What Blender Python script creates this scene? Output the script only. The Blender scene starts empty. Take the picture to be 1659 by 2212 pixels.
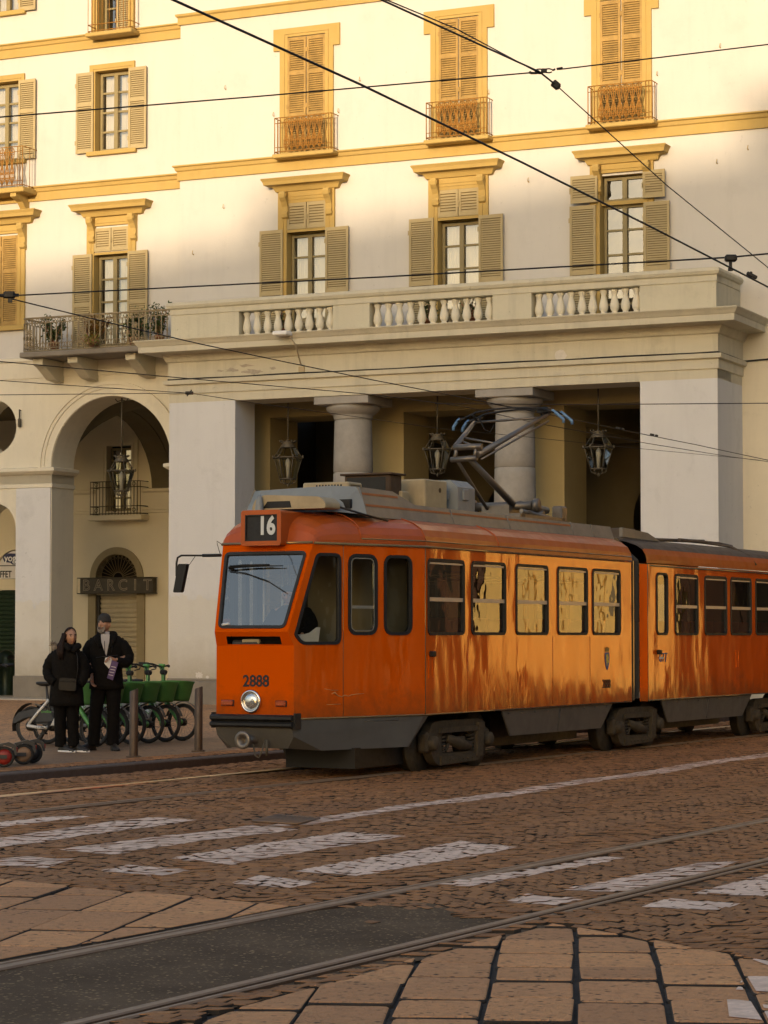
import bpy, random
from math import *
from mathutils import Vector, Matrix
from mathutils.geometry import tessellate_polygon
random.seed(11)
RND = random.random
def U_(a, b): return a + (b - a) * RND()
SC = bpy.context.scene
COL = SC.collection
# ---------------------------------------------------------------- survey of the place
# pixel measurements of the photograph (1659 px wide) are turned into real points on known planes
FP, CX, CY, HC = 5227.0, 829.5, 1106.0, 1.57
TL = atan((1372.8 - 1106) / FP)
def ray(x, y):
    a = (x - CX) / FP; b = (CY - y) / FP
    return Vector((a, cos(TL) - b * sin(TL), sin(TL) + b * cos(TL)))
CAMP = Vector((0, 0, HC))
def gp(x, y, z=0.0):
    d = ray(x, y); return CAMP + d * ((z - HC) / d.z)
def at(x, y, Y):
    d = ray(x, y); return CAMP + d * (Y / d.y)
FM = Matrix.Translation((-4.712, 52.93, 0)) @ Matrix.Rotation(radians(-24.9), 4, 'Z')      # facade frame: u along, w inwards
TA = radians(27.85)
TV = Vector((sin(TA), cos(TA), 0)); NV = Vector((cos(TA), -sin(TA), 0))
TO = TV * 22.69 + NV * -13.58
TM = Matrix.Translation(TO) @ Matrix.Rotation(pi / 2 - TA, 4, 'Z')                          # tram frame: x backwards, -y near side
FMI, TMI = FM.inverted(), TM.inverted()
def hit(mi, x, y, p0, nrm):
    o = mi @ CAMP; d = (mi.to_3x3() @ ray(x, y)); p0 = Vector(p0); nrm = Vector(nrm)
    return o + d * ((p0 - o).dot(nrm) / d.dot(nrm))
def fac(x, y, w):
    p = hit(FMI, x, y, (0, w, 0), (0, 1, 0)); return p.x, p.z
def trm(x, y, yl):
    p = hit(TMI, x, y, (0, yl, 0), (0, 1, 0)); return p.x, p.z
def tap(x, y):                                      # tapered cab flank of the tram
    p = hit(TMI, x, y, (0, -.49, 0), (.316, 1, 0)); return p.x, p.z
# ---------------------------------------------------------------- materials
MATS = {}
def nd(nt, typ, **kw):
    n = nt.nodes.new(typ)
    for k, v in kw.items():
        if k in n.inputs: n.inputs[k].default_value = v
        else: setattr(n, k, v)
    return n
def lk(nt, a, ai, b, bi): nt.links.new(a.outputs[ai], b.inputs[bi])
def c4(c): return (c[0], c[1], c[2], 1)
def newmat(name):
    m = bpy.data.materials.new(name); m.use_nodes = True
    nt = m.node_tree; b = nt.nodes['Principled BSDF']; MATS[name] = m
    return m, nt, b
def mixc(nt, fac_, a, b, blend='MIX'):
    n = nt.nodes.new('ShaderNodeMix'); n.data_type = 'RGBA'; n.blend_type = blend
    for sock, v in ((n.inputs[0], fac_), (n.inputs[6], a), (n.inputs[7], b)):
        if isinstance(v, bpy.types.NodeSocket): nt.links.new(v, sock)
        elif isinstance(v, (int, float)): sock.default_value = v
        else: sock.default_value = c4(v)
    return n.outputs[2]
def ramp(nt, sock, p0, p1, c0=(0, 0, 0), c1=(1, 1, 1)):
    r = nt.nodes.new('ShaderNodeValToRGB'); e = r.color_ramp.elements
    e[0].position, e[1].position = p0, p1; e[0].color, e[1].color = c4(c0), c4(c1)
    nt.links.new(sock, r.inputs[0]); return r.outputs[0]
def noise(nt, scale, detail=4, rough=.6, vec=None, stretch=None):
    n = nd(nt, 'ShaderNodeTexNoise', Scale=scale, Detail=detail, Roughness=rough)
    if vec is None:
        tc = nd(nt, 'ShaderNodeTexCoord'); vec = tc.outputs['Object']
    if stretch:
        mp = nd(nt, 'ShaderNodeMapping'); mp.inputs['Scale'].default_value = stretch
        nt.links.new(vec, mp.inputs[0]); vec = mp.outputs[0]
    nt.links.new(vec, n.inputs['Vector']); return n.outputs['Fac']
def bump(nt, b, h, strength=.3, dist=.01, sock='Normal'):
    n = nd(nt, 'ShaderNodeBump', Strength=strength, Distance=dist)
    nt.links.new(h, n.inputs['Height']); nt.links.new(n.outputs[0], b.inputs[sock])
def mat(name, col, rough=.6, metal=0, var=.2, vs=2.5, dark=.55, bs=0, bst=.3, bd=.01, coat=0, streak=0, spec=.5, spots=0):
    """plain surface with uneven tone: var = share of the darker tone that noise mixes in"""
    m, nt, b = newmat(name)
    dk = tuple(c * dark for c in col)
    f = noise(nt, vs, 6, .65)
    colr = mixc(nt, ramp(nt, f, .38, .68, (0, 0, 0), (var, var, var)), col, dk)
    if streak:
        g = noise(nt, 3.0, 5, .7, stretch=(1, 1, .12))
        colr = mixc(nt, ramp(nt, g, .5, .78, (0, 0, 0), (streak,) * 3), colr, tuple(c * .45 for c in col))
    if spots:
        q1 = ramp(nt, noise(nt, 1.1, 5, .7), .56, .70, (0, 0, 0), (spots,) * 3); colr = mixc(nt, q1, colr, tuple(c * .72 for c in col))
        q2 = ramp(nt, noise(nt, 9, 3, .6), .69, .74, (0, 0, 0), (spots,) * 3); colr = mixc(nt, q2, colr, tuple(c * .5 for c in col))
    nt.links.new(colr, b.inputs['Base Color'])
    b.inputs['Metallic'].default_value = metal; b.inputs['Specular IOR Level'].default_value = spec
    nt.links.new(ramp(nt, noise(nt, vs * 3, 3), .3, .7, (rough * .85,) * 3, (min(1, rough * 1.15),) * 3), b.inputs['Roughness'])
    b.inputs['Coat Weight'].default_value = coat; b.inputs['Coat Roughness'].default_value = .05
    if bs: bump(nt, b, noise(nt, bs, 5, .65), bst, bd)
    return m
WALLW = mat('white_stucco', (.575, .55, .505), .9, var=.3, vs=.5, dark=.84, bs=35, bst=.25, bd=.01, streak=.12, spots=.2)
WALLC = mat('cream_stucco', (.66, .61, .485), .9, var=.3, vs=.6, dark=.78, bs=35, bst=.3, bd=.01, streak=.16, spots=.4)
OCHRE = mat('ochre_trim', (.45, .31, .095), .85, var=.3, vs=1.2, dark=.75, bs=30, bst=.25, bd=.008, streak=.16)
PIERM = mat('pale_pier_stucco', (.60, .595, .585), .9, var=.3, vs=.7, dark=.82, bs=30, bst=.4, bd=.012, streak=.16, spots=.45)
TRIMG = mat('olive_cornice_stucco', (.55, .505, .38), .88, var=.35, vs=.9, dark=.75, bs=25, bst=.4, bd=.014, streak=.38, spots=.55)
STONE = mat('grey_granite', (.31, .29, .26), .85, var=.55, vs=4, dark=.7, bs=60, bst=.3, bd=.006)
PLINTH = mat('plinth_stone', (.22, .19, .15), .85, var=.5, vs=2, dark=.6, bs=30, bst=.5, bd=.01)
ARCIN = mat('arcade_plaster', (.70, .62, .44), .9, var=.3, vs=.6, dark=.75, bs=20, bst=.2)
SHUT = mat('ochre_shutter_paint', (.41, .325, .165), .7, var=.3, vs=3, dark=.7, bs=40, bst=.15, bd=.004, streak=.1)
SHUTO = mat('weathered_brown_shutter', (.40, .25, .07), .75, var=.6, vs=5, dark=.5, bs=40, bst=.3, bd=.005, streak=.3)
WINF = mat('olive_window_frame', (.25, .2, .09), .6, var=.25, vs=4)
CURT = mat('white_curtain', (.75, .7, .62), .95, var=.1)
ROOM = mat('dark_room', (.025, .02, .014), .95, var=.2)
IRON = mat('painted_iron', (.10, .085, .06), .6, metal=.3, var=.4, vs=8, dark=.6)
RUST = mat('rusty_ochre_iron', (.36, .17, .025), .75, metal=.2, var=.6, vs=10, dark=.45)
BLACK = mat('black_rubber', (.012, .011, .010), .6, var=.3, vs=9)
BLKM = mat('black_metal', (.012, .010, .008), .5, metal=.2, var=.3, vs=6)
GREYP = mat('grey_skirt_paint', (.095, .09, .08), .55, var=.45, vs=2.2, dark=.6, coat=.15, streak=.3)
BOGIE = mat('dusty_bogie_iron', (.062, .046, .026), .8, metal=.1, var=.6, vs=7, dark=.4, bs=50, bst=.4)
ROOFD = mat('sooty_roof', (.075, .052, .034), .7, var=.5, vs=2.4, dark=.6, streak=.2)
FAIR = mat('grey_roof_fairing', (.20, .175, .14), .55, var=.5, vs=2.5, dark=.6, streak=.35, coat=.1)
BEIGE = mat('beige_roof_box', (.42, .33, .19), .6, var=.5, vs=4, dark=.6, streak=.3)
BLUEG = mat('blue_grey_box', (.22, .235, .235), .5, var=.4, vs=4, dark=.7, streak=.25)
STEEL = mat('galvanised_tube', (.20, .175, .15), .45, metal=.7, var=.4, vs=9)
BLUEH = mat('blue_horn_tip', (.11, .22, .38), .5, var=.2)
CHROME = mat('bright_metal', (.75, .73, .70), .18, metal=1, var=.1)
ALU = mat('aluminium_bar', (.55, .5, .42), .4, metal=.5, var=.2)
WIRE = mat('wire_black', (.012, .010, .009), .6, metal=.2, var=.2)
KERB = mat('dark_kerb_stone', (.085, .055, .04), .8, var=.5, vs=4, dark=.6, bs=40, bst=.5)
TANW = mat('tan_letter', (.44, .37, .26), .6, var=.1)
WHITEP = mat('white_plastic', (.75, .74, .72), .5, var=.1)
LETBLK = mat('black_lettering', (.01, .01, .01), .5, var=.1)
LETWHT = mat('white_lettering', (.8, .8, .78), .5, var=.1)
GREENB = mat('green_bike_paint', (.09, .30, .06), .4, var=.15, vs=5, coat=.3)
GREENK = mat('green_plastic_basket', (.06, .185, .035), .55, var=.2, vs=6)
WHITEB = mat('white_bike_paint', (.66, .64, .60), .4, var=.15, coat=.2)
TYRE = mat('tyre_rubber', (.018, .016, .014), .75, var=.3, vs=14)
GREYPL = mat('charcoal_plastic', (.035, .032, .03), .5, var=.25, vs=6)
REDR = mat('red_rim', (.26, .02, .012), .5, var=.2)
BROWNR = mat('dusty_rim', (.34, .2, .11), .7, var=.3)
BOLM = mat('brown_bollard_paint', (.085, .055, .036), .5, metal=.2, var=.35, vs=5, streak=.15)
BIN = mat('dark_green_bin', (.018, .035, .018), .4, metal=.3, var=.3, vs=4)
COAT1 = mat('black_parka_cloth', (.009, .0075, .006), .9, var=.4, vs=9, bs=14, bst=.5, bd=.02, spec=.12)
COAT2 = mat('black_wool_jacket', (.008, .007, .006), .95, var=.4, vs=7, bs=12, bst=.5, bd=.02, spec=.12)
TROUS = mat('black_trousers', (.007, .006, .0055), .9, var=.3, vs=6, bs=12, bst=.4, bd=.015, spec=.12)
SHOE = mat('dark_shoe', (.02, .016, .012), .45, var=.2)
SKIN = mat('skin', (.40, .21, .125), .55, var=.2, vs=14, dark=.75)
HAIRB = mat('dark_brown_hair', (.018, .009, .005), .7, var=.4, vs=20, bs=90, bst=.6, bd=.006, spec=.2)
HAIRG = mat('grey_beard', (.20, .165, .13), .8, var=.4, vs=40, bs=90, bst=.5)
HATM = mat('charcoal_knit', (.03, .027, .024), .95, var=.3, vs=20, bs=90, bst=.6, bd=.006)
SWEAT = mat('light_grey_knit', (.40, .37, .35), .95, var=.2, vs=20, bs=60, bst=.4, bd=.005)
FUR = mat('beige_fur', (.35, .27, .19), .95, var=.5, vs=30, bs=80, bst=1, bd=.02)
PURPLE = mat('purple_leaflet', (.10, .06, .16), .5, var=.2)
PAPER = mat('white_leaflet', (.6, .58, .56), .6, var=.15)
LEAF1 = mat('green_leaves', (.06, .09, .02), .6, var=.5, vs=9)
DORNG = mat('dull_orange_line', (.34, .10, .02), .6, var=.4, vs=6)
LEAF2 = mat('russet_leaves', (.22, .12, .02), .6, var=.5, vs=9)
TERRA = mat('terracotta_pot', (.30, .12, .06), .8, var=.3, vs=6)
SHGRN = mat('green_roller_shutter', (.012, .030, .012), .55, var=.3, vs=3)
SHTAN = mat('tan_roller_shutter', (.44, .37, .235), .55, var=.3, vs=3, streak=.15)
SIGNB = mat('brown_sign_board', (.055, .045, .028), .7, var=.3)
SIGNW = mat('pale_sign_board', (.72, .69, .66), .6, var=.15)
NAVY = mat('navy_blob', (.03, .035, .10), .6, var=.1)
SEATM = mat('orange_seat', (.42, .10, .03), .5, var=.2)
CREAMI = mat('cream_interior', (.22, .17, .09), .6, var=.2)
AMBER = mat('amber_lens', (.38, .07, .015), .25, var=.2, vs=20, coat=.5)
LOGOB = mat('blue_emblem', (.035, .07, .22), .5, var=.1)
LOGOY = mat('yellow_emblem', (.75, .55, .06), .5, var=.1)
LENSG = mat('headlight_lens', (.7, .7, .68), .12, metal=.85, var=.3, vs=30, bs=70, bst=.5, bd=.004)
INKY = mat('shaded_slat_gap', (.16, .11, .04), .9, var=.2)
PASSG = mat('ochre_passage_plaster', (.37, .295, .14), .9, var=.35, vs=.6, dark=.7, streak=.1)  # ochre plaster, colour lowered for the shade deep in the portico
SHADEP = mat('shade_toned_passage_plaster', (.13, .105, .055), .9, var=.4, vs=.6, dark=.6)  # plaster colour darkened to carry the shade of portico recess, ceilings and vault
def base_dirt(m):
    # repainted lower zone and splash dirt on the piers: bound to the height on the wall
    nt = m.node_tree; b = nt.nodes['Principled BSDF']; src = b.inputs['Base Color'].links[0].from_socket
    tc = nd(nt, 'ShaderNodeTexCoord'); sx = nd(nt, 'ShaderNodeSeparateXYZ'); lk(nt, tc, 'Object', sx, 0)
    ad = nd(nt, 'ShaderNodeMath', operation='MULTIPLY_ADD'); nt.links.new(noise(nt, 2.2, 5, .7), ad.inputs[0]); ad.inputs[1].default_value = 1.1; nt.links.new(sx.outputs[2], ad.inputs[2])
    mr = nd(nt, 'ShaderNodeMapRange'); nt.links.new(ad.outputs[0], mr.inputs[0]); mr.inputs[1].default_value = 2.95; mr.inputs[2].default_value = 3.0; mr.inputs[3].default_value = .55; mr.inputs[4].default_value = 0
    c2 = mixc(nt, mr.outputs[0], src, (.56, .52, .42))
    m2 = nd(nt, 'ShaderNodeMapRange'); nt.links.new(ad.outputs[0], m2.inputs[0]); m2.inputs[1].default_value = 1.1; m2.inputs[2].default_value = 2.1; m2.inputs[3].default_value = .6; m2.inputs[4].default_value = 0
    nt.links.new(mixc(nt, m2.outputs[0], c2, (.30, .24, .15)), b.inputs['Base Color'])
base_dirt(PIERM)
def paint():
    m, nt, b = newmat('orange_tram_paint')
    col = mixc(nt, ramp(nt, noise(nt, 1.6, 6, .65), .4, .7, (0, 0, 0), (.4,) * 3), (.72, .10, .0006), (.53, .070, .0005))
    st = noise(nt, 5, 5, .7, stretch=(1, 1, .08))
    col = mixc(nt, ramp(nt, st, .58, .8, (0, 0, 0), (.3,) * 3), col, (.30, .06, .008))
    tz = nd(nt, 'ShaderNodeTexCoord'); sz = nd(nt, 'ShaderNodeSeparateXYZ'); lk(nt, tz, 'Object', sz, 0)
    gz = nd(nt, 'ShaderNodeMath', operation='MULTIPLY_ADD'); nt.links.new(noise(nt, 4, 5, .75), gz.inputs[0]); gz.inputs[1].default_value = -.9; nt.links.new(sz.outputs[2], gz.inputs[2])
    gm = nd(nt, 'ShaderNodeMapRange'); nt.links.new(gz.outputs[0], gm.inputs[0]); gm.inputs[1].default_value = .18; gm.inputs[2].default_value = .55; gm.inputs[3].default_value = .65; gm.inputs[4].default_value = 0
    col = mixc(nt, gm.outputs[0], col, (.16, .05, .012))
    geo = nd(nt, 'ShaderNodeNewGeometry')
    col = mixc(nt, geo.outputs['Backfacing'], col, (.16, .12, .07))
    nt.links.new(col, b.inputs['Base Color'])
    b.inputs['IOR'].default_value = 2.1; b.inputs['Specular IOR Level'].default_value = .5; b.inputs['Specular Tint'].default_value = (1, .62, .20, 1)
    nt.links.new(ramp(nt, noise(nt, 6, 4, .6, stretch=(1, 1, .2)), .35, .75, (.03,) * 3, (.18,) * 3), b.inputs['Roughness'])
    h1 = noise(nt, 1.35, 2, .5, stretch=(1, 1, .42)); h2 = noise(nt, 5.5, 3, .5, stretch=(1, 1, .3))
    ad = nd(nt, 'ShaderNodeMath', operation='MULTIPLY_ADD'); nt.links.new(h2, ad.inputs[0]); ad.inputs[1].default_value = .10; nt.links.new(h1, ad.inputs[2])
    bump(nt, b, ad.outputs[0], .45, .06)
    return m
PAINT = paint()
NOSEP = PAINT.copy(); NOSEP.name = 'matt_nose_paint'; _b = NOSEP.node_tree.nodes['Principled BSDF']; _b.inputs['IOR'].default_value = 1.4; _b.inputs['Specular IOR Level'].default_value = .02; [setattr(n.inputs[6], 'default_value', tuple(c * .8 for c in n.inputs[6].default_value[:3]) + (1,)) for n in NOSEP.node_tree.nodes if n.bl_idname == 'ShaderNodeMix' and not n.inputs[6].is_linked]; [NOSEP.node_tree.links.remove(l) for l in list(_b.inputs['Roughness'].links)]; _b.inputs['Roughness'].default_value = .5
mat('orange_roof_paint', (.44, .085, .010), .45, var=.45, vs=2.2, dark=.55, coat=.2, spec=.3)
def glass(name, ior=1.5, tint=(.8, .8, .75), refl=1.0, rough=.0, base=.0):
    m, nt, b = newmat(name); nt.nodes.remove(b)
    out = nt.nodes['Material Output']
    tr = nd(nt, 'ShaderNodeBsdfTransparent'); tr.inputs[0].default_value = c4(tint)
    gl = nd(nt, 'ShaderNodeBsdfGlossy'); gl.inputs['Roughness'].default_value = rough; gl.inputs[0].default_value = (refl, refl, refl, 1) if not isinstance(refl, tuple) else c4(refl)
    fr = nd(nt, 'ShaderNodeFresnel', IOR=ior)
    ad = nd(nt, 'ShaderNodeMath', operation='ADD', use_clamp=True); ad.inputs[1].default_value = base
    lk(nt, fr, 0, ad, 0)
    mx = nd(nt, 'ShaderNodeMixShader'); lk(nt, ad, 0, mx, 0); lk(nt, tr, 0, mx, 1); lk(nt, gl, 0, mx, 2)
    h = noise(nt, 2.2, 2, .5); bn = nd(nt, 'ShaderNodeBump', Strength=.12, Distance=.03); nt.links.new(h, bn.inputs['Height'])
    nt.links.new(bn.outputs[0], gl.inputs['Normal'])
    lk(nt, mx, 0, out, 0); return m
GLASST = glass('tram_window_glass', 2.0, (.55, .52, .42), 1, .01)
GLASSD = glass('tinted_cab_glass', 1.28, (.82, .82, .74), 1, .01)
GLASSW = glass('windscreen_glass', 1.6, (.78, .8, .8), (1, .92, .79), .015, .24)
GLASSB = glass('house_window_glass', 1.6, (.75, .75, .7), 1, .01, .12)
GLASSL = glass('lantern_glass', 1.15, (.8, .8, .74), .7, .04)
# ---------------------------------------------------------------- mesh helpers
class MB:
    def __init__(s): s.v = []; s.f = []; s.mi = []; s.sm = []
    def add(s, vs, fs, mi=0, sm=False):
        o = len(s.v); s.v += [tuple(p) for p in vs]
        for f in fs: s.f.append(tuple(i + o for i in f)); s.mi.append(mi); s.sm.append(sm)
        return s
    def box(s, x0, x1, y0, y1, z0, z1, mi=0):
        return s.add([(x0, y0, z0), (x1, y0, z0), (x1, y1, z0), (x0, y1, z0), (x0, y0, z1), (x1, y0, z1), (x1, y1, z1), (x0, y1, z1)],
                     [(0, 3, 2, 1), (4, 5, 6, 7), (0, 1, 5, 4), (1, 2, 6, 5), (2, 3, 7, 6), (3, 0, 4, 7)], mi)
    def bev(s, x0, x1, y0, y1, z0, z1, b=.01, mi=0):
        """box with chamfered edges"""
        X, Y, Z = (x0, x1), (y0, y1), (z0, z1); idx = {}; vs = []
        for i in (0, 1):
            for j in (0, 1):
                for k in (0, 1):
                    for ax in range(3):
                        p = [X[i], Y[j], Z[k]]
                        for a2, q in ((0, i), (1, j), (2, k)):
                            if a2 != ax: p[a2] += b if q == 0 else -b
                        idx[i, j, k, ax] = len(vs); vs.append(tuple(p))
        fs = []
        for ax in range(3):
            o = [a for a in range(3) if a != ax]
            for q in (0, 1):
                def key(m, n):
                    t = [0, 0, 0]; t[ax] = q; t[o[0]] = m; t[o[1]] = n; return tuple(t)
                loop = [idx[key(0, 0) + (ax,)], idx[key(1, 0) + (ax,)], idx[key(1, 1) + (ax,)], idx[key(0, 1) + (ax,)]]
                fs.append(loop if (q == 1) != (ax == 1) else loop[::-1])
        for ax in range(3):
            o = [a for a in range(3) if a != ax]
            for m in (0, 1):
                for n in (0, 1):
                    t0 = [0, 0, 0]; t1 = [0, 0, 0]; t0[o[0]] = t1[o[0]] = m; t0[o[1]] = t1[o[1]] = n; t1[ax] = 1
                    loop = [idx[tuple(t0) + (o[0],)], idx[tuple(t1) + (o[0],)], idx[tuple(t1) + (o[1],)], idx[tuple(t0) + (o[1],)]]
                    fs.append(loop)
        for i in (0, 1):
            for j in (0, 1):
                for k in (0, 1): fs.append([idx[i, j, k, 0], idx[i, j, k, 1], idx[i, j, k, 2]])
        c = Vector(((x0 + x1) / 2, (y0 + y1) / 2, (z0 + z1) / 2)); out = []
        for f in fs:
            a, b_, d = (Vector(vs[f[0]]), Vector(vs[f[1]]), Vector(vs[f[2]]))
            n = (b_ - a).cross(d - a); out.append(tuple(f) if n.dot((a + b_ + d) / 3 - c) > 0 else tuple(f[::-1]))
        return s.add(vs, out, mi)
    def prism(s, poly, fn, mi=0, cap=True):
        """poly: 2-D outline; fn(p, t): 3-D point for t = 0 / 1"""
        n = len(poly); vs = [fn(p, 0) for p in poly] + [fn(p, 1) for p in poly]
        fs = [(i, (i + 1) % n, n + (i + 1) % n, n + i) for i in range(n)]
        if cap: fs += [tuple(range(n - 1, -1, -1)), tuple(range(n, 2 * n))]
        return s.add(vs, fs, mi)
    def tube(s, pts, r, n=8, mi=0, closed=False, caps=True, flat=None):
        pts = [Vector(p) for p in pts]; m = len(pts); rr_ = r if isinstance(r, (list, tuple)) else [r] * m
        vs = []; up = None
        for i, p in enumerate(pts):
            a = pts[(i - 1) % m] if (i or closed) else p; b = pts[(i + 1) % m] if (i < m - 1 or closed) else p
            t = (b - a).normalized()
            if up is None: up = Vector((0, 0, 1)) if abs(t.z) < .9 else Vector((1, 0, 0))
            x = t.cross(up).normalized(); y = x.cross(t).normalized(); up = y
            for k in range(n):
                a_ = 2 * pi * k / n
                vs.append(p + (x * cos(a_) + y * sin(a_) * (flat or 1)) * rr_[i])
        fs = []
        for i in range(m if closed else m - 1):
            j = (i + 1) % m
            for k in range(n): fs.append((i * n + k, i * n + (k + 1) % n, j * n + (k + 1) % n, j * n + k))
        s.add(vs, fs, mi, True)
        if caps and not closed:
            o = len(s.v) - len(vs)
            s.f += [tuple(o + k for k in range(n - 1, -1, -1)), tuple(o + (m - 1) * n + k for k in range(n))]
            s.mi += [mi, mi]; s.sm += [False, False]
        return s
    def lathe(s, prof, c=(0, 0, 0), n=20, mi=0, axis='z', sm=True, a0=0, a1=2 * pi, sq=1):
        c = Vector(c); vs = []; full = abs(a1 - a0 - 2 * pi) < 1e-6; k_ = n if full else n + 1
        for r, h in prof:
            for k in range(k_):
                a = a0 + (a1 - a0) * k / n; p = (r * cos(a), r * sin(a) * sq, h)
                if axis == 'x': p = (p[2], p[0], p[1])
                elif axis == 'y': p = (p[0], -p[2], p[1])
                vs.append(c + Vector(p))
        fs = []
        for i in range(len(prof) - 1):
            for k in range(n):
                k2 = (k + 1) % k_
                fs.append((i * k_ + k, i * k_ + k2, (i + 1) * k_ + k2, (i + 1) * k_ + k))
        return s.add(vs, fs, mi, sm)
    def panel(s, outer, holes, fn, mi=0, flip=False):
        polys = [[Vector((p[0], p[1], 0)) for p in outer]] + [[Vector((p[0], p[1], 0)) for p in h] for h in holes]
        tris = tessellate_polygon(polys); flat = [p for pl in polys for p in pl]; fs = []
        for t in tris:
            a, b, c = (flat[i] for i in t); sg = (b - a).cross(c - a).z
            if abs(sg) < 1e-12: continue
            fs.append(tuple(t) if (sg > 0) != flip else tuple(t[::-1]))
        return s.add([fn(p.x, p.y) for p in flat], fs, mi)
    def build(s, name, m, parent=None, smooth=None):
        me = bpy.data.meshes.new(name); me.from_pydata(s.v, [], s.f); me.update()
        for x in (m if isinstance(m, (list, tuple)) else [m]): me.materials.append(x)
        me.polygons.foreach_set('material_index', s.mi)
        me.polygons.foreach_set('use_smooth', s.sm if smooth is None else [smooth] * len(s.f))
        o = bpy.data.objects.new(name, me); COL.objects.link(o)
        if parent: o.parent = parent
        return o
def rr(x0, x1, z0, z1, r, n=5):
    out = []
    for cx, cz, a in ((x1 - r, z0 + r, -pi / 2), (x1 - r, z1 - r, 0), (x0 + r, z1 - r, pi / 2), (x0 + r, z0 + r, pi)):
        out += [(cx + r * cos(a + pi / 2 * k / n), cz + r * sin(a + pi / 2 * k / n)) for k in range(n + 1)]
    return out
def inset(poly, d):
    n = len(poly); out = []
    ar = sum(poly[i][0] * poly[(i + 1) % n][1] - poly[(i + 1) % n][0] * poly[i][1] for i in range(n)); sg = 1 if ar > 0 else -1
    for i in range(n):
        a, b, c = Vector(poly[i - 1]), Vector(poly[i]), Vector(poly[(i + 1) % n])
        e1 = (b - a); e2 = (c - b); l1, l2 = e1.length, e2.length
        if l1 < 1e-9 or l2 < 1e-9: out.append(tuple(b)); continue
        n1 = Vector((-e1.y, e1.x)) / l1; n2 = Vector((-e2.y, e2.x)) / l2; m = n1 + n2
        k = m.length_squared
        out.append(tuple(b + m * (2 * d * sg / k if k > .2 else d * sg)))
    return out
def ring(mb, o, i, fn, mi=0):
    """band between two outlines with the same vertex count; fn(x,z,t): t=0 front t=1 back"""
    n = len(o); vs = [fn(p[0], p[1], 0) for p in o] + [fn(p[0], p[1], 0) for p in i] + [fn(p[0], p[1], 1) for p in i] + [fn(p[0], p[1], 1) for p in o]
    fs = []
    for k in range(n):
        j = (k + 1) % n
        for a in range(3): fs.append((a * n + k, a * n + j, (a + 1) * n + j, (a + 1) * n + k))
        fs.append((3 * n + k, 3 * n + j, j, k))
    return mb.add(vs, fs, mi)
def tag(o, label=None, cat=None, group=None, kind=None):
    if label: o['label'] = label
    if cat: o['category'] = cat
    if group: o['group'] = group
    if kind: o['kind'] = kind
    return o
def empty(name, M=None, label=None, cat=None, group=None):
    o = bpy.data.objects.new(name, None); COL.objects.link(o); o.empty_display_size = .2
    if M is not None: o.matrix_world = M
    return tag(o, label, cat, group)
def kids(o): return [c for c in bpy.data.objects if c.parent == o]
def copy_tree(o, parent=None):
    c = o.copy(); COL.objects.link(c)
    if parent: c.parent = parent
    for ch in kids(o): copy_tree(ch, c)
    return c
def text(body, size, m, parent, M, name='lettering', ext=.004, align='CENTER', sx=1, outline=0, bold=0.0):
    cu = bpy.data.curves.new(name, 'FONT'); cu.body = body; cu.size = size; cu.extrude = ext; cu.align_x = align; cu.align_y = 'CENTER'
    cu.resolution_u = 4; cu.offset = bold
    if outline: cu.fill_mode = 'NONE'; cu.extrude = 0; cu.bevel_depth = outline; cu.bevel_resolution = 1
    t = bpy.data.objects.new(name, cu); COL.objects.link(t)
    me = bpy.data.meshes.new_from_object(t.evaluated_get(bpy.context.evaluated_depsgraph_get()))
    bpy.data.objects.remove(t); me.name = name; me.materials.clear(); me.materials.append(m)
    for p in me.polygons: p.material_index = 0
    me.transform(M @ Matrix.Diagonal((sx, 1, 1, 1)))
    o = bpy.data.objects.new(name, me); COL.objects.link(o)
    if parent: o.parent = parent
    return o
RX = Matrix.Rotation(pi / 2, 4, 'X')           # text facing -y
def T(x, y, z): return Matrix.Translation((x, y, z))
def sweep(mb, prof, u0, u1, w0, ret=(0, 0), mi=0):
    """moulding along u in front of the wall plane w0; prof = (projection, z); mitred returns of given depth at each end"""
    path = []
    if ret[0]: path.append((0, ret[0], -1, 0))
    vs = []; n = len(prof); secs = []
    if ret[0]: secs.append(lambda p: (u0 - p, w0 + ret[0]))
    secs.append(lambda p: (u0 - (p if ret[0] else 0), w0 - p))
    secs.append(lambda p: (u1 + (p if ret[1] else 0), w0 - p))
    if ret[1]: secs.append(lambda p: (u1 + p, w0 + ret[1]))
    for sct in secs:
        for p, z in prof:
            a = sct(p); vs.append((a[0], a[1], z))
    fs = []
    for i in range(len(secs) - 1):
        for k in range(n - 1): fs.append((i * n + k, (i + 1) * n + k, (i + 1) * n + k + 1, i * n + k + 1))
    if not ret[0]: fs.append(tuple(range(n)))
    if not ret[1]: fs.append(tuple((len(secs) - 1) * n + k for k in range(n - 1, -1, -1)))
    return mb.add(vs, fs, mi)
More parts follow.
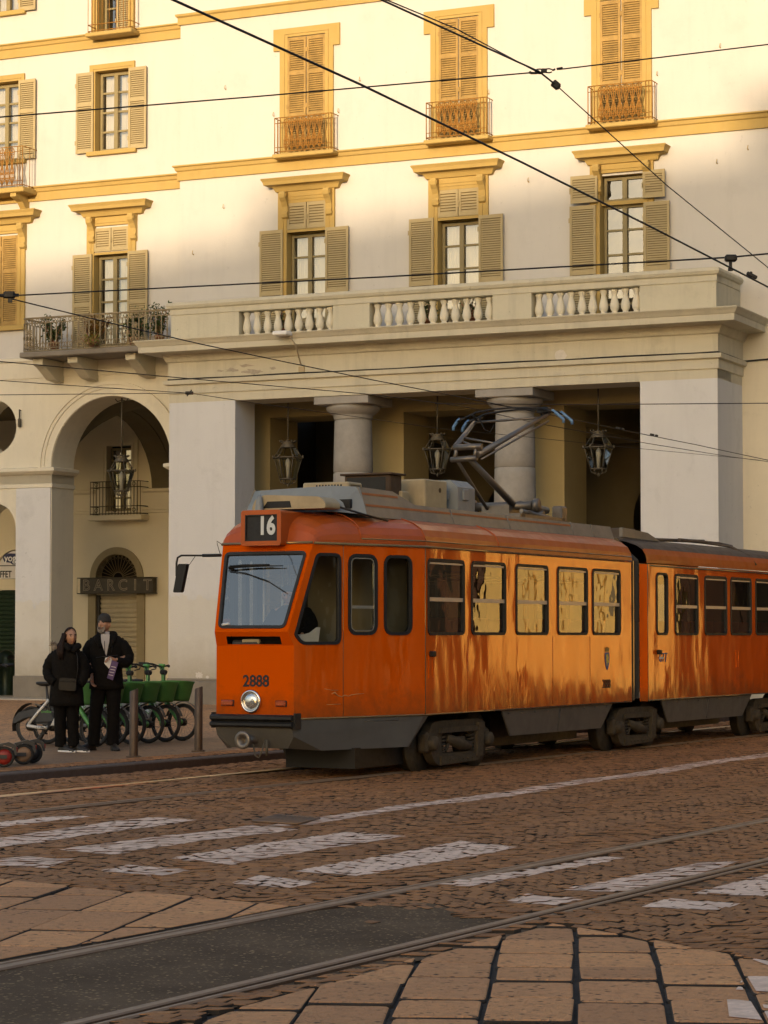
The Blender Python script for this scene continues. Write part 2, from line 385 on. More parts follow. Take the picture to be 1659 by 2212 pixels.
# ---------------------------------------------------------------- ground
def pip(p, poly):
    x, y = p[0], p[1]; c = False; n = len(poly)
    for i in range(n):
        a, b = poly[i], poly[i - 1]
        if (a[1] > y) != (b[1] > y) and x < (b[0] - a[0]) * (y - a[1]) / (b[1] - a[1]) + a[0]: c = not c
    return c
def area2(p): return sum(p[i][0] * p[(i + 1) % len(p)][1] - p[(i + 1) % len(p)][0] * p[i][1] for i in range(len(p)))
def ccw(p): return p if area2(p) > 0 else p[::-1]
def clip(sub, cl):
    out = sub
    for i in range(len(cl)):
        a, b = cl[i], cl[(i + 1) % len(cl)]; inp, out = out, []
        def sd(p): return (b[0] - a[0]) * (p[1] - a[1]) - (b[1] - a[1]) * (p[0] - a[0])
        for k in range(len(inp)):
            p, q = inp[k - 1], inp[k]; sp, sq = sd(p), sd(q)
            if (sp >= 0) != (sq >= 0):
                t = sp / (sp - sq); out.append((p[0] + (q[0] - p[0]) * t, p[1] + (q[1] - p[1]) * t))
            if sq >= 0: out.append(q)
        if len(out) < 3: return []
    return out
def gmat(name, cols, rough, dirt, bs, bst, per_island=True, scale=8):
    m, nt, b = newmat(name)
    geo = nd(nt, 'ShaderNodeNewGeometry')
    r = nt.nodes.new('ShaderNodeValToRGB'); els = r.color_ramp.elements; els[0].color = c4(cols[0]); els[1].color = c4(cols[-1])
    for i, c in enumerate(cols[1:-1]): e = els.new((i + 1) / (len(cols) - 1)); e.color = c4(c)
    if per_island: lk(nt, geo, 'Random Per Island', r, 0)
    else: nt.links.new(noise(nt, .7, 4), r.inputs[0])
    col = mixc(nt, ramp(nt, noise(nt, scale, 6, .7), .42, .72, (0, 0, 0), (.45,) * 3), r.outputs[0], dirt)
    big = noise(nt, .35, 4, .6)
    col = mixc(nt, ramp(nt, big, .35, .7, (0, 0, 0), (.32,) * 3), col, dirt)
    col = mixc(nt, ramp(nt, noise(nt, 2.2, 5, .7), .6, .78, (0, 0, 0), (.4,) * 3), col, tuple(min(1, c * 1.8) for c in cols[0]))
    vq = nd(nt, 'ShaderNodeTexVoronoi', Scale=bs * .45); tq = nd(nt, 'ShaderNodeTexCoord'); lk(nt, tq, 'Object', vq, 'Vector')
    pm_ = nd(nt, 'ShaderNodeMath', operation='MULTIPLY'); nt.links.new(ramp(nt, vq.outputs['Distance'], .16, .34, (1, 1, 1), (0, 0, 0)), pm_.inputs[0]); nt.links.new(ramp(nt, noise(nt, 5, 5, .75), .44, .56), pm_.inputs[1])
    col = mixc(nt, pm_.outputs[0], col, tuple(c * .35 for c in dirt))
    nt.links.new(col, b.inputs['Base Color']); b.inputs['Roughness'].default_value = rough; b.inputs['Specular IOR Level'].default_value = .22
    vp = nd(nt, 'ShaderNodeTexVoronoi', Scale=bs * 1.3); tc = nd(nt, 'ShaderNodeTexCoord'); lk(nt, tc, 'Object', vp, 'Vector')
    pit = ramp(nt, vp.outputs['Distance'], .12, .38)
    sm = nd(nt, 'ShaderNodeMath', operation='MULTIPLY_ADD'); nt.links.new(noise(nt, bs * .5, 5, .75), sm.inputs[0]); sm.inputs[1].default_value = 1.6; nt.links.new(pit, sm.inputs[2])
    bump(nt, b, sm.outputs[0], bst, .009)
    return m
SETT = gmat('porphyry_sett', [(.36, .167, .062), (.46, .215, .083), (.27, .125, .05), (.40, .187, .072), (.31, .145, .058)], .72, (.14, .068, .034), 60, .6)
SLAB = gmat('luserna_slab', [(.72, .345, .145), (.54, .26, .115), (.80, .385, .16), (.63, .305, .135)], .72, (.27, .145, .072), 40, 1.0, scale=14)
def joint_mat():
    m, nt, b = newmat('dirty_joint_ground')
    tc = nd(nt, 'ShaderNodeTexCoord'); vo = nd(nt, 'ShaderNodeTexVoronoi', Scale=8.0, feature='DISTANCE_TO_EDGE'); lk(nt, tc, 'Object', vo, 'Vector')
    vc = nd(nt, 'ShaderNodeTexVoronoi', Scale=8.0); lk(nt, tc, 'Object', vc, 'Vector')
    j = ramp(nt, vo.outputs['Distance'], .02, .10)
    bw = nd(nt, 'ShaderNodeSeparateColor'); lk(nt, vc, 'Color', bw, 0)
    stone = mixc(nt, bw.outputs[0], (.13, .09, .065), (.2, .135, .092))
    tint = mixc(nt, j, (.03, .022, .016), stone)
    # inside the paved crossing only the joints between real stones show: darker earth there
    nt.links.new(tint, b.inputs['Base Color']); b.inputs['Roughness'].default_value = .85
    bump(nt, b, j, .5, .02)
    return m
GROUND = joint_mat()
EARTH = mat('joint_earth', (.03, .022, .016), .95, var=.5, vs=6, bs=30, bst=.5)
def asphalt_mat():
    m, nt, b = newmat('worn_asphalt')
    tc = nd(nt, 'ShaderNodeTexCoord'); vo = nd(nt, 'ShaderNodeTexVoronoi', Scale=38.0); lk(nt, tc, 'Object', vo, 'Vector')
    spk = ramp(nt, vo.outputs['Distance'], .25, .40, (1, 1, 1), (0, 0, 0))
    sel = ramp(nt, noise(nt, 25, 2), .50, .60)
    k = nd(nt, 'ShaderNodeMath', operation='MULTIPLY'); nt.links.new(spk, k.inputs[0]); nt.links.new(sel, k.inputs[1])
    base = mixc(nt, ramp(nt, noise(nt, 1.3, 5), .35, .7), (.092, .058, .033), (.165, .107, .062))
    nt.links.new(mixc(nt, k.outputs[0], base, (.40, .27, .14)), b.inputs['Base Color'])
    b.inputs['Roughness'].default_value = .85; b.inputs['Specular IOR Level'].default_value = .15; bump(nt, b, noise(nt, 70, 5, .75), .9, .012)
    return m
ASPH = asphalt_mat()
def paint_mat():
    m, nt, b = newmat('worn_road_paint')
    a = noise(nt, 5, 6, .75); k = ramp(nt, a, .47, .64)
    k2 = ramp(nt, noise(nt, 40, 4, .7), .42, .58, (.45,) * 3, (1, 1, 1))
    mm = nd(nt, 'ShaderNodeMath', operation='MULTIPLY'); nt.links.new(k2, mm.inputs[1])
    inv = nd(nt, 'ShaderNodeMath', operation='SUBTRACT'); inv.inputs[0].default_value = 1.0; nt.links.new(k, inv.inputs[1])
    nt.links.new(inv.outputs[0], mm.inputs[0])
    ad = nd(nt, 'ShaderNodeMath', operation='MULTIPLY_ADD', use_clamp=True); nt.links.new(mm.outputs[0], ad.inputs[0]); ad.inputs[1].default_value = .75; ad.inputs[2].default_value = .32
    nt.links.new(mixc(nt, ad.outputs[0], (.42, .25, .155), (.90, .64, .48)), b.inputs['Base Color']); b.inputs['Roughness'].default_value = .7
    bump(nt, b, noise(nt, 60, 4), .4, .005)
    return m
RPAINT = paint_mat()
STEELR = mat('polished_rail_steel', (.85, .62, .36), .34, metal=1, var=.5, vs=6, dark=.6); STEELD = mat('dull_rail_steel', (.23, .145, .085), .5, metal=.15, var=.5, vs=6, dark=.6)
RUSTR = mat('rusty_rail_side', (.10, .055, .03), .8, metal=.3, var=.5, vs=12)
def PAVEm():
    m, nt, b = newmat('pavement_porphyry')
    tc = nd(nt, 'ShaderNodeTexCoord'); vo = nd(nt, 'ShaderNodeTexVoronoi', Scale=7.0, feature='DISTANCE_TO_EDGE'); lk(nt, tc, 'Object', vo, 'Vector')
    j = ramp(nt, vo.outputs['Distance'], .01, .07)
    st = mixc(nt, ramp(nt, noise(nt, .5, 5, .6), .35, .65), (.64, .31, .12), (.45, .22, .095))
    st = mixc(nt, ramp(nt, noise(nt, 12, 5, .7), .4, .7, (0, 0, 0), (.5,) * 3), st, (.11, .075, .05))
    nt.links.new(mixc(nt, j, (.07, .046, .03), st), b.inputs['Base Color']); b.inputs['Roughness'].default_value = .7
    bump(nt, b, j, .4, .01); return m
PAVE = PAVEm()
PSMOOTH = gmat('smooth_pavement', [(.30, .17, .085), (.36, .20, .10)], .65, (.11, .078, .055), 40, .35, False, 5)
# frame for the roadway: s along the tracks, l across (positive towards the camera side)
RM = Matrix.Translation(TO) @ Matrix.Rotation(pi / 2 - TA, 4, 'Z')
def sl(p): q = TMI @ Vector((p[0], p[1], 0)); return q.x, -q.y
def ws(s, l): q = TM @ Vector((s, -l, 0)); return q.x, q.y
def line_px(a, b): return gp(*a), gp(*b)
rails_px = [((0, 1719), (585, 1666)), ((0, 1760), (1659, 1586)), ((0, 2089), (1659, 1772)), ((192, 2212), (1659, 1861))]
rails = []
for a, b in rails_px:
    A, B = gp(*a), gp(*b); sa, la = sl(A); sb, lb = sl(B); rails.append((la, (lb - la) / (sb - sa), sa))
rails[0] = (-.80, .004, 0)
def rl(i, s): r = rails[i]; return r[0] + r[1] * (s - r[2])
kerbA = sl(gp(0, 1690)); kerbB = sl(gp(585, 1640))
def kerb_l(s): return kerbA[1] + (kerbB[1] - kerbA[1]) * (s - kerbA[0]) / (kerbB[0] - kerbA[0])
# base sheet to the horizon
g = MB(); g.add([(-700, -700, -.035), (700, -700, -.035), (700, 700, -.035), (-700, 700, -.035)], [(0, 1, 2, 3)])
tag(g.build('ground', GROUND), kind='structure')
g = MB(); g.add([(-9, 6, -.022), (9, 6, -.022), (15, 46, -.022), (-9, 46, -.022)], [(0, 1, 2, 3)])
tag(g.build('road_bed', EARTH), kind='structure')
slabR = [gp(x, y)[:2] for x, y in ((60, 2300), (1180, 1992), (1800, 2098), (1900, 2500), (60, 2500))]
slabL = [gp(x, y)[:2] for x, y in ((-60, 1893), (700, 1960), (700, 2010), (-60, 2130))]
slabM = [gp(x, y)[:2] for x, y in ((600, 1980), (829, 1958), (960, 1965), (1045, 1996), (829, 1992))]
def smin_asph(): return sl(gp(985, 1990))[0]
SA = smin_asph()
stripes = [[(-40, 1783), (145, 1763), (200, 1766), (-40, 1796)], [(-40, 1816), (320, 1767), (427, 1772), (-40, 1837)],
 [(128, 1838), (545, 1782), (645, 1789), (240, 1849)], [(370, 1856), (750, 1796), (877, 1806), (500, 1868)],
 [(635, 1884), (994, 1817), (1117, 1829), (770, 1897)], [(-60, 1862), (60, 1852), (162, 1858), (100, 1872), (-40, 1869)],
 [(217, 1880), (280, 1868), (410, 1880), (350, 1893)], [(500, 1910), (560, 1896), (685, 1908), (630, 1921)],
 [(947, 1913), (1310, 1849), (1350, 1853), (1015, 1918)], [(1214, 1922), (1504, 1866), (1594, 1864), (1354, 1928)],
 [(1092, 1948), (1140, 1933), (1260, 1943), (1205, 1958)], [(1494, 1928), (1659, 1886), (1720, 1890), (1700, 1936)],
 [(1384, 1961), (1434, 1943), (1600, 1953), (1550, 1970)]]
edge = [[(560, 1782), (690, 1766), (829, 1746), (829, 1757), (690, 1777), (560, 1786)], [(829, 1746), (1240, 1688), (1240, 1698), (829, 1757)], [(1240, 1688), (1670, 1624), (1670, 1633), (1240, 1698)]]
slabpaint = [[(1589, 2138), (1615, 2107), (1700, 2109), (1700, 2143)], [(1625, 2072), (1665, 2058), (1700, 2066), (1680, 2092)], [(1570, 2161), (1659, 2171), (1720, 2178), (1700, 2212), (1575, 2199)]]
def gpoly(pp): return ccw([tuple(gp(x, y)[:2]) for x, y in pp])
SG = [gpoly(p) for p in stripes]; EG = [gpoly(p) for p in edge]; PG = [gpoly(p) for p in slabpaint]
def bb(p): return min(q[0] for q in p), max(q[0] for q in p), min(q[1] for q in p), max(q[1] for q in p)
class Stones:
    def __init__(s): s.mb = MB(); s.tops = []
    def stone(s, c, zt, gap, bv, depth=.05):
        """c: four ground corners (ccw); zt: corner heights"""
        cx = sum(p[0] for p in c) / 4; cy = sum(p[1] for p in c) / 4
        def ins(d): return [(p[0] + (cx - p[0]) * d / max(.02, hypot(p[0] - cx, p[1] - cy)), p[1] + (cy - p[1]) * d / max(.02, hypot(p[0] - cx, p[1] - cy))) for p in c]
        o = ins(gap); i = ins(gap + bv)
        vs = [(o[k][0], o[k][1], -depth) for k in range(4)] + [(o[k][0], o[k][1], zt[k] - bv * .55) for k in range(4)] + [(i[k][0], i[k][1], zt[k]) for k in range(4)]
        fs = [(8, 9, 10, 11)]
        for k in range(4):
            j = (k + 1) % 4; fs += [(4 + k, 4 + j, 8 + j, 8 + k)]
        s.mb.add(vs, fs); s.mb.add(vs, [(k, (k + 1) % 4, 4 + (k + 1) % 4, 4 + k) for k in range(4)], 1); s.tops.append((ins(.0015), zt))
def paint_on(tops, polys, name, m, lift=.003):
    res = [MB() for _ in polys]; bs = [bb(p) for p in polys]
    for c, zt in tops:
        x0, x1, y0, y1 = bb(c)
        for k, b_ in enumerate(bs):
            if x1 < b_[0] or x0 > b_[1] or y1 < b_[2] or y0 > b_[3]: continue
            q = clip(list(c), polys[k])
            if len(q) < 3: continue
            i1, i2 = len(c) // 3, 2 * len(c) // 3 + (len(c) == 4); a = Vector((c[i1][0] - c[0][0], c[i1][1] - c[0][1], zt[i1] - zt[0])); d = Vector((c[i2][0] - c[0][0], c[i2][1] - c[0][1], zt[i2] - zt[0])); n = a.cross(d)
            if n.z < 0: n = -n
            vs = [(p[0], p[1], zt[0] - (n.x * (p[0] - c[0][0]) + n.y * (p[1] - c[0][1])) / n.z + lift) for p in q]
            res[k].add(vs, [tuple(range(len(q)))])
    for mb in res:
        if mb.v: tag(mb.build(name, m), kind='structure')
# setts laid in arcs
st = Stones(); P_, Q_ = .105, .118
for i in range(int(-17 / P_), int(26 / P_)):
    off = .5 * (i % 2)
    for j in range(int(-3.2 / Q_), int(13 / Q_)):
        def warp(a, b_):
            q = b_ * Q_; ph = (q / 1.5) % 1.0
            return (a * P_ + .42 * sin(pi * ph) , q)
        jit = [(U_(-.012, .012), U_(-.012, .012)) for _ in range(4)]
        cs = [warp(i, j + off), warp(i + 1, j + off), warp(i + 1, j + 1 + off), warp(i, j + 1 + off)]
        cs = [(a + e[0], b_ + e[1]) for (a, b_), e in zip(cs, jit)]
        s_ = sum(a for a, _ in cs) / 4; l_ = sum(b_ for _, b_ in cs) / 4
        x, y = ws(s_, l_)
        if not (8.6 < y < 45) or abs(x) > .172 * y + (.6 if y > 12 else 1.2): continue
        if l_ < kerb_l(s_) + .12: continue
        if any(abs(l_ - rl(k, s_)) < .10 for k in range(4)): continue
        if rl(2, s_) < l_ < rl(3, s_) and s_ < SA + .25 * sin(l_ * 5): continue
        if pip((x, y), slabR) or pip((x, y), slabL) or pip((x, y), slabM): continue
        if l_ > rl(3, s_) and pip((x, y - .02), slabR): continue
        big = .006 * sin(x * 1.3 + y * .9) + .005 * sin(y * 2.1 - x)
        z0 = U_(-.004, .005) + big
        g4 = [ws(*c) for c in cs]
        if area2(g4) < 0: g4 = g4[::-1]
        tx, ty = U_(-.04, .04), U_(-.04, .04); zt = [z0 + tx * (p[0] - x) + ty * (p[1] - y) for p in g4]
        st.stone(g4, zt, U_(.004, .0085), .0055)
tag(st.mb.build('road', [SETT, EARTH]), kind='structure')
paint_on(st.tops, SG, 'crosswalk_marking', RPAINT); paint_on(st.tops, EG, 'lane_marking', RPAINT)
# large slabs
def slabs(region, ang, wid, keep, seed, lo, hi):
    random.seed(seed); o = Stones(); D = Vector((sin(ang), cos(ang))); E = Vector((cos(ang), -sin(ang)))
    x0, x1, y0, y1 = bb(region)
    for i in range(-30, 30):
        y = y0 - 2 + U_(0, .5)
        while y < y1 + 1:
            ln = U_(lo, hi)
            def pt(a, b_): p = E * (a * wid) + D * b_; return (p.x, p.y)
            cs = [pt(i + .0, y), pt(i + 1, y), pt(i + 1, y + ln), pt(i, y + ln)]; y += ln
            q = clip(ccw(cs), ccw(list(region)))
            if len(q) < 3: continue
            cx = sum(p[0] for p in q) / len(q); cy = sum(p[1] for p in q) / len(q)
            if not keep(cx, cy): continue
            n = len(q); z = U_(-.006, .006); tx, ty = U_(-.008, .008), U_(-.006, .006)
            def sh(d): return [(p[0] + (cx - p[0]) * min(.5, d / max(.03, hypot(p[0] - cx, p[1] - cy))) + U_(-.008, .008), p[1] + (cy - p[1]) * min(.5, d / max(.03, hypot(p[0] - cx, p[1] - cy))) + U_(-.004, .004)) for p in q]
            # round outline: subdivide corners
            def rnd(P, r):
                out = []
                for k in range(len(P)):
                    a, b_, c = Vector(P[k - 1]), Vector(P[k]), Vector(P[(k + 1) % len(P)])
                    la, lc = (a - b_).length, (c - b_).length; rr_ = min(r, la * .4, lc * .4)
                    p1 = b_ + (a - b_) * rr_ / max(la, 1e-6); p2 = b_ + (c - b_) * rr_ / max(lc, 1e-6)
                    out += [tuple(p1), tuple((p1 + p2) / 4 + b_ / 2), tuple(p2)]
                return out
            P0 = rnd(sh(.017), .028); m_ = len(P0)
            P1 = [(p[0] + (cx - p[0]) * .008 / max(.05, hypot(p[0] - cx, p[1] - cy)), p[1] + (cy - p[1]) * .008 / max(.05, hypot(p[0] - cx, p[1] - cy))) for p in P0]
            P2 = [(p[0] + (cx - p[0]) * .020 / max(.05, hypot(p[0] - cx, p[1] - cy)), p[1] + (cy - p[1]) * .020 / max(.05, hypot(p[0] - cx, p[1] - cy))) for p in P0]
            def zz(p): return z + tx * (p[0] - cx) + ty * (p[1] - cy)
            vs = [(p[0], p[1], -.05) for p in P0] + [(p[0], p[1], zz(p) - .011) for p in P0] + [(p[0], p[1], zz(p) - .004) for p in P1] + [(p[0], p[1], zz(p)) for p in P2]
            o.mb.add(vs, [tuple(3 * m_ + k for k in range(m_))] + [(2 * m_ + k, 2 * m_ + (k + 1) % m_, 3 * m_ + (k + 1) % m_, 3 * m_ + k) for k in range(m_)])
            o.mb.add(vs, [(a * m_ + k, a * m_ + (k + 1) % m_, (a + 1) * m_ + (k + 1) % m_, (a + 1) * m_ + k) for a in range(2) for k in range(m_)], 1); o.tops.append((P2, [zz(p) for p in P2]))
    return o
def inl(x, y): return sl((x, y))
R_ = slabs(slabR, radians(4.5), .385, lambda x, y: inl(x, y)[1] > rl(3, inl(x, y)[0]) + .02, 5, .42, .68)
# trim the slabs against the rail: the region polygon itself follows the rail at a hand's breadth
def trimmed(region, i, sgn, off):
    A = ws(-22, rl(i, -22) + off); B = ws(20, rl(i, 20) + off)
    half = [A, B, (B[0] + (60 * NV.x * sgn), B[1] + 60 * NV.y * sgn), (A[0] + 60 * NV.x * sgn, A[1] + 60 * NV.y * sgn)]
    return clip(ccw(list(region)), ccw(half))
R_ = slabs(trimmed(slabR, 3, 1, .20), radians(4.5), .385, lambda x, y: True, 5, .42, .68)
tag(R_.mb.build('stone_paving', [SLAB, EARTH]), kind='structure')
L_ = slabs(trimmed(slabL, 2, -1, -.17), radians(10), .46, lambda x, y: True, 8, .5, 1.0)
tag(L_.mb.build('stone_paving', [SLAB, EARTH]), kind='structure')
M_ = slabs(slabM, radians(62), .42, lambda x, y: True, 4, .6, 1.0)
tag(M_.mb.build('stone_paving', [SLAB, EARTH]), kind='structure')
paint_on(R_.tops, PG, 'crosswalk_marking', RPAINT, .004)
random.seed(3)
# asphalt between and beside the near rails
def strip(name, m, s0, s1, f0, f1, z, n=60, wob=0.0):
    mb = MB(); vs = []
    for k in range(n + 1):
        s = s0 + (s1 - s0) * k / n
        for l in (f0(s) + U_(-wob, wob), f1(s) + U_(-wob, wob)):
            x, y = ws(s, l); vs.append((x, y, z + U_(-.002, .002)))
    mb.add(vs, [(2 * k, 2 * k + 1, 2 * k + 3, 2 * k + 2) for k in range(n)])
    o = mb.build(name, m); tag(o, kind='structure'); return o
strip('asphalt_strip', ASPH, -17, SA, lambda s: rl(2, s) + .05, lambda s: rl(3, s) - .09, -.004, 60)
mbq = MB(); end = [(SA, rl(2, SA) + .05), (SA + .9, rl(2, SA) + .35), (SA + .5, rl(2, SA) + .8), (SA + .25, rl(3, SA) - .09), (SA, rl(3, SA) - .09)]
mbq.add([ws(*p) + (-.0045,) for p in end], [tuple(range(5))]); tag(mbq.build('asphalt_strip', ASPH), kind='structure')
for i, (a, b_) in ((2, (-.20, -.05)), (3, (.06, .24))):
    strip('asphalt_strip', ASPH, -17, 14, lambda s: rl(i, s) + a, lambda s: rl(i, s) + b_, -.012, 90, .012)
for i in (0, 1): strip('asphalt_strip', ASPH, -12, 26, lambda s: rl(i, s) - .1, lambda s: rl(i, s) + .1, -.012, 60, .01)
# grooved rails
rlab = ['bright tram rail closest to the kerb, shining gold to the left of the tram', 'tram rail running under the near wheels of the orange tram', 'brown tram rail along the far edge of the dark asphalt strip', 'broad grooved tram rail nearest the camera, between asphalt and slabs']
for i in range(4):
    mb = MB(); prof = [(-.075, -.03), (-.075, -.004), (-.068, .006), (-.012, .008), (-.006, 0), (-.003, -.022), (.030, -.022), (.036, -.002), (.040, .004), (.062, .004), (.068, -.004), (.068, -.03)]
    if i in (0, 2): prof = [(-a, z) for a, z in prof[::-1]]
    s0, s1, n = (-12, 26, 40) if i < 2 else (-17, 24, 40); vs = []
    for k in range(n + 1):
        s = s0 + (s1 - s0) * k / n
        for a, z in prof: x, y = ws(s, rl(i, s) + a); vs.append((x, y, z + .004))
    m_ = len(prof); fs = []; mi = []
    for k in range(n):
        for q in range(m_ - 1): fs.append((k * m_ + q, k * m_ + q + 1, (k + 1) * m_ + q + 1, (k + 1) * m_ + q))
    mb.add(vs, fs)
    mb.mi = [(0 if abs(prof[q][1] + prof[q + 1][1]) < .03 and max(prof[q][1], prof[q + 1][1]) > 0 else 1) for k in range(n) for q in range(m_ - 1)]
    o = mb.build('tram_rail', [STEELR if i == 0 else STEELD, RUSTR]); tag(o, rlab[i], 'rail', 'grooved tram rails in the road')
# kerb and pavement
mb = MB(); s0 = -14; vs = []; n = 44
for k in range(n + 1):
    s = s0 + k * 1.0
    for dl, z in ((-.28, .083), (-.02, .083), (0, .07), (.01, -.03)): x, y = ws(s, kerb_l(s) + dl); vs.append((x, y, z))
mb.add(vs, [(k * 4 + q, k * 4 + q + 1, k * 4 + q + 5, k * 4 + q + 4) for k in range(n) for q in range(3)])
tag(mb.build('kerb', KERB), kind='structure')
A = ws(-14, kerb_l(-14) - .27); B = ws(60, kerb_l(60) - .27)
mb = MB(); mb.add([(A[0], A[1], .08), (B[0], B[1], .08), (40, 140, .08), (-90, 140, .08), (-90, A[1], .08)], [(0, 1, 2, 3, 4)])
tag(mb.build('pavement', PAVE), kind='structure')
# smooth strip the pair stands on, and a band of small setts behind the kerb
pp = [gp(x, y, .084) for x, y in ((-200, 1690), (-200, 1648), (0, 1643), (60, 1608), (600, 1588), (640, 1600), (290, 1644), (80, 1655))]
mb = MB(); mb.add([tuple(p) for p in pp], [tuple(range(len(pp)))]); o = mb.build('pavement_strip', PSMOOTH); tag(o, kind='structure')
st2 = Stones()
for i in range(int(-13 / .1), int(14 / .1)):
    for j in range(4 if True else 0):
        s_ = i * .1 + .05 * (j % 2); l0 = kerb_l(s_) - .30 - j * .11
        x, y = ws(s_, l0)
        if abs(x) > .175 * y + .5: continue
        g4 = [ws(s_ + a + U_(-.008, .008), l0 + b_ + U_(-.008, .008)) for a, b_ in ((0, 0), (.1, 0), (.1, -.11), (0, -.11))]
        if area2(g4) < 0: g4 = g4[::-1]
        st2.stone(g4, [.088 + U_(-.003, .005) for _ in range(4)], .006, .01, -.02)
tag(st2.mb.build('pavement_strip', [SETT, EARTH]), kind='structure')
# iron grating by the crossing
gl = [gp(x, y) for x, y in ((545, 1775), (600, 1763), (690, 1769), (640, 1781))]
mb = MB(); M0 = gl[0]
for k in range(12):
    a = gl[0].lerp(gl[3], (k + .5) / 12); b_ = gl[1].lerp(gl[2], (k + .5) / 12); mb.tube([a + Vector((0, 0, .006)), b_ + Vector((0, 0, .006))], .008, 4)
for a, b_ in ((0, 1), (1, 2), (2, 3), (3, 0)): mb.tube([gl[a] + Vector((0, 0, .006)), gl[b_] + Vector((0, 0, .006))], .012, 4)
tag(mb.build('drain_grating', mat('worn_iron', (.20, .125, .075), .7, metal=0)), 'rusty iron drain grating in the setts by the end of the white line', 'drain')

# pale floor of the arcades
mb = MB(); P = [(-14, 1.2), (13, 1.2), (13, 10.9), (-14, 10.9)]
mb.add([tuple(FM @ Vector((u, w, .115))) for u, w in P] + [tuple(FM @ Vector((u, w, .06))) for u, w in P], [(0, 1, 2, 3), (0, 4, 5, 1), (1, 5, 6, 2), (3, 7, 4, 0)]); tag(mb.build('arcade_floor', mat('worn_arcade_stone', (.42, .37, .30), .6, var=.4, vs=1.2)), kind='structure')
# ---------------------------------------------------------------- the two arcaded buildings (facade frame)
B1 = empty('portico_building', FM, 'golden lit building with stone portico, balustrade and two granite columns behind the tram', 'building')
B2 = empty('arcade_building', FM, 'plain arcaded building at the left edge, with iron balcony and large round arch', 'building')
def xz(w):  # panel map onto the plane w
    return lambda a, b: (a, w, b)
def rect(u0, u1, z0, z1): return [(u0, z0), (u1, z0), (u1, z1), (u0, z1)]
def wallpanel(parent, name, m, outer, holes, w, reveal=.28, rm=None):
    mb = MB(); mb.panel(outer, holes, xz(w), 0)
    for h in holes:
        n = len(h); vs = [(p[0], w, p[1]) for p in h] + [(p[0], w + reveal, p[1]) for p in h]
        mb.add(vs, [(i, (i + 1) % n, n + (i + 1) % n, n + i) for i in range(n)], 1 if rm else 0)
    return mb.build(name, [m] + ([rm] if rm else []), parent)
def shutter(parent, u0, u1, z0, z1, w, m=SHUT, rails=(.5,), name='shutter', gap=.048):
    mb = MB(); f = .05; t = .035
    mb.box(u0, u0 + f, w - t, w, z0, z1); mb.box(u1 - f, u1, w - t, w, z0, z1)
    rz = [z0 + .04] + [z0 + (z1 - z0) * r for r in rails] + [z1 - .04]
    for z in rz: mb.box(u0 + f, u1 - f, w - t + .002, w - .002, z - .04, z + .04)
    for a, b in zip(rz[:-1], rz[1:]):
        n = max(1, int((b - a - .08) / gap))
        for k in range(n):
            z = a + .04 + (b - a - .08) * (k + .5) / n; h = (b - a - .08) / n * .5
            mb.add([(u0 + f, w - t + .006, z - h), (u1 - f, w - t + .006, z - h), (u1 - f, w - .008, z + h * .55), (u0 + f, w - .008, z + h * .55),
                    (u0 + f, w - t + .012, z - h + .014), (u1 - f, w - t + .012, z - h + .014)], [(0, 1, 2, 3), (0, 4, 5, 1), (4, 3, 2, 5)])
    mb.box(u0 + f, u1 - f, w - .005, w - .003, z0 + .05, z1 - .05, 1)
    for z in (z0 + .25, z1 - .3): mb.box(u0 - .02, u0 + .02, w - t - .01, w - t + .005, z - .05, z + .05)
    return mb.build(name, [m, INKY], parent)
def hood(parent, u0, u1, zt, w):
    """cornice on two scrolled brackets"""
    mb = MB(); sweep(mb, [(0, zt - .30), (.10, zt - .28), (.14, zt - .2), (.17, zt - .17), (.30, zt - .15), (.32, zt - .08), (.36, zt - .02), (.34, zt), (0, zt + .03)], u0 + .3, u1 - .3, w, (.001, .001))
    o = mb.build('window_hood', OCHRE, parent)
    for ub in (u0 + .36, u1 - .50):
        b = MB(); prof = [(0, zt - .30), (.24, zt - .30), (.26, zt - .36), (.24, zt - .44), (.16, zt - .52), (.10, zt - .62), (.09, zt - .72), (.13, zt - .78), (.12, zt - .86), (.05, zt - .90), (0, zt - .92)]
        b.prism(prof, lambda p, t: (ub + .14 * t, w - p[0], p[1]))
        b.lathe([(.001, -.01), (.05, -.01), (.05, .15), (.001, .15)], (ub, w - .19, zt - .38), 10, axis='x')
        b.lathe([(.001, -.008), (.035, -.008), (.035, .148), (.001, .148)], (ub, w - .085, zt - .83), 10, axis='x')
        b.build('hood_bracket', OCHRE, o)
    return o
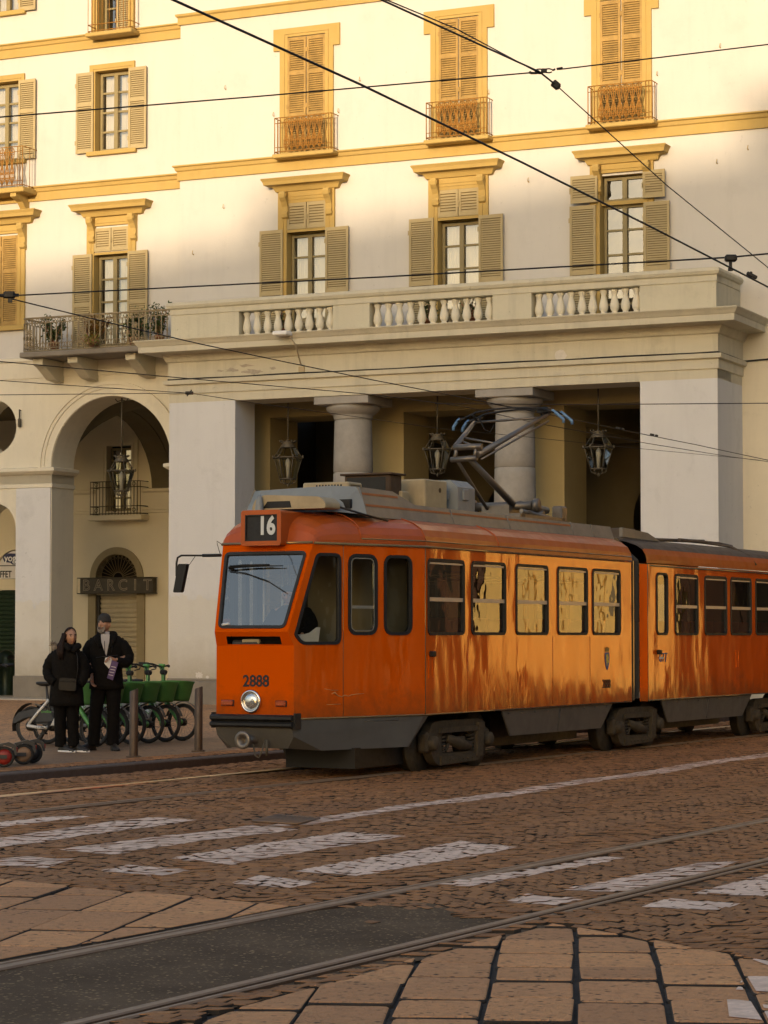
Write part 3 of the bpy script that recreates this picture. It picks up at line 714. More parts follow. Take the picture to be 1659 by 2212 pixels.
def casement(parent, u0, u1, z0, z1, w, rows, curtain=True, split=True):
    """double window: frame as the window, panes and curtain below it"""
    mb = MB(); f = .06; d0, d1 = w + .16, w + .22; um = (u0 + u1) / 2
    ring(mb, rect(u0, u1, z0, z1), rect(u0 + f, u1 - f, z0 + f, z1 - f), lambda a, b, t: (a, d0 + t * (d1 - d0), b))
    mb.box(um - .05, um + .05, d0 - .015, d1, z0 + f, z1 - f)
    for k in range(1, rows):
        z = z0 + (z1 - z0) * k / rows
        for a, b in ((u0 + f, um - .05), (um + .05, u1 - f)): mb.box(a, b, d0 + .01, d1 - .01, z - .022, z + .022)
    fr = mb.build('window_frame', WINF, parent)
    p = MB(); p.add([(u0 + f, w + .205, z0 + f), (u1 - f, w + .205, z0 + f), (u1 - f, w + .205, z1 - f), (u0 + f, w + .205, z1 - f)], [(0, 1, 2, 3)])
    p.build('pane', GLASSB, parent)
    if curtain:
        c = MB(); n = 40
        for a, b in ((u0 + .05, um - .03 + .02), (um + .03, u1 - .05)):
            vs = []
            for k in range(n + 1):
                uu = a + (b - a) * k / n; dd = w + .34 + .025 * sin(k * 1.15 + a * 9) + .012 * sin(k * 2.7)
                vs += [(uu, dd, z0 + .05), (uu, dd, z1)]
            c.add(vs, [(2 * k, 2 * k + 2, 2 * k + 3, 2 * k + 1) for k in range(n)], 0, True)
        c.build('curtain', CURT, parent)
    return fr
def surround(mb, u0, u1, z0, z1, w, fw, p=.05, ears=None, open_bottom=True):
    o = [(u0 - fw, z0), (u0 - fw, z1 + fw), (u1 + fw, z1 + fw), (u1 + fw, z0)]
    i = [(u0, z0), (u0, z1), (u1, z1), (u1, z0)]
    if ears:
        ew, ez = ears
        poly = [(u0 - fw, z0), (u0 - fw, ez), (u0 - ew, ez), (u0 - ew, z1 + fw), (u1 + ew, z1 + fw), (u1 + ew, ez), (u1 + fw, ez), (u1 + fw, z0), (u1, z0), (u1, z1), (u0, z1), (u0, z0)]
    else: poly = [o[0], o[1], o[2], o[3], i[3], i[2], i[1], i[0]]
    n = len(poly); mb.panel(poly, [], xz(w - p), 0)
    vs = [(a, w - p, b) for a, b in poly] + [(a, w, b) for a, b in poly]
    mb.add(vs, [(k, (k + 1) % n, n + (k + 1) % n, n + k) for k in range(n)])
    # inner bead
    mb.box(u0 - fw * .45, u0 - fw * .35, w - p - .015, w - p - .001, z0, z1 + fw * .3); mb.box(u1 + fw * .35, u1 + fw * .45, w - p - .015, w - p - .001, z0, z1 + fw * .3)
    mb.box(u0 - fw * .45, u1 + fw * .45, w - p - .016, w - p - .001, z1 + fw * .3, z1 + fw * .42)
def scrollwork(mb, u0, u1, w, z0, z1, r=.0135):
    """wrought iron panel: lyre scrolls in two tiers"""
    n = max(2, round((u1 - u0) / .145)); du = (u1 - u0) / n; h = z1 - z0
    def arc(cx, cz, rad, a0, a1, k=9): return [(cx + rad * cos(a0 + (a1 - a0) * i / k), w, cz + rad * sin(a0 + (a1 - a0) * i / k)) for i in range(k + 1)]
    for i in range(n):
        c = u0 + du * (i + .5)
        for s in (-1, 1):
            mb.tube([(c, w, z0 + .02 * h), (c + s * du * .42, w, z0 + .18 * h), (c + s * du * .30, w, z0 + .36 * h), (c + s * du * .06, w, z0 + .52 * h), (c + s * du * .34, w, z0 + .74 * h), (c + s * du * .44, w, z0 + .88 * h), (c + s * du * .2, w, z0 + .97 * h)], r, 4)
            mb.tube(arc(c + s * du * .22, z0 + .84 * h, du * .2, -pi / 2, pi * 1.1), r * .9, 4)
            mb.tube(arc(c + s * du * .22, z0 + .16 * h, du * .2, -pi * .6, pi), r * .9, 4)
            mb.tube(arc(c + s * du * .25, z0 + .32 * h, du * .16, 0, 2 * pi), r * .9, 4)
        mb.tube([(c, w, z0), (c, w, z1)], r, 4)
        mb.lathe([(.001, -.03), (.03, 0), (.001, .03)], (c, w, z0 + .52 * h), 6)
def iron_balcony(parent, u0, u1, w, z0, z1, proj, m=RUST, slab=.1):
    mb = MB(); f = w - proj; r = .012
    for z in (z0 + .04, z1): mb.tube([(u0, w, z), (u0, f, z), (u1, f, z), (u1, w, z)], r, 5)
    mb.tube([(u0, f, z0 + .14), (u1, f, z0 + .14)], .008, 4); mb.tube([(u0, f, z1 - .12), (u1, f, z1 - .12)], .008, 4)
    for u in (u0, u1): mb.tube([(u, f, z0), (u, f, z1)], r, 5); mb.tube([(u, f + proj * .5, z0), (u, f + proj * .5, z1)], .008, 4)
    scrollwork(mb, u0 + .22, u1 - .22, f, z0 + .05, z1 - .01)
    for u in (u0 + .07, u0 + .14, u1 - .07, u1 - .14): mb.tube([(u, f, z0), (u, f, z1)], .009, 4)
    o = mb.build('balcony_railing', m, parent)
    s = MB(); s.bev(u0 - .05, u1 + .05, f - .04, w - .001, z0 - slab, z0 - .01, .015); s.build('balcony_slab', OCHRE, o)
    return o
W1, W2 = 1.7, 2.0
# ---- upper wall of the portico building
holes1 = []; H1 = []
for k, du in enumerate((0, 3.67, 7.39)):
    a, b = 2.04 + du, 3.0 + du
    top = 10.54 if k < 2 else 11.22
    holes1.append(rect(a, b, 7.97, top)); H1.append((a, b, top))
wallpanel(B1, 'wall', WALLW, [(-.73, 7.9), (14.6, 7.9), (14.6, 19), (-.73, 19)], holes1, W1, .3, OCHRE)
mb = MB(); mb.add([(-.73, W1, 7.9), (-.73, W1, 19), (-.73, 12, 19), (-.73, 12, 7.9)], [(0, 1, 2, 3)]); mb.add([(14.6, W1, 0), (14.6, W1, 19), (14.6, 12, 19), (14.6, 12, 0)], [(3, 2, 1, 0)])
mb.box(-.9, 14.8, 1.0, 12.2, 19, 19.3); mb.box(-.72, -.01, 1.71, 2.3, 7.86, 7.9); mb.build('roof_eaves', WALLW, B1)
mb = MB(); mb.box(-.7, 14.5, W1 + 1.2, W1 + 1.25, 7.95, 18.9); mb.build('room_interior', ROOM, B1)
for k, du in enumerate((0, 3.67, 7.39)):
    a, b, top = H1[k]
    mb = MB(); surround(mb, a, b, 8.0, 11.27, W1, .22, .06)
    if k < 2: mb.box(a, b, W1 - .04, W1 + .1, 10.54, 10.60); mb.box(a - .02, b + .02, W1 - .045, W1 - .01, 11.2, 11.275)
    wn = mb.build('window', OCHRE, B1)
    hood(B1, 1.58 + du, 3.53 + du, 11.74, W1)
    if k < 2:
        for c, d in ((a, (a + b) / 2 - .01), ((a + b) / 2 + .01, b)): shutter(wn, c, d, 10.61, 11.2, W1 - .005, SHUT, (), gap=.055)
        bk = MB(); bk.box(a, b, W1 - .003, W1 - .001, 10.6, 11.2); bk.build('shutter_backing', SHUT, wn)
        casement(wn, a + .02, b - .02, 8.0, 10.5, W1, 5)
    else:
        casement(wn, a + .02, b - .02, 8.0, 10.60, W1, 5, False)
        casement(wn, a + .02, b - .02, 10.68, 11.2, W1, 1, False)
        t = MB(); t.box(a, b, W1 + .05, W1 + .3, 10.60, 10.68); t.build('transom', OCHRE, wn)
    for sgn, x0, x1 in ((-1, a - .66, a - .08), (1, b + .02, b + .58)):
        shutter(wn, x0, x1, 8.02, 10.58 + (.03 if sgn < 0 else 0), W1 - .07, SHUT, (.42, .86) if False else (.45,))
    if k == 2:
        for sgn, x0, x1 in ((-1, a - .62, a - .02), (1, b + .02, b + .5)): shutter(wn, x0, x1, 10.66, 11.24, W1 - .12, SHUT, ())
# second floor, closed weathered shutters behind iron balconies
for k, du in enumerate((0, 3.69, 7.40)):
    mb = MB(); a, b = 2.05 + du, 2.98 + du; surround(mb, a, b, 12.3, 14.95, W1, .2, .05, ears=(.36, 14.66)); wn = mb.build('window', OCHRE, B1)
    um = (a + b) / 2
    for c, d in ((a, um - .012), (um + .012, b)):
        shutter(wn, c, d, 13.12, 14.93, W1 - .012, SHUTO, (.55,)); shutter(wn, c, d, 12.32, 13.10, W1 - .012, SHUTO, ())
    iron_balcony(B1, 1.88 + du, 3.29 + du, W1, 12.27, 13.07, .34)
mb = MB(); band = lambda z: [(0, z - .34), (.05, z - .34), (.05, z - .14), (.08, z - .12), (.10, z - .05), (.14, z - .03), (.13, z), (0, z + .03)]
sweep(mb, band(12.27), -.73, 14.6, W1, (1, 0)); mb.build('string_course', OCHRE, B1)
mb = MB(); zt = fac(390, 33, W1)[1]
sweep(mb, [(0, zt - .24), (.05, zt - .24), (.05, zt - .08), (.09, zt - .05), (.10, zt), (0, zt + .02)], -.73, 14.6, W1, (1, 0)); mb.build('string_course', OCHRE, B1)
# ---- ground floor to the right of the portico
mb = MB(); mb.add([(12.2, W1, 0), (14.6, W1, 0), (14.6, W1, 7.9), (12.2, W1, 7.9)], [(0, 1, 2, 3)]); mb.build('wall', WALLC, B1)
# ---- portico
def pier(u0, u1, w0, w1, zt, m, name='pier'):
    mb = MB(); mb.box(u0, u1, w0, w1, .62, zt, 0); mb.bev(u0 - .05, u1 + .05, w0 - .05, w1 + .05, 0, .58, .02, 1); mb.bev(u0 - .03, u1 + .03, w0 - .03, w1 + .03, .58, .64, .015, 1)
    return mb.build(name, [m, PLINTH], B1)
pier(0, 1.64, 0, .9, 6.66, PIERM); pier(10.86, 12.47, 0, 1.7, 6.66, PIERM)
mb = MB(); E_ = [(0, 6.66), (0, 6.85), (.03, 6.853), (.03, 7.04), (.10, 7.06), (.11, 7.15), (.02, 7.16), (.02, 7.54), (.06, 7.56), (.08, 7.61), (.12, 7.68), (.13, 7.715), (.50, 7.735), (.50, 7.86), (.52, 7.88), (.55, 7.93), (.59, 7.98), (.59, 8.0), (0, 8.05)]
sweep(mb, E_, 0, 12.47, 0, (1.7, 1.7)); mb.box(0, 12.47, .001, .95, 6.66, 7.9); mb.build('entablature', TRIMG, B1)
mb = MB(); mb.box(-.001, 12.46, .9, 1.69, 6.95, 7.9); mb.box(.2, 14.3, 1.73, 8, 7.02, 7.4); mb.build('portico_ceiling', SHADEP, B1)
mb = MB(); mb.box(-.02, 12.47, -.02, 1.72, 7.97, 8.02); mb.build('terrace_floor', PLINTH, B1)
# peeled plaster on the frieze
def blotch(parent, pts_px, w, m, name='peeled_patch', lift=.004):
    mb = MB(); pts = [fac(x, y, w) for x, y in pts_px]; mb.panel(pts, [], xz(w - lift), 0); return mb.build(name, m, parent)
def blob_px(cx, cy, rx, ry, n=22, j=.4):
    return [(cx + rx * cos(2 * pi * k / n) * U_(1 - j, 1 + j * .5), cy + ry * sin(2 * pi * k / n) * U_(1 - j, 1 + j * .5)) for k in range(n)]
PEEL = mat('bare_white_plaster', (.62, .58, .52), .9, var=.3, vs=20); PEELG = mat('flaked_grey_plaster', (.40, .35, .28), .95, var=.5, vs=25)
blotch(B1, blob_px(700, 812, 31, 9), -.02, PEEL)
for cx, cy, rx, ry in ((545, 803, 22, 6), (500, 800, 14, 5), (475, 801, 10, 3), (590, 795, 7, 3), (530, 790, 16, 3)): blotch(B1, blob_px(cx, cy, rx, ry, 18, .6), -.02, PEELG)
blotch(B1, blob_px(1211, 768, 13, 13, 12, .2), -.02, PEEL); blotch(B1, blob_px(430, 1458, 9, 7), 0, PEEL); blotch(B1, blob_px(448, 1463, 4, 4), 0, PEEL)
# balustrade
bal = MB(); zb, zc = 8.03, 8.72
secs = [fac(x, 640, 0)[0] for x in (370, 515, 718, 797, 1063, 1147, 1381, 1545)]
secs[0] = .02; secs[-1] = 12.45
for a, b in ((0, 1), (2, 3), (4, 5), (6, 7)): bal.box(secs[a], secs[b], .02, .30, zb, zc - .10)
bal.box(12.15, 12.45, .30, 1.69, zb, zc - .10); bal.box(.02, .3, .3, 1.69, zb, zc - .1)
sweep(bal, [(-.02, zc - .13), (.02, zc - .12), (.02, zc), (.06, zc + .02), (.09, zc + .08), (.07, zc + .14), (-.05, zc + .17)], .02, 12.45, .02, (1.6, 1.6))
bal.box(.0, 12.47, .03, .33, zc - .13, zc + .158)
balo = bal.build('balustrade', TRIMG, B1)
prof = [(.001, 0), (.075, 0), (.075, .06), (.05, .08), (.05, .10), (.075, .15), (.083, .20), (.075, .27), (.05, .40), (.042, .46), (.055, .48), (.055, .50), (.07, .52), (.07, .56), (.001, .56)]
bm = MB(); sc_ = (zc - .13 - zb - .02) / .56; bm.lathe([(r * 1.15, h * sc_) for r, h in prof], (0, 0, 0), 14)
bproto = None
for (a, b), n in (((1, 2), 9), ((3, 4), 11), ((5, 6), 10)):
    for k in range(n):
        u = secs[a] + (secs[b] - secs[a]) * (k + .5) / n
        if bproto is None: bproto = bm.build('baluster', WALLC, balo); o = bproto
        else: o = bproto.copy(); COL.objects.link(o)
        o.location = (u, .17, zb + .005)
    q = MB(); q.box(secs[a], secs[b], .03, .3, zb - .0, zb + .02); q.build('baluster_sill', TRIMG, balo)
# columns
for cu in (4.17, 7.90):
    mb = MB(); drums = [0.25, 1.3, 2.4, 3.4, 4.25, 5.05, 6.18]
    for a, b in zip(drums[:-1], drums[1:]):
        def rad(z): t = z / 6.2; return .475 - .075 * t * t
        pr = [(rad(a) - .025, a), (rad(a), a + .02)] + [(rad(a + (b - a) * q / 4), a + (b - a) * q / 4) for q in (1, 2, 3)] + [(rad(b), b - .02), (rad(b) - .025, b)]
        mb.lathe(pr, (cu, .64, 0), 40)
    mb.lathe([(.62, 0), (.62, .14), (.58, .2), (.50, .25), (.3, .25)], (cu, .64, 0), 32)
    co = mb.build('column', STONE, B1)
    c = MB(); c.lathe([(.39, 6.18), (.42, 6.2), (.40, 6.22), (.43, 6.24), (.41, 6.26), (.45, 6.29), (.52, 6.34), (.575, 6.40), (.59, 6.46), (.56, 6.49), (.2, 6.49)], (cu, .64, 0), 36)
    c.bev(cu - .64, cu + .64, .02, 1.26, 6.485, 6.655, .012); c.build('capital', STONE, co)
# inner piers and beam of the arcade behind the columns
mb = MB()
for a, b in ((-.3, 1.45), (3.60, 4.74), (7.33, 8.48), (10.9, 14.3)): mb.box(a, b, 2.0, 3.35, .6, 6.45); mb.box(a - .04, b + .04, 1.96, 3.39, 0, .6)
mb.box(-.3, 14.3, 2.0, 3.35, 6.45, 7.02)
for a, b in ((3.70, 4.64), (7.43, 8.38)): mb.box(a, b, 3.35, 8, 6.1, 7.02)
mb.build('inner_pier', PASSG, B1)
def archpoly(cu, hw, zs, n=20, z0=0.0, rise=None):
    r = rise or hw
    return [(cu - hw, z0), (cu + hw, z0)] + [(cu + hw * cos(pi * k / n), zs + r * sin(pi * k / n)) for k in range(n + 1)]
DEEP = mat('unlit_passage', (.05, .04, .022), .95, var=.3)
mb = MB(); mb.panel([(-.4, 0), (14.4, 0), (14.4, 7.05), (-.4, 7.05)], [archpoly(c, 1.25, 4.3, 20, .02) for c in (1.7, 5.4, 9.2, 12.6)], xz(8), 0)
mb.build('arcade_back_wall', SHADEP, B1)
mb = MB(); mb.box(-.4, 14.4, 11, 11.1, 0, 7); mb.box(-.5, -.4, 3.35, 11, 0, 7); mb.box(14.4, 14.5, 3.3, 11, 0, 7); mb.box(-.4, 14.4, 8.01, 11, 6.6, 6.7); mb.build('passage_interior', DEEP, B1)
mb = MB()
for c in (1.7, 5.4, 9.2, 12.6): mb.box(c - .9, c + .9, 10.6, 10.7, 0, 3.2)
mb.build('shop_front', ROOM, B1)
# ---------------------------------------------------------------- left building
def px2(x, y, w=W2): return fac(x, y, w)
AC, AH, AZ = -2.70, 1.61, 5.50
oc = fac(-12, 923, W2); ocl = [(oc[0] + .62 * cos(2 * pi * k / 28), oc[1] + .64 * sin(2 * pi * k / 28)) for k in range(28)]
ar2 = archpoly(-5.92, .62, 4.08, 16, .0)
ga = archpoly(AC, AH, AZ, 32, .0)
def lift(p, d=.01): return [(a, max(b, d)) for a, b in p]
wallpanel(B2, 'wall', WALLC, [(-14, 0.0), (-.31, 0.0), (-.31, 8.1), (-14, 8.1)], [lift(ga), lift(ar2), ocl, lift(archpoly(-9.15, AH, AZ, 32, .0)), lift(archpoly(-12.3, 1.2, AZ, 20, 0))], W2, .95)
# smooth pier faces below the impost
mb = MB(); mb.box(-5.28, -4.33, W2 - .03, W2 - .001, .62, 5.03); mb.build('pier_face', PIERM, B2)
mb = MB(); mb.bev(-5.30, -4.28, W2 - .09, W2 + .97, 0.0, .63, .02); mb.build('plinth', PLINTH, B2)
mb = MB(); mb.bev(-7.5, -6.55, W2 - .09, W2 + .97, 0, .63, .02); mb.build('plinth', PLINTH, B2)
mb = MB(); imp = [(0, 5.03), (.03, 5.04), (.03, 5.12), (0, 5.13), (0, 5.34), (.06, 5.36), (.14, 5.42), (.14, 5.49), (0, 5.52)]
sweep(mb, imp, -7.54, -4.31, W2, (.97, .97)); mb.build('impost', WALLC, B2); mb = MB(); sweep(mb, imp, -1.09, -.32, W2, (.97, 0)); mb.build('impost', WALLC, B2)
# archivolt
mb = MB(); n = 40
for r0, r1, p in ((1.62, 1.80, .03), (1.80, 1.88, .055), (1.88, 1.95, .08)):
    o = [(AC + r1 * cos(pi * k / n), AZ + r1 * sin(pi * k / n)) for k in range(n + 1)]; i = [(AC + r0 * cos(pi * k / n), AZ + r0 * sin(pi * k / n)) for k in range(n + 1)]
    keep = [k for k in range(n + 1) if o[k][0] < -.06]
    for k in keep[:-1] if keep[0] else keep[:-1]:
        j = k + 1
        if j not in keep: continue
        mb.add([(i[k][0], W2 - p, i[k][1]), (o[k][0], W2 - p, o[k][1]), (o[j][0], W2 - p, o[j][1]), (i[j][0], W2 - p, i[j][1]), (i[k][0], W2, i[k][1]), (o[k][0], W2, o[k][1]), (o[j][0], W2, o[j][1]), (i[j][0], W2, i[j][1])],
               [(0, 1, 2, 3), (1, 5, 6, 2), (0, 3, 7, 4)])
mb.build('arch_moulding', WALLC, B2)
# upper wall
xs = [(-3.16, -2.26)]; hol = []
L1 = -3.03
z3 = fac(190, 82, W2)[1]
win2 = [rect(a + d, b + d, 12.86, 14.75) for a, b in xs for d in (0, L1, 2 * L1)]
win1 = [rect(-3.17, -2.25, 8.25, 10.42)]
win3 = [rect(-3.12, -2.28, z3 + .05, 18.2), rect(-3.12 + L1, -2.28 + L1, 16.45, 18.3)]
wallpanel(B2, 'wall', WALLW, [(-14, 8.1), (-.74, 8.1), (-.74, 19), (-14, 19)], win2 + win1 + win3, W2, .3, OCHRE)
mb = MB(); mb.box(-14, -.75, W2 + 1.2, W2 + 1.25, 8.1, 18.9); mb.build('room_interior', ROOM, B2)
mb = MB(); mb.box(-14.1, -.76, 1.4, 12.2, 19, 19.3); mb.add([(-14, W2, 0), (-14, W2, 19), (-14, 12, 19), (-14, 12, 0)], [(0, 1, 2, 3)]); mb.build('roof_eaves', WALLW, B2)
mb = MB(); zt = fac(388, 376, W2)[1]; sweep(mb, band(zt), -14, -.74, W2); mb.build('string_course', OCHRE, B2)
mb = MB(); zt = fac(388, 52, W2)[1]; sweep(mb, band(zt), -14, -.74, W2); mb.build('string_course', OCHRE, B2)
mb = MB(); zt = fac(20, 795, W2)[1]; sweep(mb, [(0, 7.62), (.02, 7.62), (.02, 8.0), (.05, 8.03), (.05, 8.1), (0, 8.12)], -14, -.32, W2); mb.build('string_course', WALLC, B2)
for d in (0, L1, 2 * L1):
    a, b = -3.16 + d, -2.26 + d
    mb = MB(); surround(mb, a, b, 12.86, 14.75, W2, .16, .05); mb.bev(a - .22, b + .22, W2 - .1, W2 - .001, 12.76, 12.86, .01); wn = mb.build('window', OCHRE, B2)
    casement(wn, a + .02, b - .02, 12.88, 14.72, W2, 4)
    shutter(wn, a - .50, a - .03, 12.84, 14.74, W2 - .06, SHUT, (.6,)); shutter(wn, b + .03, b + .50, 12.84, 14.74, W2 - .06, SHUT, (.6,))
for d in (0, L1, 2 * L1):
    a, b = -3.17 + d, -2.25 + d
    mb = MB(); surround(mb, a, b, 8.25 if d == 0 else fac(20, 704, W2)[1], 11.1, W2, .2, .05); wn = mb.build('window', OCHRE, B2); hood(B2, a - .47, b + .59, 11.6, W2)
    um = (a + b) / 2
    if d == 0:
        mb = MB(); mb.box(a, b, W2 - .04, W2 + .1, 10.42, 10.48); mb.build('transom', OCHRE, wn)
        for c, e in ((a, um - .01), (um + .01, b)): shutter(wn, c, e, 10.5, 11.05, W2 - .005, SHUT, (), gap=.055)
        casement(wn, a + .02, b - .02, 8.28, 10.4, W2, 4)
        shutter(wn, a - .55, a - .03, 8.28, 10.45, W2 - .065, SHUT, (.45,)); shutter(wn, b + .02, b + .55, 8.28, 10.45, W2 - .065, SHUT, (.45,))
    else:
        zs_ = fac(20, 704, W2)[1]; sb = MB(); sb.bev(a - .25, b + .25, W2 - .10, W2 - .001, zs_ - .12, zs_, .012); sb.build('window_sill', OCHRE, wn)
        for c, e in ((a, um - .01), (um + .01, b)): shutter(wn, c, e, zs_ + .01, 11.05, W2 - .01, SHUTO, (.6,))
mb = MB(); a, b = -3.12, -2.28; surround(mb, a, b, z3 + .05, 18.2, W2, .16, .05); wn = mb.build('window', OCHRE, B2)
shutter(wn, a + .45, b, z3 + .1, 18.1, W2 + .1, SHUT, (.4,)); casement(wn, a + .02, b - .02, z3 + .1, 18.1, W2 + .1, 4, False)
mb = MB(); a, b = -3.12 + L1, -2.28 + L1; surround(mb, a, b, 16.45, 18.3, W2, .16, .05); mb.bev(a - .2, b + .2, W2 - .1, W2 - .001, 16.34, 16.45, .01); wn = mb.build('window', OCHRE, B2)
casement(wn, a + .02, b - .02, 16.47, 18.2, W2, 4); shutter(wn, b + .03, b + .5, 16.4, 18.3, W2 - .06, SHUT, (.6,))
# plain bar balcony high up, scroll balcony at the left edge
mb = MB(); u0, u1 = fac(190, 70, W2 - .4)[0], fac(301, 60, W2)[0]; f = W2 - .4
for z in (z3 + .03, z3 + .18, z3 + 1.05): mb.tube([(u0, W2, z), (u0, f, z), (u1, f, z), (u1, W2, z)], .012, 5)
for k in range(13):
    if 3 < k < 9 and k % 2: continue
    u = u0 + (u1 - u0) * k / 12; mb.tube([(u, f, z3), (u, f, z3 + 1.05)], .009, 4)
for u in (u0, u1): mb.tube([(u, f + .2, z3), (u, f + .2, z3 + 1.05)], .009, 4)
ro = mb.build('balcony_railing', RUST, B2); s = MB(); s.bev(u0 - .05, u1 + .05, f - .05, W2 - .001, z3 - .1, z3 - .005, .015); s.build('balcony_slab', OCHRE, ro)
ub = fac(79, 380, W2)[0]; zb2 = fac(79, 400, W2 - .55)[1]
iron_balcony(B2, ub - 1.7, ub, W2, zb2, zb2 + .95, .6, RUST, .13)
mb = MB()
for u in (ub - .35, ub - 1.4):
    mb = MB(); mb.prism([(0, zb2 - .5), (0, zb2 - .13), (.58, zb2 - .13), (.58, zb2 - .22), (.3, zb2 - .3), (.1, zb2 - .5)], lambda p, t: (u + .16 * t, W2 - p[0], p[1])); mb.build('balcony_bracket', OCHRE, B2)
# long iron balcony on the first floor
wf = .95; ua = fac(52, 720, wf)[0]; ue = -.03; zl = 8.10
mb = MB(); h = .76; z0 = zl + .02
def railside(p0, p1, n, posts):
    def P(t, z): return (p0[0] + (p1[0] - p0[0]) * t, p0[1] + (p1[1] - p0[1]) * t, z)
    for z, r in ((z0, .018), (z0 + .06, .012), (z0 + h - .12, .012), (z0 + h, .022)): mb.tube([P(0, z), P(1, z)], r, 5)
    for k in range(n + 1):
        t = k / n; mb.tube([P(t, z0), P(t, z0 + .25), P(t, z0 + .30), P(t, z0 + .36), P(t, z0 + h - .12)], [.014, .014, .026, .014, .014], 5)
        if k < n:
            tm = (k + .5) / n; c = P(tm, z0 + h - .06); dx = Vector(p1) - Vector(p0); dx = dx.normalized()
            mb.tube([tuple(Vector(c) + dx * .042 * cos(a * pi / 4) + Vector((0, 0, .042 * sin(a * pi / 4)))) for a in range(8)], .010, 4, closed=True)
            c = P(tm, z0 + .13)
            for s in (-1, 1): mb.tube([tuple(Vector(c) + dx * s * (.03 + .03 * cos(a * pi / 4)) + Vector((0, 0, .045 * sin(a * pi / 4)))) for a in range(7)], .010, 4)
    for t0 in posts:
        c0 = Vector(P(t0, z0)); dx = (Vector(p1) - Vector(p0)).normalized()
        for s in (-1, 1):
            mb.tube([tuple(c0 + dx * s * .09), tuple(c0 + dx * s * .09 + Vector((0, 0, h)))], .012, 4)
            for q in (.15, .32, .5):
                mb.tube([tuple(c0 + dx * (s * .045 + .04 * cos(a * pi / 4)) + Vector((0, 0, h * q + .06 * sin(a * pi / 4) + .05))) for a in range(8)], .013, 4, closed=True)
        for a in range(7): an = pi * (a + .5) / 7; mb.tube([tuple(c0 + Vector((0, 0, .42))), tuple(c0 + dx * .08 * cos(an) + Vector((0, 0, .42 + .11 * sin(an))))], .008, 4)
railside((ua, wf, 0), (ue, wf, 0), 30, (.03, .36, .68, .97)); railside((ua, wf, 0), (ua, W2, 0), 8, ())
ro = mb.build('balcony_railing', mat('weathered_beige_iron', (.30, .235, .135), .7, metal=.1, var=.5, vs=8, dark=.6), B2)
s = MB(); s.bev(ua - .08, ue, wf - .08, W2 - .001, zl - .13, zl - .005, .02); s.build('balcony_slab', PLINTH, ro)
for x in (80, 155, 280):
    u = fac(x, 785, wf + .1)[0]; s = MB(); s.prism([(0, zl - .62), (0, zl - .14), (.92, zl - .14), (.92, zl - .28), (.75, zl - .34), (.35, zl - .58)], lambda p, t: (u - .13 + .26 * t, W2 - p[0], p[1])); s.build('balcony_bracket', TRIMG, ro)
# arcade interior on the left: back wall, ceiling, ribs
fd = fac(253, 1245, 8); fz = 3.06; fr = .62
back_holes = [[(fd[0] + .64 * cos(pi * k / 20), fz + .64 * sin(pi * k / 20)) for k in range(21)], rect(fd[0] - .64, fd[0] + .64, .01, 2.62)]
bw0, bw1 = fac(212, 1000, 8), fac(290, 1000, 8); bz0 = fac(250, 1112, 8)[1]
wu0, wu1 = fd[0] - .32, fd[0] + .42
back_holes.append(rect(wu0, wu1, bz0 + .1, 6.5))
lu = fac(36, 1230, 8)[0]; lz = fac(36, 1250, 8)[1]
back_holes.append(archpoly(lu, .64, lz + .13, 16, .01))
wallpanel(B2, 'arcade_back_wall', ARCIN, [(-14, 0), (-.5, 0), (-.5, 7.3), (-14, 7.3)], [lift(q) for q in back_holes], 8, .25)
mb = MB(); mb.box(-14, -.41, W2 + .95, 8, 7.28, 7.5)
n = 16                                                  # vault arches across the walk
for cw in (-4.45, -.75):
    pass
mb.build('arcade_ceiling', SHADEP, B2)
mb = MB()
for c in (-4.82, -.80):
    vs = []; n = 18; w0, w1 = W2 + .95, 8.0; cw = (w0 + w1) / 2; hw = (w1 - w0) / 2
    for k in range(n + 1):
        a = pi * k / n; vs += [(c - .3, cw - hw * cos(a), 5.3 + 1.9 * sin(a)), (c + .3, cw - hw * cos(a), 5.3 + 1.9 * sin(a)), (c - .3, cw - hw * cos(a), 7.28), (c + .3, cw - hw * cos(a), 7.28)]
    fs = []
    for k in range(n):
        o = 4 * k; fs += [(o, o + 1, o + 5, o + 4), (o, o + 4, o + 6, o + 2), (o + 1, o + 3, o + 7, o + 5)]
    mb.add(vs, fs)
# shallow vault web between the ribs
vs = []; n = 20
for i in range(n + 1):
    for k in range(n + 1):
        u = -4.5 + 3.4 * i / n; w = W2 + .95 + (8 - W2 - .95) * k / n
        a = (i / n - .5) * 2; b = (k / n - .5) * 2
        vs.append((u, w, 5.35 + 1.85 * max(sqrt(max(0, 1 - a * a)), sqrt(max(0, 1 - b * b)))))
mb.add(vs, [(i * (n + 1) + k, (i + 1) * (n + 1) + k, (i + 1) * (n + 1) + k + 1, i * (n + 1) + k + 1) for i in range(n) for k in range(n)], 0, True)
mb.build('vault', SHADEP, B2)
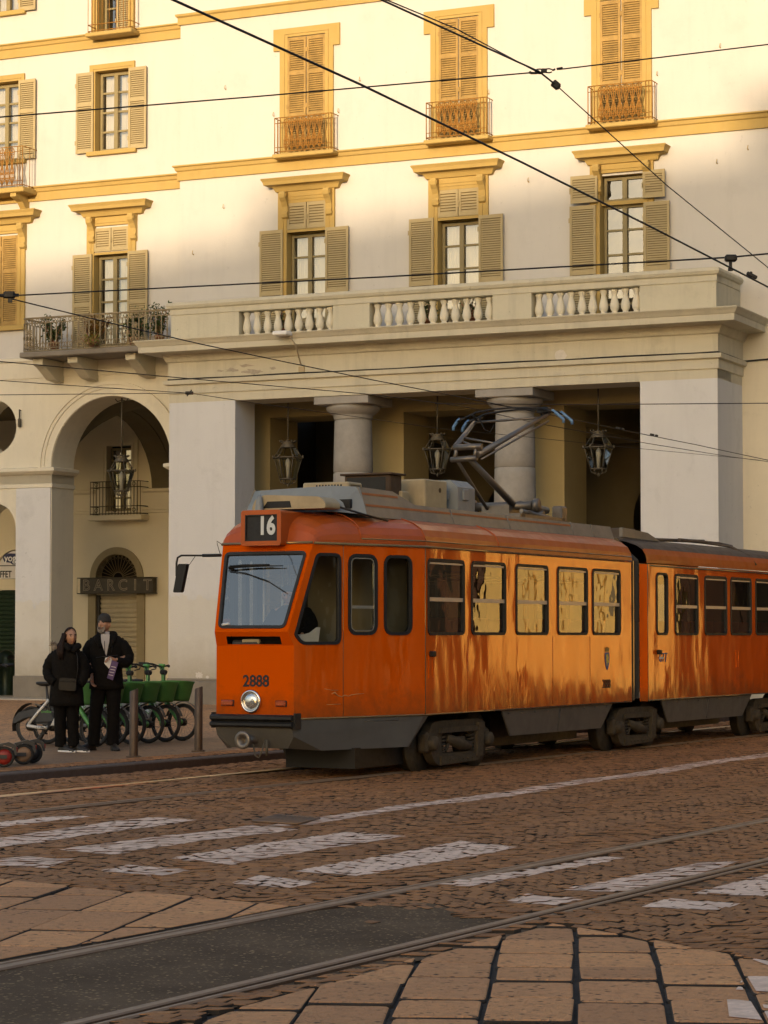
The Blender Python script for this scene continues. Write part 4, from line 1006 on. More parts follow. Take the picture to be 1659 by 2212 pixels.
# cornice band on the back wall, broken by the inner window
mb = MB(); zc_ = fac(200, 1060, 8)[1]
for a, b in ((-9, wu0 - .35), (wu1 + .35, -.5)): sweep(mb, [(0, zc_ - .75), (.02, zc_ - .75), (.02, zc_ - .62), (.06, zc_ - .6), (.06, zc_ - .55), (.02, zc_ - .53), (.02, zc_ - .1), (.10, zc_ - .06), (.12, zc_), (0, zc_ + .02)], a, b, 8)
mb.build('string_course', ARCIN, B2)
mb = MB(); surround(mb, wu0, wu1, bz0 + .1, 6.5, 8, .2, .04); wn = mb.build('window', ARCIN, B2); casement(wn, wu0 + .02, wu1 - .02, bz0 + .12, 6.45, 8, 5)
mb = MB(); mb.box(-14, -.5, 9.2, 9.3, 0, 7.3); mb.box(-14.1, -14, W2, 9.3, 0, 7.5); mb.box(-14, -.5, 8.0, 9.3, 7.3, 7.4); mb.build('room_interior', ROOM, B2)
mb = MB(); ba, bb_ = fac(195, 1080, 7.6)[0], fac(303, 1080, 7.6)[0]; f = 7.6; zt = fac(250, 1040, 7.6)[1]; zz0 = fac(250, 1112, 7.6)[1]
for z in (zz0 + .03, zz0 + .22, zt - .15, zt): mb.tube([(ba, 8, z), (ba, f, z), (bb_, f, z), (bb_, 8, z)], .012, 5)
for k in range(17): u = ba + (bb_ - ba) * k / 16; mb.tube([(u, f, zz0), (u, f, zt)], .010, 4)
for k in (2, 8, 14):
    for z in (zz0 + .12, zt - .07): u = ba + (bb_ - ba) * k / 16; mb.tube([(u + .05 * cos(a * pi / 4), f - .01, z + .05 * sin(a * pi / 4)) for a in range(8)], .009, 4, closed=True)
ro = mb.build('balcony_railing', IRON, B2); s = MB(); s.bev(ba - .05, bb_ + .05, f - .05, 7.99, zz0 - .14, zz0 - .01, .015); s.build('balcony_slab', ARCIN, ro)
# fanlight and roller shutter of the closed shop
mb = MB(); n = 40
o = [(fd[0] + .80 * cos(pi * k / n), fz + .80 * sin(pi * k / n)) for k in range(n + 1)]; i = [(fd[0] + .62 * cos(pi * k / n), fz + .62 * sin(pi * k / n)) for k in range(n + 1)]
poly = o + i[::-1]; mb.prism(poly, lambda p, t: (p[0], 8 - .05 + .3 * t, p[1])); mb.box(fd[0] - .85, fd[0] - .62, 7.95, 7.999, .0, 2.7); mb.box(fd[0] + .62, fd[0] + .85, 7.95, 7.999, 0, 2.7); do = mb.build('shop_surround', mat('dim_stone_surround', (.30, .24, .13), .85, var=.3), B2)
mb = MB()
for k in range(15):
    a = pi * (k + .5) / 15; mb.tube([(fd[0] + .15 * cos(a), 8.05, fz + .15 * sin(a)), (fd[0] + .62 * cos(a), 8.05, fz + .62 * sin(a))], .009, 4)
    a2 = pi * (k + 1) / 15; am = pi * (k + 1) / 15
    if k < 14: mb.tube([(fd[0] + .6 * cos(a), 8.05, fz + .6 * sin(a)), (fd[0] + .50 * cos(a2), 8.05, fz + .50 * sin(a2)), (fd[0] + .6 * cos(pi * (k + 1.5) / 15), 8.05, fz + .6 * sin(pi * (k + 1.5) / 15))], .008, 4)
mb.tube([(fd[0] + .15 * cos(pi * k / 10), 8.05, fz + .15 * sin(pi * k / 10)) for k in range(11)], .012, 4); mb.tube([(fd[0] + .62 * cos(pi * k / 20), 8.05, fz + .61 * sin(pi * k / 20)) for k in range(21)], .014, 4)
mb.build('fanlight_grille', mat('dull_brass_grille', (.24, .18, .09), .6, metal=.3), do)
def roller(parent, u0, u1, z0, z1, w, m, pitch=.085):
    mb = MB(); n = int((z1 - z0) / pitch); vs = []
    for k in range(n + 1):
        z = z0 + k * pitch
        for dz, dw in ((0, .012), (.015, -.02), (pitch * .55, -.035), (pitch * .8, -.02)): vs += [(u0, w + dw, z + dz), (u1, w + dw, z + dz)]
    m_ = len(vs) // 2; mb.add(vs, [(2 * k, 2 * k + 1, 2 * k + 3, 2 * k + 2) for k in range(m_ - 1)]); mb.box(u0, u1, w - .03, w + .02, z0 - .02, z0 + .06)
    return mb.build('roller_shutter', m, parent)
roller(B2, fd[0] - .55, fd[0] + .64, .03, 2.62, 8.12, SHTAN, .125)
mb = MB(); mb.box(fd[0] - .64, fd[0] - .55, 8.02, 8.2, 0, 2.62); mb.build('door_post', SIGNB, B2)
roller(B2, lu - .64, lu + .64, .03, fac(10, 1275, 8)[1], 8.1, SHGRN, .11)
mb = MB(); o = [(lu + .78 * cos(pi * k / 24), lz + .13 + .78 * sin(pi * k / 24)) for k in range(25)]; i = [(lu + .635 * cos(pi * k / 24), lz + .13 + .635 * sin(pi * k / 24)) for k in range(25)]
mb.prism(o + i[::-1], lambda p, t: (p[0], 7.95 + .05 * t, p[1])); mb.box(lu - .63, lu + .63, 8.0, 8.12, lz - .30, lz - .005); mb.build('shop_surround', ARCIN, B2)
# hanging shop signs
su0, sz1 = fac(168, 1249, 7.75); su1, sz0 = fac(330, 1281, 7.75)
r = empty('shop_sign', FM, 'dark sign box with outlined letters BARCIT over the tan roller shutter', 'shop sign')
mb = MB(); mb.bev(su0 + .07, su1, 7.75, 7.95, sz0, sz1, .01); mb.build('sign_board', SIGNB, r)
mb = MB(); mb.tube([(su0, 7.72, sz0), (su1 + .02, 7.72, sz0), (su1 + .02, 7.72, sz1), (su0, 7.72, sz1)], .012, 4, closed=True)
for p in ((su0, sz0), (su0, sz1), (su1, sz0), (su1, sz1)): mb.tube([(p[0], 7.72, p[1]), (p[0], 7.98, p[1])], .01, 4)
mb.build('sign_frame', IRON, r)
ltr = 'BARCIT'
for k, ch in enumerate(ltr):
    uu = su0 + .27 + (su1 - su0 - .42) * k / 5
    text(ch, .40, TANW, r, T(uu, 7.735, (sz0 + sz1) / 2) @ RX, 'letter', outline=.007)
r = empty('shop_sign', FM, 'pale arched shop sign with white letters on a navy patch at the left edge', 'shop sign')
az = lz + .005
mb = MB(); poly = [(lu - .62, az), (lu + .62, az)] + [(lu + .62 * cos(pi * k / 20), lz + .13 + .62 * sin(pi * k / 20)) for k in range(21)]
mb.prism(poly, lambda p, t: (p[0], 8.0 + .06 * t, p[1])); mb.build('sign_board', SIGNW, r)
zl1 = fac(20, 1206, 8)[1]; zl2 = fac(20, 1241, 8)[1]; ub = fac(8, 1206, 8)[0]
mb = MB(); mb.prism([(ub, zl1 + .14), (ub + .45, zl1 + .12), (ub + .5, zl1 - .16), (ub + .28, zl1 - .17), (ub + .22, zl1 - .12), (ub + .03, zl1 - .10), (ub - .02, zl1)], lambda p, t: (p[0], 7.99 + .008 * t, p[1])); mb.build('blob_emblem', NAVY, r)
text('yog', .26, LETWHT, r, T(ub + .03, 7.986, zl1) @ RX, 'lettering', align='LEFT', bold=.004)
text('FFET', .25, LETBLK, r, T(fac(0, 1241, 8)[0], 7.994, zl2) @ RX, 'lettering', align='LEFT', sx=.72, bold=.004)
mb = MB(); zz = fac(20, 1222, 8)[1]; mb.box(lu - .6, lu + .6, 7.992, 7.998, zz - .012, zz + .012); mb.build('sign_rule', LETBLK, r)
# ---------------------------------------------------------------- lanterns
BULB = mat('milky_lamp_glass', (.42, .40, .36), .4, var=.1)
def lantern(x, w, y_top, y_lo, y_hi, zc_, label):
    u, zl_ = fac(x, y_lo, w); zh = fac(x, y_hi, w)[1]; h = zh - zl_
    r = empty('hanging_lantern', FM @ T(u, w, zl_), label, 'lantern', 'hanging lanterns of the arcade')
    R1, R0 = .30 * h, .17 * h; zs, zt_, zb_ = .62 * h, .84 * h, .17 * h
    mb = MB()
    hx = lambda R, z: [(R * cos(pi / 3 * k + .3), R * sin(pi / 3 * k + .3), z) for k in range(6)]
    for R, z, rr_ in ((R1, zs, .018), (R0, zb_, .016), (.16 * h, zt_, .016)): mb.tube(hx(R, z), rr_, 5, closed=True)
    for a, b in zip(hx(R1, zs), hx(R0, zb_)): mb.tube([a, b], .011, 4)
    for a, b in zip(hx(R1, zs), hx(.16 * h, zt_)): mb.tube([a, b], .011, 4)
    for a in hx(R1 + .02, zs): mb.lathe([(.001, -.03), (.03, 0), (.02, .04), (.001, .06)], a, 6)
    mb.lathe([(.16 * h, zt_), (.15 * h, .88 * h), (.12 * h, .92 * h), (.17 * h, .95 * h), (.06 * h, .97 * h), (.02, h)], (0, 0, 0), 12)
    for k in range(10): a = 2 * pi * k / 10; mb.lathe([(.001, -.025), (.022, 0), (.001, .03)], (.17 * h * cos(a), .17 * h * sin(a), .97 * h), 5)
    for k in range(6): a = hx(R0, zb_)[k]; mb.tube([a, (a[0] * .9, a[1] * .9, .10 * h), (a[0] * .3, a[1] * .3, .06 * h), (0, 0, .08 * h)], .011, 4)
    mb.lathe([(.001, 0), (.02, .02), (.035, .05), (.015, .08), (.001, .1)], (0, 0, -.0), 8)
    mb.build('lantern_frame', IRON, r)
    mb = MB(); a, b, c = hx(R1 - .01, zs), hx(R0 - .008, zb_), hx(.15 * h, zt_)
    for k in range(6): j = (k + 1) % 6; mb.add([b[k], b[j], a[j], a[k]], [(0, 1, 2, 3)]); mb.add([a[k], a[j], c[j], c[k]], [(0, 1, 2, 3)])
    mb.build('lantern_glass', GLASSL, r)
    mb = MB(); mb.lathe([(.001, .18 * h), (.035, .19 * h), (.045, .42 * h), (.06, .48 * h), (.055, .55 * h), (.02, .6 * h), (.001, .62 * h)], (0, 0, 0), 12); mb.build('bulb', BULB, r)
    mb = MB(); mb.tube([(0, 0, h - .01), (0, 0, zc_ - zl_)], .018, 6)
    for s in (-1, 1): mb.tube([(0, 0, zc_ - zl_ - .06), (s * .12, 0, zc_ - zl_ - .09), (s * .17, 0, zc_ - zl_ - .04), (s * .15, 0, zc_ - zl_)], .012, 5)
    mb.build('lantern_rod', IRON, r)
lantern(262, 2.45, 880, 1076, 982, 7.12, 'iron lantern hanging in the large round arch at left')
lantern(622, .97, 872, 1052, 950, 6.95, 'iron lantern hanging between the left portico pier and the first column')
lantern(945, .97, 860, 1030, 935, 6.95, 'iron lantern hanging between the two granite columns behind the pantograph')
lantern(1293, .97, 840, 1030, 928, 6.95, 'iron lantern with a visible white bulb, hanging beside the right portico pier')
# ---------------------------------------------------------------- small things on the walls
r = empty('floodlight', FM, 'small white floodlight on a bent arm under the balustrade', 'floodlight')
fu, fz_ = fac(610, 722, -.7); mb = MB(); mb.bev(fu - .17, fu + .17, -.85, -.55, fz_ - .03, fz_ + .06, .02); mb.build('lamp_head', WHITEP, r)
ju, jz = fac(652, 800, -.03); mb = MB(); mb.tube([(fu + .1, -.62, fz_), (fu + .2, -.5, fz_ - .2), (ju, -.06, jz + .1)], .014, 6); mb.build('lamp_arm', TANW, r)
mb = MB(); mb.bev(ju - .07, ju + .07, -.06, -.021, jz - .07, jz + .08, .008); mb.build('mounting_plate', BEIGE, r)
mb = MB(); pts = []
for x in range(370, 1560, 70): pts.append((fac(x, 830, -.1)[0], -.075, 7.165 + U_(-.004, .012)))
mb.tube([(.0, -.075, 7.17)] + pts + [(12.50, -.075, 7.17), (12.52, .8, 7.17), (12.52, 1.66, 7.16), (13.6, 1.67, 7.2)], .016, 5); o = mb.build('wall_cable', WIRE); o.matrix_world = FM; tag(o, 'dark cable laid along the top of the portico architrave', 'cable')
u, z = fac(45, 905, W2); mb = MB(); mb.tube([(u, W2 - .06, z + .22), (u, W2 - .06, z - .2)], .018, 6)
for k in range(6): mb.lathe([(.02, -.025), (.05, 0), (.02, .025)], (u, W2 - .06, z - .02 - k * .03), 8)
for zz in (z + .2, z - .18): mb.tube([(u, W2, zz), (u, W2 - .06, zz)], .012, 5)
o = mb.build('wall_insulator', IRON); o.matrix_world = FM; tag(o, 'small dark ribbed insulator fixed to the wall beside the round window', 'insulator')
# shrubs in pots on the terrace and the iron balcony
def shrub(u, w, z, rx, h, m, label, pot=True, n=150, seed=1):
    random.seed(seed); r = empty('potted_plant', FM @ T(u, w, z), label, 'plant')
    if pot: mb = MB(); mb.lathe([(.001, 0), (.09, 0), (.12, .2), (.13, .2), (.13, .23), (.1, .22), (.001, .2)], (0, 0, 0), 14); mb.build('pot', TERRA, r)
    mb = MB(); st = MB()
    stems = [(U_(-rx, rx) * .8, U_(-.12, .12), U_(.35, 1) * h) for _ in range(16)]
    for s in stems: st.tube([(s[0] * .15, s[1] * .2, .18), (s[0] * .6, s[1], .2 + s[2] * .5), (s[0], s[1], .2 + s[2])], .006, 4)
    for k in range(n):
        s = random.choice(stems); t = U_(.25, 1.05); c = Vector((s[0] * t + random.gauss(0, .05), s[1] * t + random.gauss(0, .05), .2 + s[2] * t + random.gauss(0, .04)))
        a = Vector((random.gauss(0, 1), random.gauss(0, 1), random.gauss(0, .6))).normalized(); b = a.cross(Vector((RND(), RND(), RND()))).normalized(); L = U_(.05, .10)
        mb.add([c, c + a * L * .5 + b * L * .28, c + a * L, c + a * L * .5 - b * L * .28], [(0, 1, 2, 3)])
    mb.build('foliage', m, r); st.build('stem', TERRA, r)
for k, (x, y, m, rx, h, lb) in enumerate(((118, 700, LEAF1, .34, .66, 'straggly dark plant on the iron balcony, at its left end'), (205, 695, LEAF2, .48, .62, 'russet leaved plant at the middle of the iron balcony'), (290, 690, LEAF1, .34, .66, 'small green plant near the right end of the iron balcony'), (345, 688, LEAF1, .30, .80, 'tall dark green plant at the right end of the iron balcony'))):
    u, z = fac(x, y, 1.25); shrub(u, 1.25, 8.11, rx, h, m, lb, True, 750, 20 + k)
u, z = fac(200, 740, .85); shrub(u, .80, 7.95, .3, .3, mat('yellow_green_leaves', (.20, .20, .04), .6, var=.3), 'yellow green trailing plant hanging through the iron balcony railing', False, 120, 31)
for k, (x, lb) in enumerate(((610, 'leafy plant glimpsed between balusters under the left terrace window'), (925, 'bushy plant seen between balusters left of the middle terrace window'), (1017, 'bushy plant seen between balusters right of the middle terrace window'))):
    u, z = fac(x, 680, .75); shrub(u, .75, 8.03, .25, .5, LEAF1, lb, True, 150, 40 + k)

for x, y in ((488, 190), (778, 172), (484, 447), (418, 547), (1056, 200), (1420, 160), (1556, 100), (1616, 320), (1549, 350), (1142, 390), (732, 240), (592, 248)):
    u, z = fac(x, y, W1); mb = MB(); mb.tube([(u, W1, z - .03), (u, W1 - .06, z - .03), (u + .02, W1 - .07, z + .05)], .008, 5); mb.lathe([(.001, 0), (.016, 0), (.016, -.006)], (u, W1 - .001, z - .03), 8, axis='y'); mb.build('wall_hook', OCHRE, B1)
# ---------------------------------------------------------------- the tram (own frame: x backwards from the nose, -y the side we see)
TR = empty('tram', TM, 'orange articulated tram number 2888 on line 16, coming out of the street', 'tram')
def roundpoly(pts, r, n=4):
    out = []; m = len(pts); rs = r if isinstance(r, (list, tuple)) else [r] * m
    for i in range(m):
        a, b, c = Vector(pts[i - 1]), Vector(pts[i]), Vector(pts[(i + 1) % m]); u = (a - b).normalized(); v = (c - b).normalized()
        q = min(rs[i], (a - b).length * .45, (c - b).length * .45); p0, p2 = b + u * q, b + v * q
        for k in range(n + 1):
            t = k / n; out.append(tuple(p0 * (1 - t) ** 2 + b * 2 * t * (1 - t) + p2 * t * t))
    return out
ZB, ZG, HB = .66, 2.585, 1.10
def bw(x): return min(HB, .49 + .316 * x)
def side_fn(x, z): return (x, -bw(x), z)
def far_fn(x, z): return (x, bw(x), z)
SL = .34 / .935                                      # windscreen lean
def ws_fn(y, z): return (-.085 + (z - 1.61) * SL, y, z)
cabw = roundpoly([(.315, 2.475), (.665, 2.475), (.665, 1.47), (.10, 1.47), (.0, 1.575)], [.07, .09, .09, .07, .03], 5)
tapw = [rr(.77, 1.20, 1.575, 2.475, .11), rr(1.30, 1.725, 1.575, 2.475, .11)]
strw = [rr(a, b, 1.575, 2.455, .075) for a, b in ((1.99, 2.95), (3.13, 4.10), (4.39, 5.37), (5.66, 6.64), (6.80, 7.77))]
car2w = [rr(a, b, 1.575, 2.455, .09 if b - a < .6 else .075) for a, b in ((9.09, 9.54), (9.81, 10.75), (11.02, 11.98), (12.14, 13.09), (13.28, 14.24), (14.5, 15.4))]
tapout = [(0, ZB), (0, 1.46), (-.085, 1.61), (-.085 + (ZG - 1.61) * SL, ZG), (1.93, ZG), (1.93, ZB)]
body = MB()
body.panel(tapout, [cabw] + tapw, side_fn, 0, False); body.panel(tapout, [cabw] + tapw, far_fn, 0, True)
st_out = rect(1.93, 8.17, ZB, ZG)
body.panel(st_out, strw, side_fn, 0, False); body.panel(st_out, strw, far_fn, 0, True)
# nose: lower face, crease, windscreen surround
body.add([(0, .49, ZB), (0, -.49, ZB), (0, -.49, 1.46), (0, .49, 1.46)], [(0, 1, 2, 3)], 1)
hw = .49 - .0269
vent = [(-.345, 1.475), (.345, 1.475), (.33, 1.56), (-.35, 1.56)]
def cr_fn(y, z): return (-.085 * (z - 1.46) / .15, y, z)
body.panel([(-.49, 1.46), (.49, 1.46), (hw, 1.61), (-hw, 1.61)], [vent], cr_fn, 1, True)
tw = .49 + .316 * (-.085 + (ZG - 1.61) * SL)
wsh = roundpoly([(-.425, 1.645), (.425, 1.645), (.525, 2.49), (-.525, 2.49)], .07, 5)
body.panel([(-hw, 1.61), (hw, 1.61), (tw, ZG), (-tw, ZG)], [wsh], ws_fn, 1, True)
body.add([(8.17, -HB, ZB), (8.17, HB, ZB), (8.17, HB, ZG), (8.17, -HB, ZG), (8.17, -.5, .85), (8.17, .5, .85), (8.17, .5, 2.5), (8.17, -.5, 2.5)], [(0, 1, 5, 4), (1, 2, 6, 5), (2, 3, 7, 6), (3, 0, 4, 7)])
bo = body.build('front_car_body', [PAINT, NOSEP], TR)
# roof with its front dome
RP = [(1, 0), (1.0, .05), (.985, .12), (.945, .20), (.86, .265), (.74, .315), (.6, .355), (.3, .395), (0, .405)]
def roof(stations, name, mats, split):
    mb = MB(); rows = []
    full = [(-a, h) for a, h in RP] + [(a, h) for a, h in RP[-2::-1]]
    for x, k in stations:
        b = bw(x) + .012; rows.append([(x, a * b, ZG - .005 + h * k) for a, h in full])
    n = len(full); vs = [p for r_ in rows for p in r_]
    for i in range(len(rows) - 1):
        for q in range(n - 1):
            f = (i * n + q, (i + 1) * n + q, (i + 1) * n + q + 1, i * n + q + 1)
            mid = abs(full[q][0] + full[q + 1][0]) / 2
            mb.add([vs[t] for t in f], [(0, 1, 2, 3)], 1 if (mid < split and rows[i][0][0] > .7) else 0, True)
    return mb.build(name, mats, TR)
x0 = -.085 + (ZG - 1.61) * SL
roof([(x0 - .01, 0), (x0, .12), (x0 + .03, .40), (x0 + .09, .60), (.48, .78), (.7, .90), (1.0, .97), (1.4, 1), (1.93, 1), (3, 1), (5, 1), (7, 1), (8.17, 1)], 'front_car_roof', [MATS['orange_roof_paint'], ROOFD], .7)
g = MB()
def strip_along(x0_, x1_, z, r, sgn): g.tube([(x, sgn * (bw(x) + .012), z) for x in (x0_, min(1.93, x1_), x1_)] if x0_ < 1.93 else [(x0_, sgn * (HB + .012), z), (x1_, sgn * (HB + .012), z)], r, 6)
for sg in (-1, 1): strip_along(x0, 8.16, ZG - .005, .016, sg); strip_along(.95, 8.16, ZG + .06, .008, sg)
g.tube([(x0 - .012, -tw, ZG), (x0 - .012, tw, ZG)], .016, 6)
g.tube([(1.93, -HB - .004, ZB), (1.93, -HB - .004, ZG + .1)], .006, 4); g.tube([(.70, -bw(.7) - .002, ZB), (.70, -bw(.7) - .002, ZG)], .004, 4)
g.tube([(-.0, -.492, ZB + .01), (1.93, -HB - .003, ZB + .01), (8.16, -HB - .003, ZB + .01)], .010, 4)
g.build('rain_gutter', PAINT, TR)
q = MB()
for x in (3.04, 5.515, 6.72): q.tube([(x, -HB - .001, ZB + .02), (x, -HB - .001, 1.56)], .0035, 4)
for k in range(62): x = 1.98 + k * .1; q.lathe([(.007, 0), (.006, -.004), (.001, -.006)], (x, -HB - .001, ZB + .045), 6, axis='y')
for k in range(60): q.lathe([(.006, 0), (.005, -.004), (.001, -.005)], (1.98 + k * .1, -HB - .001, 2.51), 6, axis='y')
q.build('panel_seam', MATS['orange_roof_paint'], TR)
for x in (.95, 1.93, 3.9):
    q = MB(); q.tube([(x, a * (bw(x) + .014), ZG + h) for a, h in ([(-p, r_) for p, r_ in RP[1:]] + [(p, r_) for p, r_ in RP[-2:0:-1]])], .007, 4); q.build('roof_seam', MATS['orange_roof_paint'], TR)
# windows
def tram_window(poly, fn, out, bar=True, glassm=GLASST, alu=False, tilt=.006):
    i = inset(poly, .034)
    mb = MB(); ring(mb, poly, i, lambda x, z, t: tuple(Vector(fn(x, z)) + Vector(out) * (.014 - .05 * t)))
    w = mb.build('window', BLACK, TR)
    x0_, x1_ = min(p[0] for p in i), max(p[0] for p in i); z0_, z1_ = min(p[1] for p in i), max(p[1] for p in i)
    a, b = U_(-tilt, tilt), U_(-tilt, tilt); xm, zm = (x0_ + x1_) / 2, (z0_ + z1_) / 2; zb_ = 1.985
    for lo, hi, dp in (((z0_ - .01, zb_, -.012), (zb_, z1_ + .01, -.006)) if bar else ((z0_ - .01, z1_ + .01, -.01),)) if False else ([(z0_ - .01, zb_, -.026), (zb_, z1_ + .01, -.012)] if bar else [(None, None, -.014)]):
        p = MB(); a, b = U_(-tilt, tilt), U_(-tilt, tilt)
        q = i if lo is None else rect(x0_ - .005, x1_ + .005, max(lo, z0_), min(hi, z1_))
        p.add([tuple(Vector(fn(x, z)) + Vector(out) * (dp + a * (x - xm) + b * (z - zm))) for x, z in q], [tuple(range(len(q)))])
        p.build('pane', glassm, w)
    if bar:
        q = MB(); s = Vector(out)
        for zz, h in ((zb_, .022), (z1_ - .02, .010)): q.add([tuple(Vector(fn(x, z)) + s * d) for d in (.004, -.03) for x, z in ((x0_, zz - h), (x1_, zz - h), (x1_, zz + h), (x0_, zz + h))], [(0, 1, 2, 3), (3, 2, 6, 7), (0, 4, 5, 1), (4, 7, 6, 5)])
        q.build('sash_bar', ALU, w)
    if alu:
        j = inset(poly, .042); k = inset(poly, .054); q = MB(); ring(q, j, k, lambda x, z, t: tuple(Vector(fn(x, z)) + Vector(out) * (.006 - .02 * t)))
        for zz in (1.885,): q.add([tuple(Vector(fn(x, z)) + Vector(out) * .004) for x, z in ((x0_ + .012, zz - .018), (x1_ - .012, zz - .018), (x1_ - .012, zz + .018), (x0_ + .012, zz + .018))], [(0, 1, 2, 3)])
        q.build('sash_bar', CHROME, w)
    return w
on = Vector((-.301, -.953, 0)).normalized() * 1; on = Vector((-.316, -1, 0)).normalized()
tram_window(cabw, side_fn, on, False, GLASSD); tram_window(tapw[0], side_fn, on, False, GLASSD, True); tram_window(tapw[1], side_fn, on, False, GLASSD)
for p in strw: tram_window(p, side_fn, (0, -1, 0))
for p in car2w: tram_window(p, side_fn, (0, -1, 0), max(q[0] for q in p) - min(q[0] for q in p) > .6)
fo = Vector((-.316, 1, 0)).normalized()
for p in [cabw] + tapw: tram_window(p, far_fn, fo, False, GLASSD)
for p in strw + car2w: tram_window(p, far_fn, (0, 1, 0), False)
# windscreen
wo = Vector((-1, 0, SL)).normalized(); i = inset(wsh, .032); mb = MB()
ring(mb, wsh, i, lambda y, z, t: tuple(Vector(ws_fn(y, z)) + wo * (.014 - .05 * t))); wsc = mb.build('windscreen', BLACK, TR)
p = MB(); p.panel(i, [], lambda y, z: tuple(Vector(ws_fn(y, z)) + wo * -.008), 0, True); p.build('pane', GLASSW, wsc)
def onws(y, z, d=.03): return tuple(Vector(ws_fn(y, z)) + wo * d)
mb = MB(); mb.tube([onws(.40, 2.315, .02), onws(.40, 2.315, .05), onws(.25, 2.325, .05), onws(-.10, 2.33, .04)], .010, 5); mb.tube([onws(.39, 2.305, .035), onws(.1, 2.32, .03), onws(-.27, 2.32, .03)], [.010, .011, .005], 5)
mb.lathe([(.001, -.02), (.022, -.01), (.022, .03), (.001, .04)], onws(.41, 2.31, .02), 8, axis='x'); mb.build('wiper', BLKM, wsc)
mb = MB(); mb.tube([onws(.43, 2.28, .012), onws(.2, 2.25, .014), onws(-.1, 2.16, .014), onws(-.36, 2.03, .012)], .006, 4); mb.build('wiper_cable', BLKM, wsc)
mb = MB(); mb.tube([onws(.37, 1.68, .02), onws(.28, 1.69, .03)], .014, 6); mb.build('corner_lamp', WHITEP, wsc)
mb = MB(); mb.panel(inset(vent, -.003), [], lambda y, z: (cr_fn(y, z)[0] + .10, y, z), 0, True)
for a, b in zip(vent, vent[1:] + vent[:1]): mb.add([cr_fn(*a), cr_fn(*b), (cr_fn(*b)[0] + .1, b[0], b[1]), (cr_fn(*a)[0] + .1, a[0], a[1])], [(0, 1, 2, 3)])
vo = mb.build('air_inlet', BLKM, TR); mb = MB(); mb.bev(.0, .05, -.05, .17, 1.478, 1.53, .01); mb.build('inlet_box', LOGOY if False else BEIGE, vo)
# destination box
r = MB(); q = rr(-.255, .255, 2.555, 2.945, .035); k = inset(q, .05)
ring(r, q, k, lambda y, z, t: (.12 + .06 * t, y, z)); n = len(q)
vs = [(.18, a, b) for a, b in q] + [(.85, a * .97, min(b, 2.93)) for a, b in q]; r.add(vs, [(i_, (i_ + 1) % n, n + (i_ + 1) % n, n + i_) for i_ in range(n)] + [tuple(range(n, 2 * n))])
dbx = r.build('destination_box', MATS['orange_roof_paint'], TR)
r = MB(); r.panel(inset(q, .045), [], lambda y, z: (.145, y, z), 0, True); r.build('display_screen', BLACK, dbx)
r = MB(); ring(r, inset(q, .04), inset(q, .062), lambda y, z, t: (.125 + .02 * t, y, z)); r.build('display_gasket', BLACK, dbx)
FX = Matrix(((0, 0, -1, 0), (-1, 0, 0, 0), (0, 1, 0, 0), (0, 0, 0, 1)))     # lettering on a face looking towards -x
text('16', .275, mat('display_digit', (.60, .62, .60), .6, var=.05), dbx, T(.141, -.062, 2.765) @ FX, 'digits', .002, sx=.80, bold=.010)
text('2888', .175, LETBLK, TR, T(-.004, -.018, 1.07) @ FX, 'fleet_number', .003, sx=.95, bold=.004)
# headlight, indicators, bumper, coupler
mb = MB(); mb.lathe([(.155, .0), (.15, .02), (.135, .03), (.13, .0)], (0, .0, .855), 28, axis='x'); hl0 = None
mb = MB(); mb.lathe([(.125, .0), (.128, -.03), (.118, -.05), (.100, -.045), (.095, -.02)], (0, .031, .855), 30, axis='x'); hl = mb.build('headlight', CHROME, TR)
mb = MB(); mb.lathe([(.096, -.02), (.085, -.038), (.05, -.050), (.001, -.054)], (0, .031, .855), 26, axis='x'); mb.build('headlight_lens', LENSG, hl)
for y0, y1 in ((.266, .415), (-.40, -.273)):
    mb = MB(); mb.bev(-.035, 0, y0, y1, .805, .862, .012); o = mb.build('turn_signal', AMBER, TR)
    mb = MB(); mb.box(-.012, -.0005, y0 - .006, y1 + .006, .80, .867); mb.build('lamp_base', BLACK, o)
mb = MB()
for z0_, z1_ in ((.575, .638), (.645, .712)):
    pr = [(-.0, z0_), (-.06, z0_), (-.095, z0_ + .02), (-.095, z1_ - .02), (-.06, z1_), (0, z1_)]
    mb.prism(pr, lambda p, t: (p[0], .52 - 1.03 * t, p[1]))
mb.box(-.04, .09, -.53, -.51, .56, .73); mb.box(-.04, .04, .515, .53, .56, .73); mb.build('bumper', BLACK, TR)
mb = MB(); mb.lathe([(.03, -.06), (.045, -.155), (.092, -.16), (.098, -.17), (.098, -.19), (.088, -.2), (.045, -.195), (.035, -.12), (.001, -.11)], (0, .04, .44), 24, axis='x'); mb.tube([(-.1, .04, .44), (.3, .04, .44)], .05, 10); co = mb.build('coupler', STEEL, TR)
mb = MB(); mb.tube([(-.12, -.05, .40), (-.13, -.09, .27), (-.12, -.13, .25), (-.11, -.16, .33), (-.05, -.17, .45)], .009, 5); mb.tube([(-.06, -.19, .44), (-.06, -.19, .27)], .016, 6); mb.build('coupler_chain', IRON, co)
